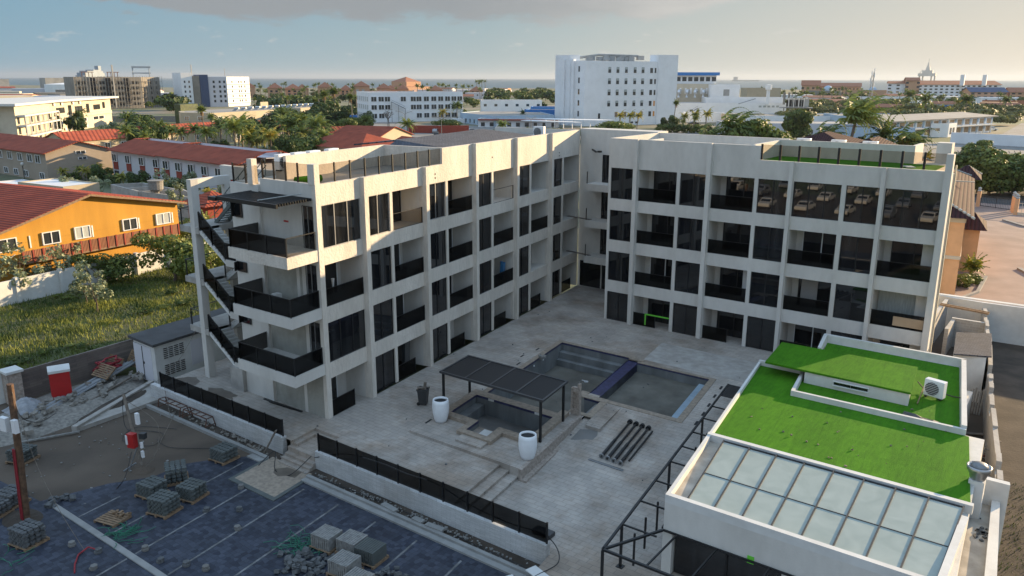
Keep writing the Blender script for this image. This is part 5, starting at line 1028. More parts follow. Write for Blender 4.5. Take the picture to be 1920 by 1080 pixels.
for i in range(12):
    for j in range(8): vs.append((-18.2 + i * .26, -9.6 + j * .30 - i * .03, -.85 + .75 * math.sin(i / 11 * 3.14) * math.sin(j / 7 * 3.14) + rnd.uniform(-.10, .12)))
for i in range(11):
    for j in range(7): fs.append((i * 8 + j, (i + 1) * 8 + j, (i + 1) * 8 + j + 1, i * 8 + j + 1))
m_.add(vs, fs); part('sheet', m_, 'tarp', t)
stones('deck_debris', 'specks of mortar and litter scattered over the courtyard paving', 8, 10, 5.5, 8, 0 or 70, .03, .09, .0, 'grey_stone', 44)
stones('turf_litter', 'dry leaves and mortar crumbs lying on the pavilion turf', 25.5, 9, 2.6, 2.2, 34, .03, .08, 2.70, 'old_wood', 51)
def pallet(mb, L_=1.15, W=1.0, z=0):
    for i in range(7): mb.box(-L_ / 2, L_ / 2, -W / 2 + i * (W - .1) / 6, -W / 2 + .1 + i * (W - .1) / 6, z + .10, z + .125)
    for x in (-L_ / 2 + .05, 0, L_ / 2 - .05): mb.box(x - .05, x + .05, -W / 2, W / 2, z, z + .10)
for i, (x, y, z, rz, tx, l) in enumerate(((-17.6, -3.6, -.1, .4, .6, 'light wooden pallet tipped against the boundary wall beside red cloth'), (-18.6, -.9, -.2, .2, 1.1, 'open wooden crate frame on the debris beside the shed'), (-18.9, -2.2, -.2, .3, 1.1, 'open wooden crate frame on the debris behind the pipes'))):
    m_ = MB(); pallet(m_); o = single('wooden_pallet', m_, 'wood', l, 'pallet'); o.location = (x, y, z); o.rotation_euler = (tx, .2, rz)
m_ = MB(); rnd = random.Random(9)
for i in range(8): a = rnd.uniform(0, 6); m_.tube([(-18.3 + rnd.uniform(-.5, .5) + .4 * math.cos(a + t_), -3.0 + rnd.uniform(-.5, .5) + .5 * math.sin(a + t_), -.35 + .1 * i) for t_ in [q * .6 for q in range(7)]], .06, 5)
single('red_hose_heap', m_, 'red_cloth', 'tangled dark red hose heaped by the boundary wall', 'hose')
# steel trestles in front of the left wall
for i, (x0, x1) in enumerate(((-10.9, -8.6), (-8.3, -6.0))):
    t = thing('steel_trestle', ('rusty steel trestle bench, the one nearer the shed', 'rusty steel trestle bench, the one nearer the steps')[i], 'trestle', group='rusty trestles by the white wall'); m_ = MB()
    for y in (-3.75, -3.35): m_.bar((x0, y, -.25), (x1, y, -.25), .05)
    for k in range(5): x = x0 + (x1 - x0) * k / 4; m_.bar((x, -3.75, -.25), (x, -3.35, -.25), .04)
    part('top', m_, 'rust', t)
    for x in (x0, x1):
        m_ = MB(); m_.bar((x, -3.75, -.25), (x, -3.9, -.9), .045); m_.bar((x, -3.35, -.25), (x, -3.2, -.9), .045); m_.bar((x, -3.85, -.7), (x, -3.25, -.7), .04); part('leg', m_, 'rust', t)
# pavers on pallets
def paver_stack(name, x, y, rz, nl, label, mt, L_=1.05, W=1.0, scallop=True, z=-.9, g='pallets of hexagonal pavers'):
    t = thing(name, label, 'paver pallet', (x, y, z), rz, g); m_ = MB(); pallet(m_, L_ + .1, W + .12); part('pallet', m_, 'wood', t)
    m_ = MB(); h = .125; rnd = random.Random(int(x * 100))
    for k in range(nl):
        if scallop:
            for a in range(5):
                for b in range(4):
                    cx = -L_ / 2 + L_ / 10 + a * L_ / 5 + (.04 if k % 2 else -.04); cy = -W / 2 + W / 8 + b * W / 4; r = .125; rr_ = rnd.uniform(-.012, .012)
                    m_.prism([(cx + rr_ + r * math.cos(q * math.pi / 3), cy + rr_ + r * math.sin(q * math.pi / 3)) for q in range(6)], h + .10 * k, h + .10 * k + .092)
        else:
            n = 9
            for a in range(n): x0 = -L_ / 2 + L_ / n * a; m_.box(x0 + .012, x0 + L_ / n - .012, -W / 2 + rnd.uniform(0, .02), W / 2 - rnd.uniform(0, .02), h + .115 * k, h + .115 * k + .11)
    part('pavers', m_, mt, t); return t
S = [(-2.05, -5.35, .1, 6, 'pallet of dark hex pavers nearest the kerb corner, standing alone', 'kerb_grey'),
     (-1.95, -8.1, -.5, 7, 'back pallet of dark pavers in the group of four', 'kerb_grey'), (-1.55, -9.6, .15, 6, 'pallet of dark pavers with a cardboard scrap on top, left in the group of four', 'kerb_grey'),
     (.35, -10.1, .25, 7, 'front pallet of dark pavers in the group of four', 'kerb_grey'), (.15, -8.6, .25, 6, 'right pallet of dark pavers in the group of four', 'kerb_grey'),
     (-10.3, -11.7, .4, 6, 'pallet of dark pavers half hidden behind the wooden pole', 'kerb_grey'), (-1.9, -15.0, .2, 7, 'leaning pallet of worn pavers below the long kerb', 'grey_stone'),
     (-6.0, -14.0, .3, 6, 'double pallet of pavers at the left edge beside the pole', 'grey_stone')]
for s_ in S: paver_stack('paver_pallet', *s_[:4], s_[4], s_[5])
t = paver_stack('paver_pallet', -5.6, -14.9, .3, 5, 'lower pallet of pavers at the left edge in front of the pole', 'grey_stone')
for i, (x, y, n, l, mt) in enumerate(((8.5, -7.5, 5, 'pale paver stack with seams, farthest back in the front row', 'pale_stone'), (9.65, -7.12, 5, 'pale paver stack in the middle of the front row', 'pale_stone'), (10.72, -7.1, 5, 'dark striped paver stack right of the pale ones', 'kerb_grey'), (10.55, -8.35, 5, 'pale paver stack nearest the bottom edge', 'pale_stone'), (11.75, -8.75, 4, 'small pale paver stack at the bottom edge', 'pale_stone'))):
    paver_stack('paver_stack', x, y, .12, n, l, mt, L_=1.0, W=.92, scallop=False, g='banded stacks of pavers')
m_ = MB(); pallet(m_, 1.2, 1.0); rnd = random.Random(2)
for i in range(9): m_.cbox((rnd.uniform(-.2, .55), rnd.uniform(.1, .45), .2), (.2, .1, .08), rnd.uniform(0, 3))
o = single('empty_pallet', m_, 'wood', 'almost empty slatted pallet with a few pavers left', 'pallet'); o.location = (-.85, -11.9, -.9); o.rotation_euler.z = .25
stones('loose_pavers', 'heap of loose dark pavers beside the pale stacks', 8.9, -9.1, .5, .6, 90, .12, .24, -.9, 'grey_stone', 11, cat='pavers')
stones('loose_pavers', 'small scatter of pavers right of the dark stack', 12.2, -7.4, .35, .22, 26, .10, .2, -.9, 'grey_stone', 12, cat='pavers')
stones('loose_pavers', 'a few broken pavers by the long kerb', -4.6, -12.6, .4, .3, 10, .12, .28, -.9, 'grey_stone', 13, cat='pavers')
rnd = random.Random(17)
for i, (x, y, l) in enumerate([(1.3, -6.7, 'lone paver on the marking line nearest the pad'), (3.05, -8.0, 'lone paver on the parking bay in front of the pad'), (4.35, -9.0, 'lone round block on the second marking line'), (1.85, -8.95, 'lone pale paver below the pad corner'), (2.6, -12.3, 'lone white paver beside the long kerb'), (5.0, -11.9, 'pair of pavers on the third marking line'), (5.9, -11.6, 'lone round block right of the pair of pavers'), (3.9, -12.4, 'lone grey paver near the long kerb end'), (2.2, -14.3, 'worn paver below the long kerb'), (1.2, -13.6, 'lone paver by the green straps'), (-.2, -14.0, 'dirty round paver near the red strap')]):
    m_ = MB(); m_.prism([(.16 * math.cos(q * math.pi / 3), .16 * math.sin(q * math.pi / 3)) for q in range(6)], 0, .09); m_.prism([(.03 + .14 * math.cos(q * math.pi / 3 + .3), .02 + .14 * math.sin(q * math.pi / 3 + .3)) for q in range(6)], .095, .18)
    o = single('loose_paver', m_, 'grey_stone' if i % 2 else 'concrete_dark', l, 'paver', group='single pavers left on the parking'); o.location = (x, y, -.89); o.rotation_euler.z = rnd.uniform(0, 3)
def straps(label, cx, cy, sx, sy, n, seed):
    rnd = random.Random(seed); m_ = MB()
    for i in range(n):
        a = rnd.uniform(0, 3.14); L_ = rnd.uniform(.4, 1.1); x, y = cx + rnd.gauss(0, sx), cy + rnd.gauss(0, sy)
        m_.tube([(x + L_ * t_ * math.cos(a + t_ * .8), y + L_ * t_ * math.sin(a + t_ * .8), -.86 + .12 * math.sin(t_ * 3.1) * rnd.random()) for t_ in (0, .33, .66, 1)], .014, 4)
    o = single('green_straps', m_, 'green_strap', label, 'straps'); o['kind'] = 'stuff'
straps('tangle of green plastic straps across the long kerb', .6, -12.4, .5, .35, 34, 1); straps('tangle of green plastic straps left of the pale paver stacks', 7.7, -8.3, .45, .4, 46, 2); straps('few green straps at the lower left kerb', -1.0, -16.0, .4, .3, 10, 3)
m_ = MB(); m_.tube([(.6, -13.7, -.8), (.75, -14.2, -.85), (1.3, -14.6, -.86), (1.9, -14.9, -.86)], .035, 5); m_.tube([(.6, -13.7, -.8), (1.0, -13.6, -.8)], .03, 5); single('red_strap', m_, 'red_cloth', 'bright red strap lying across the lower parking', 'strap')
m_ = MB(); m_.cbox((13.3, -8.9, -.86), (1.3, .2, .05), -.6); single('timber_board', m_, 'wood', 'brown board lying right of the paver stacks', 'board')
m_ = MB(); m_.bar((-.9, -3.75, -.9), (-.15, -3.4, .55), .16, .06); single('timber_board', m_, 'old_wood', 'grey plank leaning on the end of the white wall by the steps', 'board')
m_ = MB(); m_.cbox((-1.8, -3.75, -.8), (1.3, .12, .05), -.15); single('timber_board', m_, 'old_wood', 'short plank lying in the earth strip left of the steps', 'board')
for i, (x, l) in enumerate(((8.6, 'first'), (10.4, 'second'), (11.4, 'third'))):
    m_ = MB(); m_.cbox((x, -3.9, -.68), (.95 if i != 1 else .6, .28, .1), -.12 + .1 * i); single('kerb_stone', m_, 'kerb', 'loose kerb stone lying on the kerb, %s from the left' % l, 'kerb stone', group='loose kerb stones')
# leaning wooden electricity pole with boxes
t = thing('wooden_pole', 'leaning wooden pole with orange conduit and white meter boxes at the left edge', 'pole')
a = Vector((-3.85, -14.27, -.9)); b = Vector((-3.1, -14.3, 5.85)); m_ = MB(); m_.tube([a, a.lerp(b, .5) + Vector((.03, .02, 0)), b], .17, 10, r2=.13); part('pole', m_, 'pole_wood', t)
m_ = MB(); m_.tube([a + Vector((-.05, -.17, 0)), a.lerp(b, .55) + Vector((-.05, -.17, 0))], .045, 6); m_.tube([a + Vector((.08, -.17, 0)), a.lerp(b, .55) + Vector((.08, -.17, 0))], .035, 6); part('conduit', m_, 'red_cloth', t)
p = a.lerp(b, .72); m_ = MB(); m_.cbox((p.x - .38, p.y - .25, p.z), (.42, .2, .62), .2); part('meter_box', m_, 'white_metal', t); m_ = MB(); m_.cbox((p.x + .33, p.y - .12, p.z + .03), (.25, .18, .6), .2); part('meter_box', m_, 'white_metal', t)
def cable(label, pts, r=.015, mt='hose'):
    P = [Vector(p) for p in pts]; q = []
    for i in range(len(P) - 1):
        p0, p1, p2, p3 = P[max(i - 1, 0)], P[i], P[i + 1], P[min(i + 2, len(P) - 1)]
        for k in range(8): t_ = k / 8; q.append(.5 * ((2 * p1) + (-p0 + p2) * t_ + (2 * p0 - 5 * p1 + 4 * p2 - p3) * t_ ** 2 + (-p0 + 3 * p1 - 3 * p2 + p3) * t_ ** 3))
    q.append(P[-1]); m_ = MB(); m_.tube(q, r, 5); single('cable', m_, mt, label, 'cable')
cable('pale rope from the pole top to the red strap', [b + Vector((0, 0, -.1)), (-1.9, -14.3, 2.9), (-.5, -14.2, .9), (.7, -13.9, -.85)], .011, 'old_wood')
cable('dark cable from the pole top into the rubble', [b + Vector((0, 0, -.1)), (-7.5, -12.5, 2.6), (-11, -10.4, .6), (-14, -8.3, -.4)], .02)
# temporary power post
t = thing('power_post', 'leaning timber post with red power box and white insulators on the bare earth', 'power post')
a = Vector((-4.6, -8.4, -.9)); b = Vector((-6.0, -8.2, 2.7)); m_ = MB(); m_.tube([a, b], .08, 8); part('post', m_, 'old_wood', t)
m_ = MB(); m_.cbox((-5.0, -8.55, .55), (.42, .3, .75), .3); bx_ = part('power_box', m_, 'red_plastic', t); m_ = MB(); m_.cbox((-5.15, -8.75, .6), (.12, .05, .5), .3); part('label_plate', m_, 'white_metal', bx_)
m_ = MB(); m_.cbox((-5.1, -8.1, 1.55), (.2, .16, .6), 0); m_.cbox((-4.6, -8.3, -.2), (.14, .12, .35), 0); m_.cbox((-4.6, -8.3, .3), (.12, .12, .3), 0); part('insulator', m_, 'white_metal', t); m_ = MB(); m_.cbox((-4.55, -8.2, .8), (.3, .25, .3), .5); part('switch', m_, 'bin_plastic', t)
m_ = MB(); m_.bar((-4.75, -8.6, -.6), (-4.95, -9.2, -.9), .06); m_.bar((-4.7, -8.5, .2), (-4.8, -9.0, -.9), .05); part('brace', m_, 'grey_metal', t)
for i, pts in enumerate(([(-5.2, -8.5, .9), (-5.9, -8.4, 1.2), (-6.2, -8.2, 2.2), (-6.0, -8.2, 2.6)], [(-5.9, -8.2, 2.4), (-4.2, -7.6, 1.4), (-4.0, -7.9, -.1), (-4.3, -8.5, -.85)], [(-4.9, -8.7, 0), (-4.2, -9.5, -.8), (-3.4, -10.4, -.85)], [(-9.5, -6.5, -.86), (-7.5, -5.6, -.86), (-6.5, -6.8, -.86), (-8.4, -7.4, -.86), (-9.4, -6.0, -.86), (-7.4, -4.8, -.86)], [(-7.0, -6.2, -.86), (-5.5, -6.3, -.86), (-3.6, -5.0, -.86)], [(-11.5, -3.0, .2), (-8.8, -4.3, -.6), (-6.2, -5.5, .6), (-4.8, -7.2, .0), (-4.2, -8.0, -.5)])):
    cable(('thin cable looping up the power post', 'pale rope hanging from the power post', 'black cable running from the power post to the pavers', 'black cable coiled on the bare earth', 'black cable trailing toward the kerb', 'pale rope slung from the white wall to the power post')[i], pts, .016, 'hose' if i not in (1, 5) else 'old_wood')
cable('long black cable draped along the tinted fence of the courtyard', [(2.7, -3.3, -.2), (4.5, -2.8, .35), (7.5, -3.35, 1.02), (9.3, -3.4, 1.04), (10.6, -2.9, .75), (12.5, -2.75, .25), (14.5, -2.7, .1), (16.6, -2.8, .25), (17.5, -3.3, -.3), (17.2, -5, -.42), (18.2, -7.5, -.42)], .022)
cable('black cable looping over the entrance steps', [(.1, -4.8, -.82), (.3, -3.9, -.3), (1.2, -4.6, -.82), (2.2, -4.5, -.82), (2.6, -3.4, -.1)], .022)
cable('black cable lying in the earth strip below the white wall', [(2.9, -3.9, -.8), (6, -3.7, -.8), (10, -3.6, -.8), (14, -3.8, -.78), (17, -4.2, -.45)], .022)
cable('pale rope tied from the stair landing down to the shed', [(-12.0, -.2, 3.0), (-12.6, -1.4, 1.0), (-13.4, -2.6, -.2), (-14.6, -2.6, -.5)], .012, 'old_wood')
m_ = MB(); m_.bar((-5.3, -.35, .03), (-2.0, -.25, .03), .12, .06); m_.bar((-4.6, -.5, .08), (-2.6, -.38, .08), .1, .05); single('steel_profiles', m_, 'black_metal', 'dark steel profiles lying along the foot of the left wing front', 'steel profile')
t = thing('tool_trolley', 'small clutter of tools and a hand truck under the outside stair', 'tools'); m_ = MB(); m_.tube([(-9.3, .6, 0), (-9.6, 1.2, 1.3)], .03, 6); m_.cbox((-9.2, .5, .15), (.6, .3, .1), .3); m_.cbox((-8.8, .4, .35), (.3, .3, .5), .5); part('trolley', m_, 'bin_plastic', t); m_ = MB(); m_.cbox((-9.0, .5, .5), (.3, .25, .3), .2); m_.cbox((-8.7, .1, .15), (.15, .15, .4), .2); part('canister', m_, 'white_metal', t)
t = thing('door_stack', 'glass door leaves stacked upright in a ground floor recess of the left wing', 'doors'); p = l2s(-.7, 8.6); m_ = MB()
for i in range(4): m_.cbox((p[0] - .1 * i, p[1] - .05, 1.1), (.04, .9, 2.0), AL + .25 + .05 * i, (.05, .06))
part('leaf', m_, 'house_glass', t); m_ = MB(); m_.cbox((p[0] - .1, p[1], 2.12), (.5, 1.1, .16), AL + .25); part('top_rail', m_, 'black_metal', t)
# ============================================================ NEIGHBOURHOOD
CAM = Vector((32.8, -27.1))
UW = {}
def unit_window(glass, frame):
    key = (glass, frame)
    if key not in UW:
        g_ = MB(); g_.box(-.5, .5, -.05, .02, 0, 1); me = g_.mesh('window', glass); fm = None
        if frame:
            f_ = MB(); t_ = .07
            for bx_ in ((-.5 - t_, -.5, -t_, 1 + t_), (.5, .5 + t_, -t_, 1 + t_), (-.5, .5, 1, 1 + t_), (-.5, .5, -t_, 0), (-.03, .03, 0, 1)): f_.box(bx_[0], bx_[1], -.09, .02, bx_[2], bx_[3])
            fm = f_.mesh('window_frame', frame)
        UW[key] = (me, fm)
    return UW[key]
def win(root, p, rz, z, w_, h_, glass='house_glass', frame=None, name='window'):
    me, fm = unit_window(glass, frame); o = bpy.data.objects.new(name, me); COL.objects.link(o); o.parent = root
    o.location = (p[0], p[1], z); o.rotation_euler.z = rz; o.scale = (w_, 1.6, h_)
    if fm: f = bpy.data.objects.new('frame', fm); COL.objects.link(f); f.parent = o
    return o
def seg(a, b):
    a = Vector(a); b = Vector(b); d_ = (b - a).normalized(); n_ = Vector((d_.y, -d_.x))
    if n_.dot(CAM - (a + b) / 2) < 0: n_ = -n_; return a, b, d_, n_, math.atan2(n_.x, -n_.y)
    return a, b, d_, n_, math.atan2(n_.x, -n_.y)
def row(root, a, b, fr, z, w_, h_, glass='house_glass', frame=None, name='window', off=.0):
    a, b, d_, n_, rz = seg(a, b)
    for f in fr: p = a.lerp(b, f) + n_ * off; win(root, p, rz, z, w_, h_, glass, frame, name)
def lin(n, a=0.06, b=0.94): return [a + (b - a) * i / max(1, n - 1) for i in range(n)]
def back(a, b, depth):
    a, b, d_, n_, rz = seg(a, b); return [tuple(a), tuple(b), tuple(b - n_ * depth), tuple(a - n_ * depth)]
def volume(root, poly, z0, z1, m, roof='roof_grey', par=.4, wname='wall'):
    m_ = MB(); k = len(poly); m_.prism(poly, z0, z1); part(wname, m_, m, root)
    if par:
        c = Vector((sum(p[0] for p in poly) / k, sum(p[1] for p in poly) / k)); ins = [tuple(Vector(p) + (c - Vector(p)).normalized() * .5) for p in poly]
        m_ = MB(); m_.prism(poly, z1, z1 + .02); m_.v = []; m_.f = []; m_.m = []
        for i in range(k):
            j = (i + 1) % k; m_.prism([poly[i], poly[j], ins[j], ins[i]], z1 + .001, z1 + par)
        part('parapet', m_, m, root)
        m_ = MB(); m_.prism(ins, z1 + .002, z1 + .06); part('roof', m_, roof, root)
def gable(root, a, b, depth, ze, zr, m_roof, m_wall, over=.5, name='roof', flip=False):
    """roof with ridge parallel to a-b, gable ends closed with wall material"""
    A_ = back(a, b, depth); a_, b_, c_, d_ = [Vector(p) for p in A_]; dr = (b_ - a_).normalized(); dn = (d_ - a_).normalized()
    r0, r1 = (a_ + d_) / 2, (b_ + c_) / 2; s_ = (zr - ze) / (depth / 2)
    e0, e1 = a_ - dn * over - dr * over, b_ - dn * over + dr * over; f0, f1 = d_ + dn * over - dr * over, c_ + dn * over + dr * over; q0, q1 = r0 - dr * over, r1 + dr * over; zo = ze - s_ * over
    m_ = MB(); m_.slab([(*e0, zo + .15), (*e1, zo + .15), (*q1, zr + .15), (*q0, zr + .15)], .15); m_.slab([(*q0, zr + .15), (*q1, zr + .15), (*f1, zo + .15), (*f0, zo + .15)], .15); part(name, m_, m_roof, root)
    m_ = MB(); m_.prism([tuple(a_), tuple(b_), tuple(c_), tuple(d_)], -1.2, ze - .02)
    for p, r_, q in ((a_, r0, d_), (b_, r1, c_)): m_.add([(*p, ze - .02), (*r_, zr - .05), (*q, ze - .02)], [(0, 1, 2)])
    part('wall', m_, m_wall, root); return a_, b_, c_, d_
# ---- orange house
oh = thing('orange_house', 'orange house with corrugated red roof and timber balcony rail at left', 'house')
D0 = Vector((-.1297, .9915)); N0 = Vector((-.9915, -.1297)); O0 = Vector((-45.74, 3.36))
def oP(s_, o_): p = O0 + D0 * s_ + N0 * o_; return (p.x, p.y)
m_ = MB(); m_.prism([oP(-6, .9), oP(18.1, .9), oP(18.1, 20), oP(-6, 20)], -1.2, 3.6)
m_.add([(*oP(-6, .9), 3.58), (*oP(18.1, .9), 3.58), (*oP(18.1, .9), 5.1), (*oP(7.8, .9), 7.2), (*oP(-6, .9), 3.6)], [(0, 1, 2, 3, 4)]); part('wall', m_, 'orange_wall', oh)
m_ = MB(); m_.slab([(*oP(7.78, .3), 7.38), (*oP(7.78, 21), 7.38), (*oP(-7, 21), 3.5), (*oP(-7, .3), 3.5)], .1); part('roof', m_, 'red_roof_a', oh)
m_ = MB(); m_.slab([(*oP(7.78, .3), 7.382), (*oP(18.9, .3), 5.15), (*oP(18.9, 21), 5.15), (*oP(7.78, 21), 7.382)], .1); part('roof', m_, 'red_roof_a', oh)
m_ = MB(); m_.bar((*oP(7.78, .27), 7.24), (*oP(18.9, .27), 5.0), .1, .2); m_.bar((*oP(7.78, .27), 7.24), (*oP(-7, .27), 3.36), .1, .2); part('fascia', m_, 'wood', oh)
a_, b_, d_, n_, rz0 = seg(oP(0, .9), oP(10, .9))
for s0, s1 in ((15.2, 17.0), (11.2, 12.9), (6.0, 7.65), (2.8, 4.53), (-1.3, .43), (-5, -3.4)):
    w_ = win(oh, oP((s0 + s1) / 2, .87), rz0, 3.12, s1 - s0 - .2, 1.05, 'curtain' if s0 in (6.0, 15.2) else 'house_glass', 'white_metal')
for s0 in (17.25, 13.1, 7.85, 1.6): m_ = MB(); m_.prism([oP(s0, .82), oP(s0 + .12, .82), oP(s0 + .12, .9), oP(s0, .9)], 3.0, 4.15); part('shutter', m_, 'white_metal', oh)
bal = MB(); bal.prism([oP(.25, .0), oP(17.3, .0), oP(17.3, .9), oP(.25, .9)], 1.75, 1.9); part('balcony_floor', bal, 'wood', oh)
m_ = MB(); m_.prism([oP(.25, .0), oP(17.3, .0), oP(17.3, .06), oP(.25, .06)], 1.9, 2.95); br_ = part('balcony_rail', m_, 'wood_slats', oh)
m_ = MB()
for i in range(19): s_ = .3 + .94 * i; m_.prism([oP(s_, -.06), oP(s_ + .14, -.06), oP(s_ + .14, 0), oP(s_, 0)], 1.8, 3.0)
part('rail_post', m_, 'brick_red', br_)
m_ = MB(); m_.bar((*oP(-.2, .4), 1.9), (*oP(-5, .4), -.6), .1, .25); m_.bar((*oP(-.2, .2), 2.8), (*oP(-5, .2), .3), .05, .05); part('outside_stair', m_, 'white_paint', oh)
m_ = MB(); m_.prism([oP(-8, -2.4), oP(20, -2.1), oP(20, -1.95), oP(-8, -2.25)], -1.1, 1.15)
for i in range(7): s_ = -6 + 4 * i; m_.prism([oP(s_, -2.5), oP(s_ + .3, -2.5), oP(s_ + .3, -2.1), oP(s_, -2.1)], -1.1, 1.3)
single('lot_wall', m_, 'white_paint', 'peeling white wall along the grass lot below the orange house', 'wall')
# ---- roofless ruin, flat sheds and tank between orange house and row houses
t = thing('ruin', 'roofless grey masonry walls behind the orange house roof', 'ruin'); m_ = MB()
for a, b in (((-94, 37), (-83, 35.4)), ((-92, 41), (-80, 40)), ((-94, 37), (-92, 41)), ((-88, 36.2), (-86.5, 40.6)), ((-83, 35.4), (-80, 40)), ((-80.5, 40.8), (-72, 38)), ((-82, 35.5), (-70, 36.5))): m_.bar((*a, .5), (*b, .5), .3, 3.0)
part('wall', m_, 'concrete', t)
m_ = MB(); m_.lathe([(.7, 0), (1.0, .3), (1.05, 1.3), (1.15, 1.6), (0, 1.65)], (-79.5, 36.2, 2.2), 16); m_.lathe([(.45, -3), (.4, 0)], (-79.5, 36.2, 2.2), 8); single('water_tank', m_, 'pale_stone', 'pinkish white round water tank on a post beside the ruin', 'water tank')
for i, (a, b, dp, z, mt, l) in enumerate((((-108, 29), (-96, 30.5), 6, 1.9, 'beige', 'long flat metal roof shed behind the orange ridge'), ((-121, 30), (-109, 29.5), 5, .8, 'lilac_white', 'low white garden structure in front of the taupe house'))):
    t = thing('flat_shed', l, 'shed'); volume(t, back(a, b, dp), -1, z, mt, 'white_metal', par=.2)
t = thing('tile_roof_kiosk', 'small orange tiled roof seen through the stair tower frame', 'kiosk'); m_ = MB(); hip(m_, -66.5, -60, 31.5, 38, 2.2, 1.6); part('roof', m_, 'red_roof', t); m_ = MB(); m_.box(-65.5, -61, 32.5, 37, -1, 2.2); part('wall', m_, 'brick_red', t)
# ---- taupe two-storey house
t = thing('taupe_house', 'taupe two storey house with red roof in the shade of the row house', 'house')
A_ = gable(t, (-178, 44.3), (-130.3, 43.4), 12.6, 4.4, 6.2, 'red_roof', 'taupe', over=.6)
row(t, (-178, 44.3), (-130.3, 43.4), [.56, .66, .76, .855, .93], 2.4, 1.9, 1.4, 'house_glass', 'white_metal'); row(t, (-178, 44.3), (-130.3, 43.4), [.60, .70, .80, .95], -.6, 1.8, 1.1, 'house_glass', 'white_metal')
row(t, (-130.3, 43.4), (-130.1, 56), [.52], 3.9, 1.7, .55, 'house_glass', 'white_metal'); row(t, (-130.3, 43.4), (-130.1, 56), [.54], 2.8, 1.5, .4, 'house_glass', 'white_metal')
# ---- white row house
t = thing('row_house', 'long white row house with red roof slopes and brick red window bays', 'house')
for (a, b, dz) in (((-126.2, 53.4), (-106.2, 52.0), 0), ((-106.0, 51.9), (-79.0, 49.8), .15)):
    P_ = back(a, b, 12.5); a_, b_, c_, d_ = [Vector(p) for p in P_]; up_ = (d_ - a_).normalized()
    m_ = MB(); m_.prism([tuple(p) for p in (a_ + up_ * .6, b_ + up_ * .6, c_, d_)], -1.2, 4.5 + dz); part('wall', m_, 'lilac_white', t)
    m_ = MB(); m_.slab([(*(a_ - up_ * .4), 4.65 + dz), (*(b_ - up_ * .4), 4.65 + dz), (*(b_ + up_ * 5.5), 6.5 + dz), (*(a_ + up_ * 5.5), 6.5 + dz)], .12); m_.slab([(*(a_ + up_ * 8.3), 6.5 + dz), (*(b_ + up_ * 8.3), 6.5 + dz), (*(c_ + up_ * .4), 5.0 + dz), (*(d_ + up_ * .4), 5.0 + dz)], .12)
    for p, q in ((a_, (b_ - a_).normalized()), (b_, -(b_ - a_).normalized())): m_.slab([(*(p - q * .3 + up_ * 5.4), 6.52 + dz), (*(p + q * 1.0 + up_ * 5.4), 6.52 + dz), (*(p + q * 1.0 + up_ * 8.4), 6.52 + dz), (*(p - q * .3 + up_ * 8.4), 6.52 + dz)], .12)
    part('roof', m_, 'red_roof', t)
    m_ = MB(); m_.slab([(*(a_ + up_ * 5.4), 5.5 + dz), (*(b_ + up_ * 5.4), 5.5 + dz), (*(b_ + up_ * 8.3), 5.5 + dz), (*(a_ + up_ * 8.3), 5.5 + dz)], .1); m_.bar((*(a_ + up_ * 8.25), 5.95 + dz), (*(b_ + up_ * 8.25), 5.95 + dz), .1, 1.0); part('roof_well', m_, 'sky_blue' if False else 'lilac_white', t)
    n_ = 4 if dz == 0 else 6; fr = [.08 + .84 * i / (n_ - 1) for i in range(n_)]
    row(t, tuple(a_ + up_ * .6), tuple(b_ + up_ * .6), fr, 2.5, 1.75, 1.35, 'house_glass', 'white_metal', off=.15); row(t, tuple(a_ + up_ * .6), tuple(b_ + up_ * .6), fr, .9, 1.9, 1.5, 'brick_red', None, 'spandrel', off=.05); row(t, tuple(a_ + up_ * .6), tuple(b_ + up_ * .6), fr, -.9, 1.7, 1.5, 'house_glass', None, off=.05)
# ---- red roofed bungalows beyond
def bung(label, a, b, dp, ze, zr, wall='beige', wins=5, hipr=False, roof='red_roof_far'):
    t = thing('bungalow', label, 'house')
    if hipr:
        P_ = back(a, b, dp); m_ = MB(); a_, b_, c_, d_ = [Vector(p) for p in P_]; dr = (b_ - a_).normalized(); r0 = (a_ + d_) / 2 + dr * dp * .45; r1 = (b_ + c_) / 2 - dr * dp * .45; o_ = .7; dn = (d_ - a_).normalized()
        q = [a_ - dr * o_ - dn * o_, b_ + dr * o_ - dn * o_, c_ + dr * o_ + dn * o_, d_ - dr * o_ + dn * o_]
        m_.add([(*p, ze) for p in q] + [(*r0, zr), (*r1, zr)], [(0, 1, 5, 4), (1, 2, 5), (2, 3, 4, 5), (3, 0, 4), (3, 2, 1, 0)]); part('roof', m_, roof, t); m_ = MB(); m_.prism(P_, -1.2, ze - .02); part('wall', m_, wall, t)
    else: gable(t, a, b, dp, ze, zr, roof, wall)
    if wins: row(t, a, b, lin(wins), .1, 1.5, 1.2, 'house_glass', 'white_metal')
    return t
bung('red roofed bungalow just in front of the white balcony building', (-184, 72.5), (-188, 95), 10, 2.4, 4.4)
bung('red roofed wing behind the tall palms left', (-190, 97), (-196, 128), 10, 2.4, 4.6, wins=6); bung('red roofed wing behind the palms right of centre', (-187, 124), (-192, 151), 10, 2.4, 4.6, wins=6)
bung('hip roofed red house just above the left wing parapet', (-115, 91.5), (-94, 90.3), 14, 3.9, 6.6, 'taupe', 5, True, 'red_roof'); bung('red gabled house behind the hip roofed one', (-127, 110), (-113.5, 113.5), 18, 3.9, 6.3, 'beige', 2, roof='red_roof')
bung('small red gabled house next to the street palm', (-108, 112.5), (-93, 109), 8, 3.0, 4.6, 'beige', 2, roof='red_roof'); bung('red roof strip between the palms', (-158, 128), (-150, 140), 8, 2.6, 4.2, 'beige', 2)
bung('cream bungalow at the left frame edge', (-214, 60), (-199, 59), 8, 2.6, 3.6, 'cream', 2)
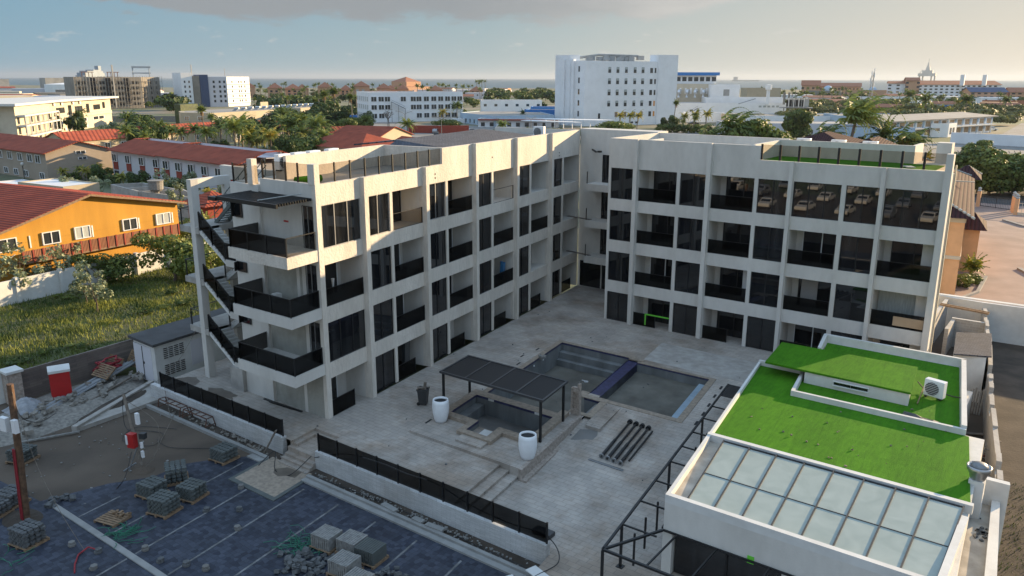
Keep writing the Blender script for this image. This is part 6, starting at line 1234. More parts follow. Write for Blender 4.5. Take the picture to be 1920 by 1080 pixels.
# ---- white building with balconies and air conditioners (left)
t = thing('white_apartment_block', 'white three storey block with balconies and rows of air conditioners', 'building')
P_ = [(-262, 62), (-237, 82.5), (-267.5, 106.5), (-312, 151), (-326, 140), (-292, 80)]
m_ = MB(); m_.prism(P_, -1, 9.9); part('wall', m_, 'cream', t); m_ = MB(); m_.prism([(-266, 57), (-233.5, 81.5), (-265.5, 107.5), (-314, 156), (-331, 143), (-296, 80)], 9.9, 10.6); part('roof_slab', m_, 'white_paint', t)
a, b = (-267.5, 106.5), (-312, 151)
row(t, a, b, [.14, .42, .73], 6.0, 6.5, 1.7, frame='black_metal'); row(t, a, b, [.28, .57], 5.2, 2.6, 3.0, frame='black_metal'); row(t, a, b, [.14, .43, .74], 2.0, 12, 1.2, frame='white_metal'); row(t, a, b, [.86], 6.2, 2.4, 2.2, frame='black_metal')
row(t, a, b, [.05, .16, .33, .44], 8.6, 1.5, .9, 'white_metal', None, 'air_unit', .4); row(t, a, b, [.08, .17, .25, .34, .42, .51], -.3, 1.5, .9, 'white_metal', None, 'air_unit', .4)
m_ = MB(); m_.bar((*(Vector(a) + Vector((.8, -.8))), 4.4), (*(Vector(b) + Vector((.8, -.8))), 4.4), 1.2, 1.1); part('gallery', m_, 'cream', t)
a, b = (-237, 82.5), (-267.5, 106.5)
for z in (.6, 3.9, 6.9):
    m_ = MB(); m_.bar((*(Vector(a) + Vector((1.2, 1.2))), z), (*(Vector(b) + Vector((1.2, 1.2))), z), 2.2, .5); part('balcony', m_, 'white_paint', t); m_ = MB()
    for i in range(9): p = Vector(a).lerp(Vector(b), i / 8) + Vector((2, 2)); m_.bar((*p, z - 3), (*p, z), .3)
    part('column', m_, 'white_paint', t)
    row(t, a, b, lin(6), z - 2.6, 1.8, 2.1)
row(t, (-262, 62), (-237, 82.5), [.55, .8], 6.2, 1.8, 1.6, frame='white_metal'); m_ = MB(); m_.bar((-252, 66, -.5), (-240, 78, 3.6), 1.2, .6); part('stair', m_, 'white_paint', t)
# ---- concrete shell under construction
t = thing('concrete_shell', 'grey concrete apartment shell under construction wrapped in scaffolding', 'building')
m_ = MB(); m_.prism([(-490, 222), (-482, 261), (-495, 281), (-516, 270), (-512, 226)], -1, 18.6); part('wall', m_, 'raw_concrete', t)
a, b = (-490, 222), (-482, 261)
for z in (1, 4.3, 7.6, 10.9, 14.2): row(t, a, b, [.06, .13, .3, .38, .42, .55, .65, .7, .86, .93], z, 1.6, 1.9, 'dark_open'); row(t, b, (-495, 281), [.2, .5, .8], z, 1.5, 1.8, 'dark_open')
for f in (.27, .49, .77): p = Vector(a).lerp(Vector(b), f); win(t, (p.x + .2, p.y), seg(a, b)[4], 2, 3.0, 16, 'dark_open', None, 'open_bay')
for z in (2.6, 5.9, 9.2, 12.5, 15.8):
    m_ = MB(); m_.bar((-488.5, 221, z), (-480.5, 261, z), .7, .12); m_.bar((-480.5, 261, z), (-494, 282, z), .7, .12); part('scaffold_deck', m_, 'old_wood', t)
m_ = MB()
for i in range(24): p = Vector((-488.3, 221)).lerp(Vector((-480.2, 261)), i / 23); m_.bar((*p, -1), (*p, 19.2), .16)
for i in range(10): p = Vector((-480.2, 261)).lerp(Vector((-493.7, 282)), i / 9); m_.bar((*p, -1), (*p, 19.2), .16)
part('scaffold_pole', m_, 'far_grey', t)
m_ = MB()
for (x, y) in ((-500, 232), (-497, 247)):
    for k in range(4): m_.bar((x, y + 2.2 * k, 18.6), (x, y + 2.2 * k, 21.6), .3)
    m_.bar((x, y - .5, 21.6), (x, y + 7.5, 21.6), .4)
part('formwork', m_, 'rust', t)
m_ = MB(); m_.bar((-483, 243, -1), (-483, 243, 26), .7); part('hoist_mast', m_, 'far_grey', t)
# ---- white and navy apartment block
t = thing('navy_white_block', 'white seven storey apartment block with a navy stair tower', 'building')
for poly, z, mt in (([(-478.5, 287), (-476.5, 294), (-494, 300), (-497, 292)], 21.5, 'far_white'), ([(-477.5, 294), (-473.5, 297.5), (-492, 306), (-495, 300)], 19.5, 'raw_concrete'), ([(-472, 297), (-467.8, 300.4), (-486, 312), (-492, 305)], 20.3, 'navy'), ([(-468.5, 300.6), (-463, 311.5), (-482, 322), (-487, 311)], 18.8, 'lilac_white'), ([(-462.7, 311.3), (-474.6, 338), (-493, 330), (-482, 307)], 19.0, 'far_white')):
    m_ = MB(); m_.prism(poly, -1, z); part('wall', m_, mt, t)
for z in (2, 5.2, 8.4, 11.6, 14.8):
    row(t, (-462.7, 311.3), (-474.6, 338), [.22, .52, .62, .78], z, 1.3, 1.5); row(t, (-468.5, 300.6), (-463, 311.5), [.3, .62, .86], z, 1.3, 1.6); row(t, (-478.5, 287), (-476.5, 294), [.3, .7], z, 1.0, 1.5)
    m_ = MB(); m_.bar((-462.3, 311.3, z - .9), (-474.2, 338, z - .9), .2, .3); part('band', m_, 'far_grey', t)
m_ = MB(); m_.bar((-486, 300, 19), (-486, 300, 27), .5); m_.bar((-474, 318, 19), (-474, 318, 24.5), .3); part('mast', m_, 'far_grey', t)
# ---- beige block with solar water heaters
t = thing('beige_block', 'long beige two storey block with solar water heaters along its flat roof', 'building')
P_ = [(-271, 158), (-256, 161.5), (-262.5, 187.5), (-282, 241), (-296, 236), (-284, 165)]; m_ = MB(); m_.prism(P_, -1, 4.8); part('wall', m_, 'beige', t); m_ = MB(); m_.prism([(-270, 159.5), (-257.5, 162.5), (-264, 187.5), (-283, 239), (-294, 234), (-283, 167)], 4.8, 4.82); part('roof', m_, 'roof_grey', t)
for a, b, fr in (((-271, 158), (-256, 161.5), [.2, .65]), ((-256, 161.5), (-262.5, 187.5), [.2, .7]), ((-262.5, 187.5), (-282, 241), [.12, .3, .5, .66, .85])):
    row(t, a, b, fr, 1.8, 2.2, 1.5, 'house_glass', 'white_metal')
for f in (.18, .42, .75): p = Vector((-262.5, 187.5)).lerp(Vector((-282, 241)), f); win(t, p, seg((-262.5, 187.5), (-282, 241))[4], 1.4, 6, 2.3, 'dark_open', None, 'loggia')
t2 = None
for i in range(13):
    p = Vector((-262, 180)).lerp(Vector((-284, 238)), i / 12); m_ = MB() if t2 is None else None
    if t2 is None:
        t2 = thing('solar_water_heater', 'silver solar water heater, one of the row on the beige block roof', 'solar heater', (p.x - 3, p.y, 4.85), .35, 'solar heaters on the beige roof')
        m_ = MB(); m_.tube([(-1.1, 0, 1.2), (1.1, 0, 1.2)], .36, 10); part('tank', m_, 'solar_tank', t2); m_ = MB(); m_.slab([(-1, -.2, 1.0), (1, -.2, 1.0), (1, -1.9, .2), (-1, -1.9, .2)], .08); part('panel', m_, 'grey_metal', t2); kids(t2)
    else: dup(t2, loc=(p.x - 3, p.y, 4.85))
m_ = MB(); m_.prism([(-292, 168), (-284, 166), (-287, 176), (-294, 178)], -1, 7.5); single('ivy_block', m_, 'leaf_dark', 'cube shaped roof house overgrown with ivy behind the beige block', 'ivy house')
t = thing('curved_gable', 'beige curved gable wall on the beige block roof', 'gable'); m_ = MB(); pts = [(x, 4.8 + (3.6 if abs(x) < 3 else 2.0 if abs(x) < 5 else .8)) for x in (-7, -5, -3, 3, 5, 7)]
for k in range(5): m_.box(pts[k][0], pts[k + 1][0], 0, .4, 4.8, min(pts[k][1], pts[k + 1][1]) + (.6 if k == 2 else 0))
o = part('wall', m_, 'beige', t); o.location = (-292, 214, 0); o.rotation_euler.z = 1.9
m_ = MB(); m_.prism([(-345, 150), (-300, 190), (-301, 191), (-346, 151)], -1, 1.5); single('lot_wall', m_, 'pale_stone', 'long grey white wall behind the green vacant lot', 'wall')
# ---- white office block
t = thing('office_block', 'white three storey office block with rows of dark paired windows', 'building')
P_ = [(-264.5, 247), (-238.8, 230.5), (-216.7, 269.5), (-231, 279)]; volume(t, P_, -1, 11.9, 'far_white', 'roof_grey', par=.3)
a, b = (-238.8, 230.5), (-216.7, 269.5)
for z, fr in ((8.2, [.05, .125, .19, .355, .46, .52, .60, .68, .755, .83, .90, .965]), (4.6, [.05, .125, .19, .46, .52, .60, .68, .755, .83, .90, .965]), (.8, [.05, .125, .52, .60, .68, .755, .83, .90])):
    row(t, a, b, fr, z, 2.35, 2.0, 'house_glass', 'white_metal')
for z in (8.2, 4.6, .8): row(t, (-264.5, 247), a, lin(6, .08, .9), z, 2.6, 2.0, 'curtain', 'white_metal')
m_ = MB(); p0, p1 = Vector(a).lerp(Vector(b), .22), Vector(a).lerp(Vector(b), .36); n_ = seg(a, b)[3] * 1.6; m_.bar((*(p0 + n_), 8), (*(p1 + n_), 5), 1.0, .2); m_.bar((*(p0 + n_), 8.9), (*(p1 + n_), 5.9), .1)
for f in (0, .5, 1): q = (p0.lerp(p1, f)) + n_ * 1.2; m_.bar((*q, -1), (*q, 8 - 3 * f), .15)
part('fire_escape', m_, 'grey_metal', t)
# ---- low houses and blue complex behind
def box_b(label, name, pts, z0, z1, mt, cat='building', roof='roof_grey', wins=None, par=.3):
    t = thing(name, label, cat); volume(t, pts, z0, z1, mt, roof, par)
    for w_ in (wins or []): row(t, *w_)
    return t
box_b('white two storey house with arches right of the office block', 'white_house', back((-250, 325), (-225, 347), 14), -1, 6.5, 'far_white', 'house', wins=[((-250, 325), (-225, 347), lin(6), 3.5, 1.6, 1.3)])
box_b('small bright white house left of the hospital tower', 'white_house', back((-262, 418), (-244, 428), 10), -1, 6.0, 'far_white', 'house', wins=[((-262, 418), (-244, 428), [.3, .7], 3, 1.5, 1.5)])
box_b('flat cream house between the palms left of the hospital', 'cream_house', back((-222, 372), (-204, 384), 12), -1, 2.8, 'lilac_white', 'house')
box_b('light blue low clinic wing with white canopy', 'clinic_wing', [(-207, 256), (-172, 236), (-160, 262), (-190, 292), (-212, 276)], -1, 3.2, 'sky_blue', roof='roof_grey', wins=[((-207, 256), (-172, 236), lin(8), -.4, 1.4, 1.6)])
box_b('bright blue flat roofed shop behind the clinic wing', 'blue_shop', back((-212, 318), (-188, 332), 10), -1, 4.0, 'bright_blue')
box_b('blue and white hall beside the hospital tower', 'blue_hall', back((-190, 282), (-166, 292), 10), -1, 4.2, 'bright_blue')
t = box_b('white low entrance building with dark red fascia by the car park', 'entrance_building', back((-178, 233), (-150, 250), 8), -1, 2.2, 'far_white', wins=[((-178, 233), (-150, 250), lin(9), -.6, 1.6, 1.6)])
m_ = MB(); a, b, d_, n_, rz = seg((-178, 233), (-150, 250)); m_.bar((*(a + n_ * .6), 2.1), (*(b + n_ * .6), 2.1), 1.4, .5); part('fascia', m_, 'brick_red', t)
t = thing('canopy', 'long white covered walkway on thin columns in front of the hospital', 'canopy'); m_ = MB(); m_.slab([(-158, 245, 2.6), (-131, 252, 2.6), (-128, 258, 2.6), (-156, 252, 2.6)], .3); m_.slab([(-160, 238, 2.2), (-136, 240, 2.2), (-135, 243, 2.2), (-160, 243, 2.2)], .3); part('roof', m_, 'far_white', t)
for i in range(8): m_ = MB(); p = (-157 + 3.6 * i, 245.3 + .9 * i); m_.bar((*p, -1), (*p, 2.4), .3); part('column', m_, 'far_white', t)
# ---- hospital tower
t = thing('hospital_tower', 'tall white hospital tower with small square windows and rooftop plant', 'building')
A_, Bc, Cc, Dd = (-164.3, 269.6), (-148.1, 266.6), (-130.9, 299.1), (-125.9, 307)
m_ = MB(); m_.prism([A_, Bc, Cc, (-152, 318), (-176, 290)], -1, 25.6); m_.prism([(-135.0, 298.6), (-130.5, 298.4), (-125.6, 306.8), (-130, 309)], -1, 28.4); m_.prism([(-164.8, 269.5), (-156.2, 267.6), (-153.5, 271), (-160, 276)], -1, 28.0); part('wall', m_, 'far_white', t)
for f in (.30, .62): p = Vector(A_).lerp(Vector(Bc), f); m_ = MB(); m_.box(p.x - .5, p.x + .5, p.y - 1.2, p.y + .5, -1, 26.2); part('fin', m_, 'far_white', t)
for z, fl in ((21.2, 1), (16.6, 1), (12.0, 1), (7.4, 1), (3.0, 0)):
    row(t, A_, Bc, [.17, .47, .80], z, .8, 2.2); row(t, Bc, Cc, [.325, .435, .55, .67, .78, .90] if fl else [.43, .55, .67, .78, .90], z - .4, 1.35, 2.1); row(t, Bc, Cc, [.955], z - .4, .8, 2.1, 'house_glass' if z > 10 else 'orange_panel')
row(t, Bc, Cc, [.2], 2.0, 1.0, 2.2); row(t, Bc, Cc, [.65, .72], -.3, 1.5, .8)
for z in (22.2, 17.6, 13.0, 8.4): row(t, Bc, Cc, [.325, .435, .55, .67, .78], z, 1.3, 1.0, 'curtain', None, 'blind', .05)
m_ = MB(); rnd = random.Random(6)
for i in range(26): p = Vector((-158, 283)).lerp(Vector((-140, 300)), rnd.random()); m_.cbox((p.x, p.y, 26.8 + rnd.uniform(-.3, .5)), (rnd.uniform(1, 3), rnd.uniform(1, 3), rnd.uniform(1.2, 2.6)), rnd.uniform(0, 3))
m_.tube([(-160, 281, 27.2), (-154, 287, 28.4), (-141, 299, 28.0)], .5, 8); part('roof_plant', m_, 'far_grey', t)
# ---- hospital complex right of the tower
t = box_b('cream hospital wing with big silver ducts and a blue roofed storey', 'hospital_wing', back((-160, 372), (-140, 384), 20), -1, 15.6, 'cream')
a, b = (-161, 380), (-143, 391); P_ = back(a, b, 12); m_ = MB(); m_.prism(P_, 15.6, 20.2); part('upper_storey', m_, 'far_white', t); m_ = MB(); m_.prism(back((-163, 377), (-141, 390.5), 15), 20.2, 21.8); part('blue_roof', m_, 'bright_blue', t); row(t, a, b, lin(7), 17.2, 2.2, 2.2)
for i in range(6):
    p = Vector((-159, 370)).lerp(Vector((-141, 381)), i / 5); m_ = MB(); m_.tube([(p.x, p.y + 2, 12.5), (p.x, p.y, 12.3), (p.x + .8, p.y - 1.6, 11.3), (p.x + .8, p.y - 1.8, 9.0)], .8, 8); part('duct', m_, 'solar_tank', t)
row(t, (-160, 372), (-140, 384), lin(7, .1, .8), 10.8, 1.0, 3.0, 'white_metal', None, 'vent')
box_b('blue grey hospital block with a single square vent', 'service_block', back((-139.5, 376), (-127, 384), 14), -1, 15.4, 'far_white', wins=[((-139.5, 376), (-127, 384), [.55], 10, 3.0, 3.2, 'far_grey')])
box_b('beige box building behind the hospital service block', 'service_block', back((-148, 450), (-132, 462), 14), -1, 13.0, 'beige')
t = box_b('white hospital annex with outside steel stair', 'hospital_annex', back((-147, 352), (-105, 392), 16), -1, 6.4, 'far_white', wins=[((-147, 352), (-105, 392), [.14, .2], 1.5, 1.5, 2), ((-147, 352), (-105, 392), [.76, .8, .84, .88, .92], 4.5, 1.4, .9, 'curtain')])
m_ = MB(); m_.bar((-143, 349, -1), (-136, 354, 4.5), 1.4, .3); m_.bar((-143, 349, 0), (-136, 354, 5.5), .12); m_.bar((-120, 366, 6.6), (-114, 372, 9), 1.2, .2); part('steel_stair', m_, 'grey_metal', t)
t2_ = box_b('white roof storey on the hospital annex', 'roof_storey', back((-140, 372), (-108, 396), 10), 6.4, 9.0, 'far_white')
m_ = MB(); m_.tube([(-112, 384, 6), (-112, 384, 13.5)], .9, 8); m_.lathe([(0, 13.2), (1.6, 13.3), (1.6, 15.6), (0, 15.8)], (-112, 384, 0), 10); part('vent_stack', m_, 'far_white', t2_); m_ = MB(); m_.tube([(-105, 388, 6), (-105, 388, 12)], .6, 8); m_.tube([(-103, 389, 6), (-103, 389, 12)], .6, 8); part('chimney', m_, 'pale_stone', t2_)
t = thing('chiller_units', 'bank of grey roof chillers with dark grilles on a steel platform', 'chillers'); m_ = MB(); m_.prism(back((-98.3, 371.5), (-88.6, 374.8), 5), 5.4, 9.3); part('casing', m_, 'far_grey', t)
row(t, (-98.3, 371.5), (-90.6, 374.1), lin(6), 5.7, 1.1, 3.0, 'dark_open', None, 'grille')
m_ = MB(); m_.prism(back((-100.5, 368.5), (-86, 373.5), 9), 4.9, 5.2)
for i in range(5): m_.bar((-99 + 2.8 * i, 370.5 + i, 3), (-99 + 2.8 * i, 370.5 + i, 5), .4)
part('platform', m_, 'grey_metal', t); m_ = MB()
for i in range(4): x, y = -97 + 2.2 * i, 370.8 + .75 * i; m_.tube([(x, y, 5.3), (x, y, 9.6), (x + .5, y + .5, 10.1), (x + 1.2, y + 1.4, 9.8)], .22, 6)
part('pipe', m_, 'solar_tank', t)
for i, (a, b, dp, z, mt, l) in enumerate((((-101, 322), (-52, 352), 28, 2.6, 'far_white', 'broad white flat roofed hall behind the windblown palms'), ((-84, 262), (-43, 288), 20, 2.4, 'lilac_white', 'low white hall with pale roof right of the round trees'), ((-62, 330), (-24, 352), 26, 3.4, 'sky_blue', 'light blue walled hall under the radio mast'), ((-112, 330), (-98, 342), 10, 2.8, 'beige', 'small beige walled yard building by the white annex'), ((-38, 250), (-20, 262), 14, 3.0, 'sky_blue', 'blue banded white building behind the dark palms'), ((-130, 326), (-112, 336), 10, 3.0, 'far_white', 'white garage block with roof fans below the annex'))):
    box_b(l, 'flat_hall', back(a, b, dp), -1, z, mt, roof='far_grey' if i % 2 else 'pale_stone')
# ---- motel
t = thing('motel', 'two storey motel with tan panels between pale blue piers', 'motel')
a, b = (-28.5, 262), (-6.2, 330); P_ = back(a, b, 12); m_ = MB(); m_.prism(P_, -1, 4.8); part('wall', m_, 'far_white', t); m_ = MB(); m_.slab([(*(Vector(p)), 5.15 if i < 2 else 6.2) for i, p in enumerate(back((-28.0, 258), (-4.6, 333), 14))], .3); part('roof', m_, 'roof_grey', t)
for z in (-.2, 2.6): row(t, a, b, lin(13, .05, .96), z, 2.9, 1.8, 'tan_panel', None, 'wall_panel')
row(t, a, b, lin(14, .01, .99), -1, .9, 5.8, 'sky_blue', None, 'pier', .15); m_ = MB(); a_, b_, d_, n_, rz = seg(a, b); m_.bar((*(a_ + n_ * .8), 2.1), (*(b_ + n_ * .8), 2.1), 1.6, .25); part('gallery', m_, 'white_paint', t)
box_b('white corner tower house in front of the motel', 'gatehouse', [(-19.8, 287), (-14.6, 290), (-13.2, 297), (-19, 298)], -1, 3.4, 'far_white', 'house', wins=[((-19.8, 287), (-14.6, 290), [.4], 1.2, 1.4, .9), ((-14.6, 290), (-13.2, 297), [.3, .65], 0, 1.3, 2.2)])
m_ = MB(); m_.prism([(-9.5, 262), (18, 258), (18, 258.6), (-9.5, 262.6)], -1, 2.3); m_.prism([(18, 258), (60, 262), (60, 262.6), (18, 258.6)], -1, 2.0); single('long_wall', m_, 'far_white', 'long low white wall in front of the motel yard', 'wall')
m_ = MB(); m_.add([(-30, 150, G + .01), (60, 150, G + .01), (70, 262, G + .01), (-25, 262, G + .01)], [(0, 1, 2, 3)]); m_.add([(0, 262, G + .01), (70, 262, G + .01), (90, 420, G + .01), (-4, 420, G + .01)], [(0, 1, 2, 3)]); struct('yard', m_, 'road')
m_ = MB(); m_.add([(-200, 150, G + .012), (-150, 150, G + .012), (-120, 190, G + .012), (-60, 230, G + .012), (-60, 262, G + .012), (-130, 262, G + .012), (-215, 226, G + .012), (-330, 330, G + .012), (-345, 320, G + .012), (-225, 205, G + .012)], [tuple(range(10))]); struct('street', m_, 'road')
m_ = MB(); m_.add([(12, 118, G + .03), (60, 118, G + .03), (60, 128, G + .03), (8, 130, G + .03)], [(0, 1, 2, 3)]); struct('street', m_, 'asphalt')
m_ = MB(); m_.add([(-2, 186, G + .03), (60, 212, G + .03), (60, 224, G + .03), (-2, 196, G + .03)], [(0, 1, 2, 3)]); struct('street', m_, 'far_grey')
m_ = MB(); m_.add([(-345, 140, G + .01), (-300, 118, G + .01), (-262, 150, G + .01), (-296, 186, G + .01)], [(0, 1, 2, 3)]); struct('vacant_lot', m_, 'grass')
t = thing('chain_fence', 'chain link fence on pale posts along the yard road at right', 'fence'); m_ = MB()
for i in range(26): x, y = 1.5 + 1.1 * i, 193 + .75 * i; m_.bar((x, y, -1), (x, y, 1.6), .12); m_.bar((x, y, 1.6), (x - .2, y - .3, 1.9), .1)
part('post', m_, 'pale_stone', t); m_ = MB()
for z in (-.6, 0, .5, 1.0, 1.5): m_.bar((1.5, 193, z), (30, 212.5, z), .04)
part('wire', m_, 'far_grey', t)
m_ = MB(); m_.prism([(-176, 190), (-165, 195), (-165.3, 195.6), (-176.3, 190.6)], -1, 1.7); m_.prism([(-165, 195), (-158, 203), (-158.5, 203.4), (-165.5, 195.5)], -1, 1.7); single('red_wall', m_, 'brick_red', 'brick red wall at the street corner behind the lamp posts', 'wall')
# ---- far resort hotels and town
def hotel(name, label, a, b, dp, h, wall, roof, wins, zr=None, cat='hotel', fl=3):
    t = thing(name, label, cat)
    if roof: gable(t, a, b, dp, h, zr or h + 3, roof, wall, over=1.0)
    else: volume(t, back(a, b, dp), -1, h, wall, par=0)
    L_ = (Vector(b) - Vector(a)).length
    for k in range(fl): row(t, a, b, lin(wins), .8 + k * (h / fl), min(3.0, L_ / wins * .55), h / fl * .45, 'house_glass')
    return t
hotel('resort_hotel', 'large white resort hotel with terracotta roof on the right horizon', (-158, 956), (-78, 1017), 30, 13.2, 'far_white', 'terracotta', 16, 17.2, fl=4)
hotel('resort_hotel', 'white hotel wing with plain gable left of the terracotta tower', (-178, 950), (-159.5, 955), 24, 14.2, 'far_white', 'terracotta', 3, 16.5, fl=4); hotel('resort_hotel', 'terracotta capped tower of the white resort hotel', (-160, 949), (-148, 953), 18, 17.5, 'coral_wall', 'terracotta', 2, 20.5, fl=4)
for x, y, l in ((-112, 985, 'left'), (-93, 1002, 'right')): m_ = MB(); m_.box(x - 2, x + 2, y, y + 5, 12, 23.5); single('roof_tower', m_, 'far_white', 'small white roof tower of the resort hotel, %s of the two' % l, 'roof tower')
hotel('resort_hotel', 'long salmon coloured hotel behind the domes', (-289, 1024), (-229, 1041), 25, 10.0, 'coral_wall', 'terracotta', 14, 14, fl=2); hotel('resort_hotel', 'hip roofed left end of the salmon hotel', (-288, 1000), (-268, 1006), 20, 11.5, 'coral_wall', 'terracotta', 4, 17, fl=2)
hotel('apartment_hotel', 'three storey coral hotel with white balconies at right', (-72, 760), (-47, 775), 18, 8.6, 'coral_wall', 'navy', 6, 12, fl=3); hotel('apartment_hotel', 'terracotta roofed hotel at the right frame edge', (-45, 776), (-5, 790), 18, 8.6, 'coral_wall', 'terracotta', 9, 12, fl=3)
for i, (x, y, r) in enumerate(((-241, 930, 5.5), (-196, 942, 4.5))):
    t = thing('domed_hall', ('low casino hall with pale blue dome, left one', 'low casino hall with pale blue dome, right one')[i], 'hall'); volume(t, back((x - 20, y - 6), (x + 18, y + 2), 14), -1, 5.5 + i, 'coral_wall' if i else 'pale_stone', 'terracotta', par=.4)
    m_ = MB(); m_.lathe([(r * math.cos(q * .2), 6 + r * math.sin(q * .2)) for q in range(9)], (x + 2, y + 8, 0), 16); part('dome', m_, 'sky_blue', t, smooth=True)
box_b('long white market roof in front of the right hotels', 'market_roof', back((-196, 700), (-96, 742), 14), -1, 3.6, 'far_white'); box_b('bright blue fence hall among the thorn trees', 'blue_fence', back((-66, 545), (-38, 552), 2), -1, 2.6, 'bright_blue', 'fence'); box_b('second stretch of bright blue fence right of the thorn trees', 'blue_fence', back((-30, 556), (-18, 560), 2), -1, 2.6, 'bright_blue', 'fence'); box_b('brown roofed pavilion behind the blue fence', 'brown_pavilion', back((-46, 640), (-22, 650), 8), -1, 4, 'terracotta')
# orange holiday apartments, each a thing
rnd = random.Random(31); K = 0
OC = [(-716, 480, 12, 9), (-700, 493, 16, 10), (-660, 470, 12, 11), (-640, 486, 14, 10), (-655, 520, 16, 9), (-622, 505, 12, 9), (-600, 515, 14, 11), (-575, 540, 16, 12), (-560, 556, 14, 10), (-548, 570, 12, 9), (-620, 560, 12, 8), (-585, 590, 14, 8), (-540, 610, 14, 8), (-510, 640, 14, 7)]
pos = ['leftmost', 'second from the left', 'third from the left', 'fourth from the left', 'fifth from the left', 'sixth from the left', 'left of the tall centre one', 'tall centre one', 'right of the tall centre one', 'second right of the centre one', 'back row left', 'back row middle', 'back row right', 'rightmost']
for i, (x, y, s_, h) in enumerate(OC):
    t = thing('holiday_apartment', 'orange holiday apartment house with pyramid roof, ' + pos[i], 'house', group='orange holiday apartments'); d_ = (Vector((x, y)) - CAM).normalized(); e_ = Vector((d_.y, -d_.x))
    a = Vector((x, y)) - e_ * s_ * .5; b = Vector((x, y)) + e_ * s_ * .5; P_ = back(tuple(a), tuple(b), s_ * .9); m_ = MB(); m_.prism(P_, -1, h - 1.5); part('wall', m_, 'coral_wall', t)
    m_ = MB(); c = sum((Vector(p) for p in P_), Vector((0, 0))) / 4; m_.add([(*(c + (Vector(p) - c) * 1.12), h - 1.5) for p in P_] + [(*c, h + 3.5)], [(0, 1, 4), (1, 2, 4), (2, 3, 4), (3, 0, 4), (3, 2, 1, 0)]); part('roof', m_, 'terracotta', t)
    for z in (1, h * .45): row(t, tuple(a), tuple(b), [.25, .6], z, s_ * .16, 2.0, 'curtain' if i in (7, 8) else 'house_glass')
t = thing('red_roofed_church', 'large building with stepped red pyramid roof rising above the palms', 'building')
for (x, y, s_, z0, z1, zr) in ((-696, 730, 44, -1, 8, 10), (-694, 727, 26, 8, 14, 20)):
    P_ = [(x - s_ / 2, y - s_ / 2), (x + s_ / 2, y - s_ / 2), (x + s_ / 2, y + s_ / 2), (x - s_ / 2, y + s_ / 2)]; m_ = MB(); m_.prism(P_, z0, z1); part('wall', m_, 'coral_wall', t); m_ = MB(); m_.add([(p[0] * 1.002, p[1], z1) for p in P_] + [(x, y, zr)], [(0, 1, 4), (1, 2, 4), (2, 3, 4), (3, 0, 4)]); part('roof', m_, 'terracotta', t)
# scattered town houses and halls
TOWN = []
def town(n, xr, f, wh, mats_, roofs, seed, lab, grp, name='town_house', hh=(3, 6)):
    rnd = random.Random(seed)
    for i in range(n):
        ang, dist = rnd.uniform(*xr), rnd.uniform(*f); x, y = CAM.x + dist * math.sin(ang), CAM.y + dist * math.cos(ang); s_ = rnd.uniform(*wh); h = rnd.uniform(*hh)
        t = thing(name, lab, 'house', group=grp); d_ = (Vector((x, y)) - CAM).normalized(); a_r = rnd.uniform(-.5, .5); e_ = Vector((d_.y * math.cos(a_r) - d_.x * math.sin(a_r), -d_.x * math.cos(a_r) - d_.y * math.sin(a_r)))
        a = Vector((x, y)) - e_ * s_ * .5; b = Vector((x, y)) + e_ * s_ * .5; r_ = rnd.choice(roofs); wl = rnd.choice(mats_)
        if r_ == 'flat': volume(t, back(tuple(a), tuple(b), s_ * .6), -1, h, wl, rnd.choice(('roof_grey', 'pale_stone')), par=0)
        else: gable(t, tuple(a), tuple(b), s_ * .6, h, h + 1.6, r_, wl)
        if dist < 900: row(t, tuple(a), tuple(b), lin(3, .2, .8), h * .4, 1.4, 1.2)
deg = math.radians
town(16, (deg(-49), deg(-41)), (560, 1050), (14, 30), ['coral_wall', 'lilac_white', 'cream', 'coral_wall'], ['terracotta', 'terracotta', 'flat'], 1, 'small coral or pale house half hidden among the palms before the sea', 'houses in the palm belt')
town(9, (deg(-41), deg(-37)), (700, 1150), (14, 26), ['coral_wall', 'lilac_white'], ['terracotta', 'flat'], 2, 'pale house among palms near the open beach', 'houses near the beach')
town(30, (deg(-73), deg(-60)), (480, 1300), (18, 60), ['lilac_white', 'cream', 'pale_stone', 'beige'], ['flat', 'flat', 'flat', 'red_roof_far'], 3, 'low warehouse or house in the harbour district on the left', 'buildings of the harbour district', hh=(3, 7))
town(8, (deg(-73), deg(-66)), (330, 470), (18, 34), ['far_white', 'cream', 'lilac_white'], ['flat', 'red_roof_far'], 4, 'white or red roofed house behind the white balcony block', 'houses behind the balcony block', hh=(4, 7))
town(14, (deg(-22), deg(-5)), (520, 900), (14, 34), ['coral_wall', 'far_white', 'lilac_white'], ['terracotta', 'flat'], 5, 'low house between the thorn trees and the hotels', 'houses between thorn trees and hotels', hh=(2.5, 4.5))
town(7, (deg(-60), deg(-55)), (650, 1200), (14, 30), ['lilac_white', 'far_white'], ['flat'], 6, 'pale low building near the lagoon left of centre', 'houses by the lagoon')
for i, (x, y, s_, h) in enumerate(((-1300, 470, 40, 11), (-1290, 560, 50, 13), (-1200, 600, 26, 15))): box_b('grey industrial block on the left horizon, ' + ('left', 'middle', 'right')[i] + ' one', 'industrial_block', back((x, y), (x + 8, y + s_), 30), -1, h + 4, 'far_grey')
t = thing('storage_tank', 'large round white storage tank on the left skyline', 'tank'); m_ = MB(); m_.lathe([(24, -1), (24, 10), (0, 12)], (-1010, 460, 0), 28); part('shell', m_, 'far_white', t)
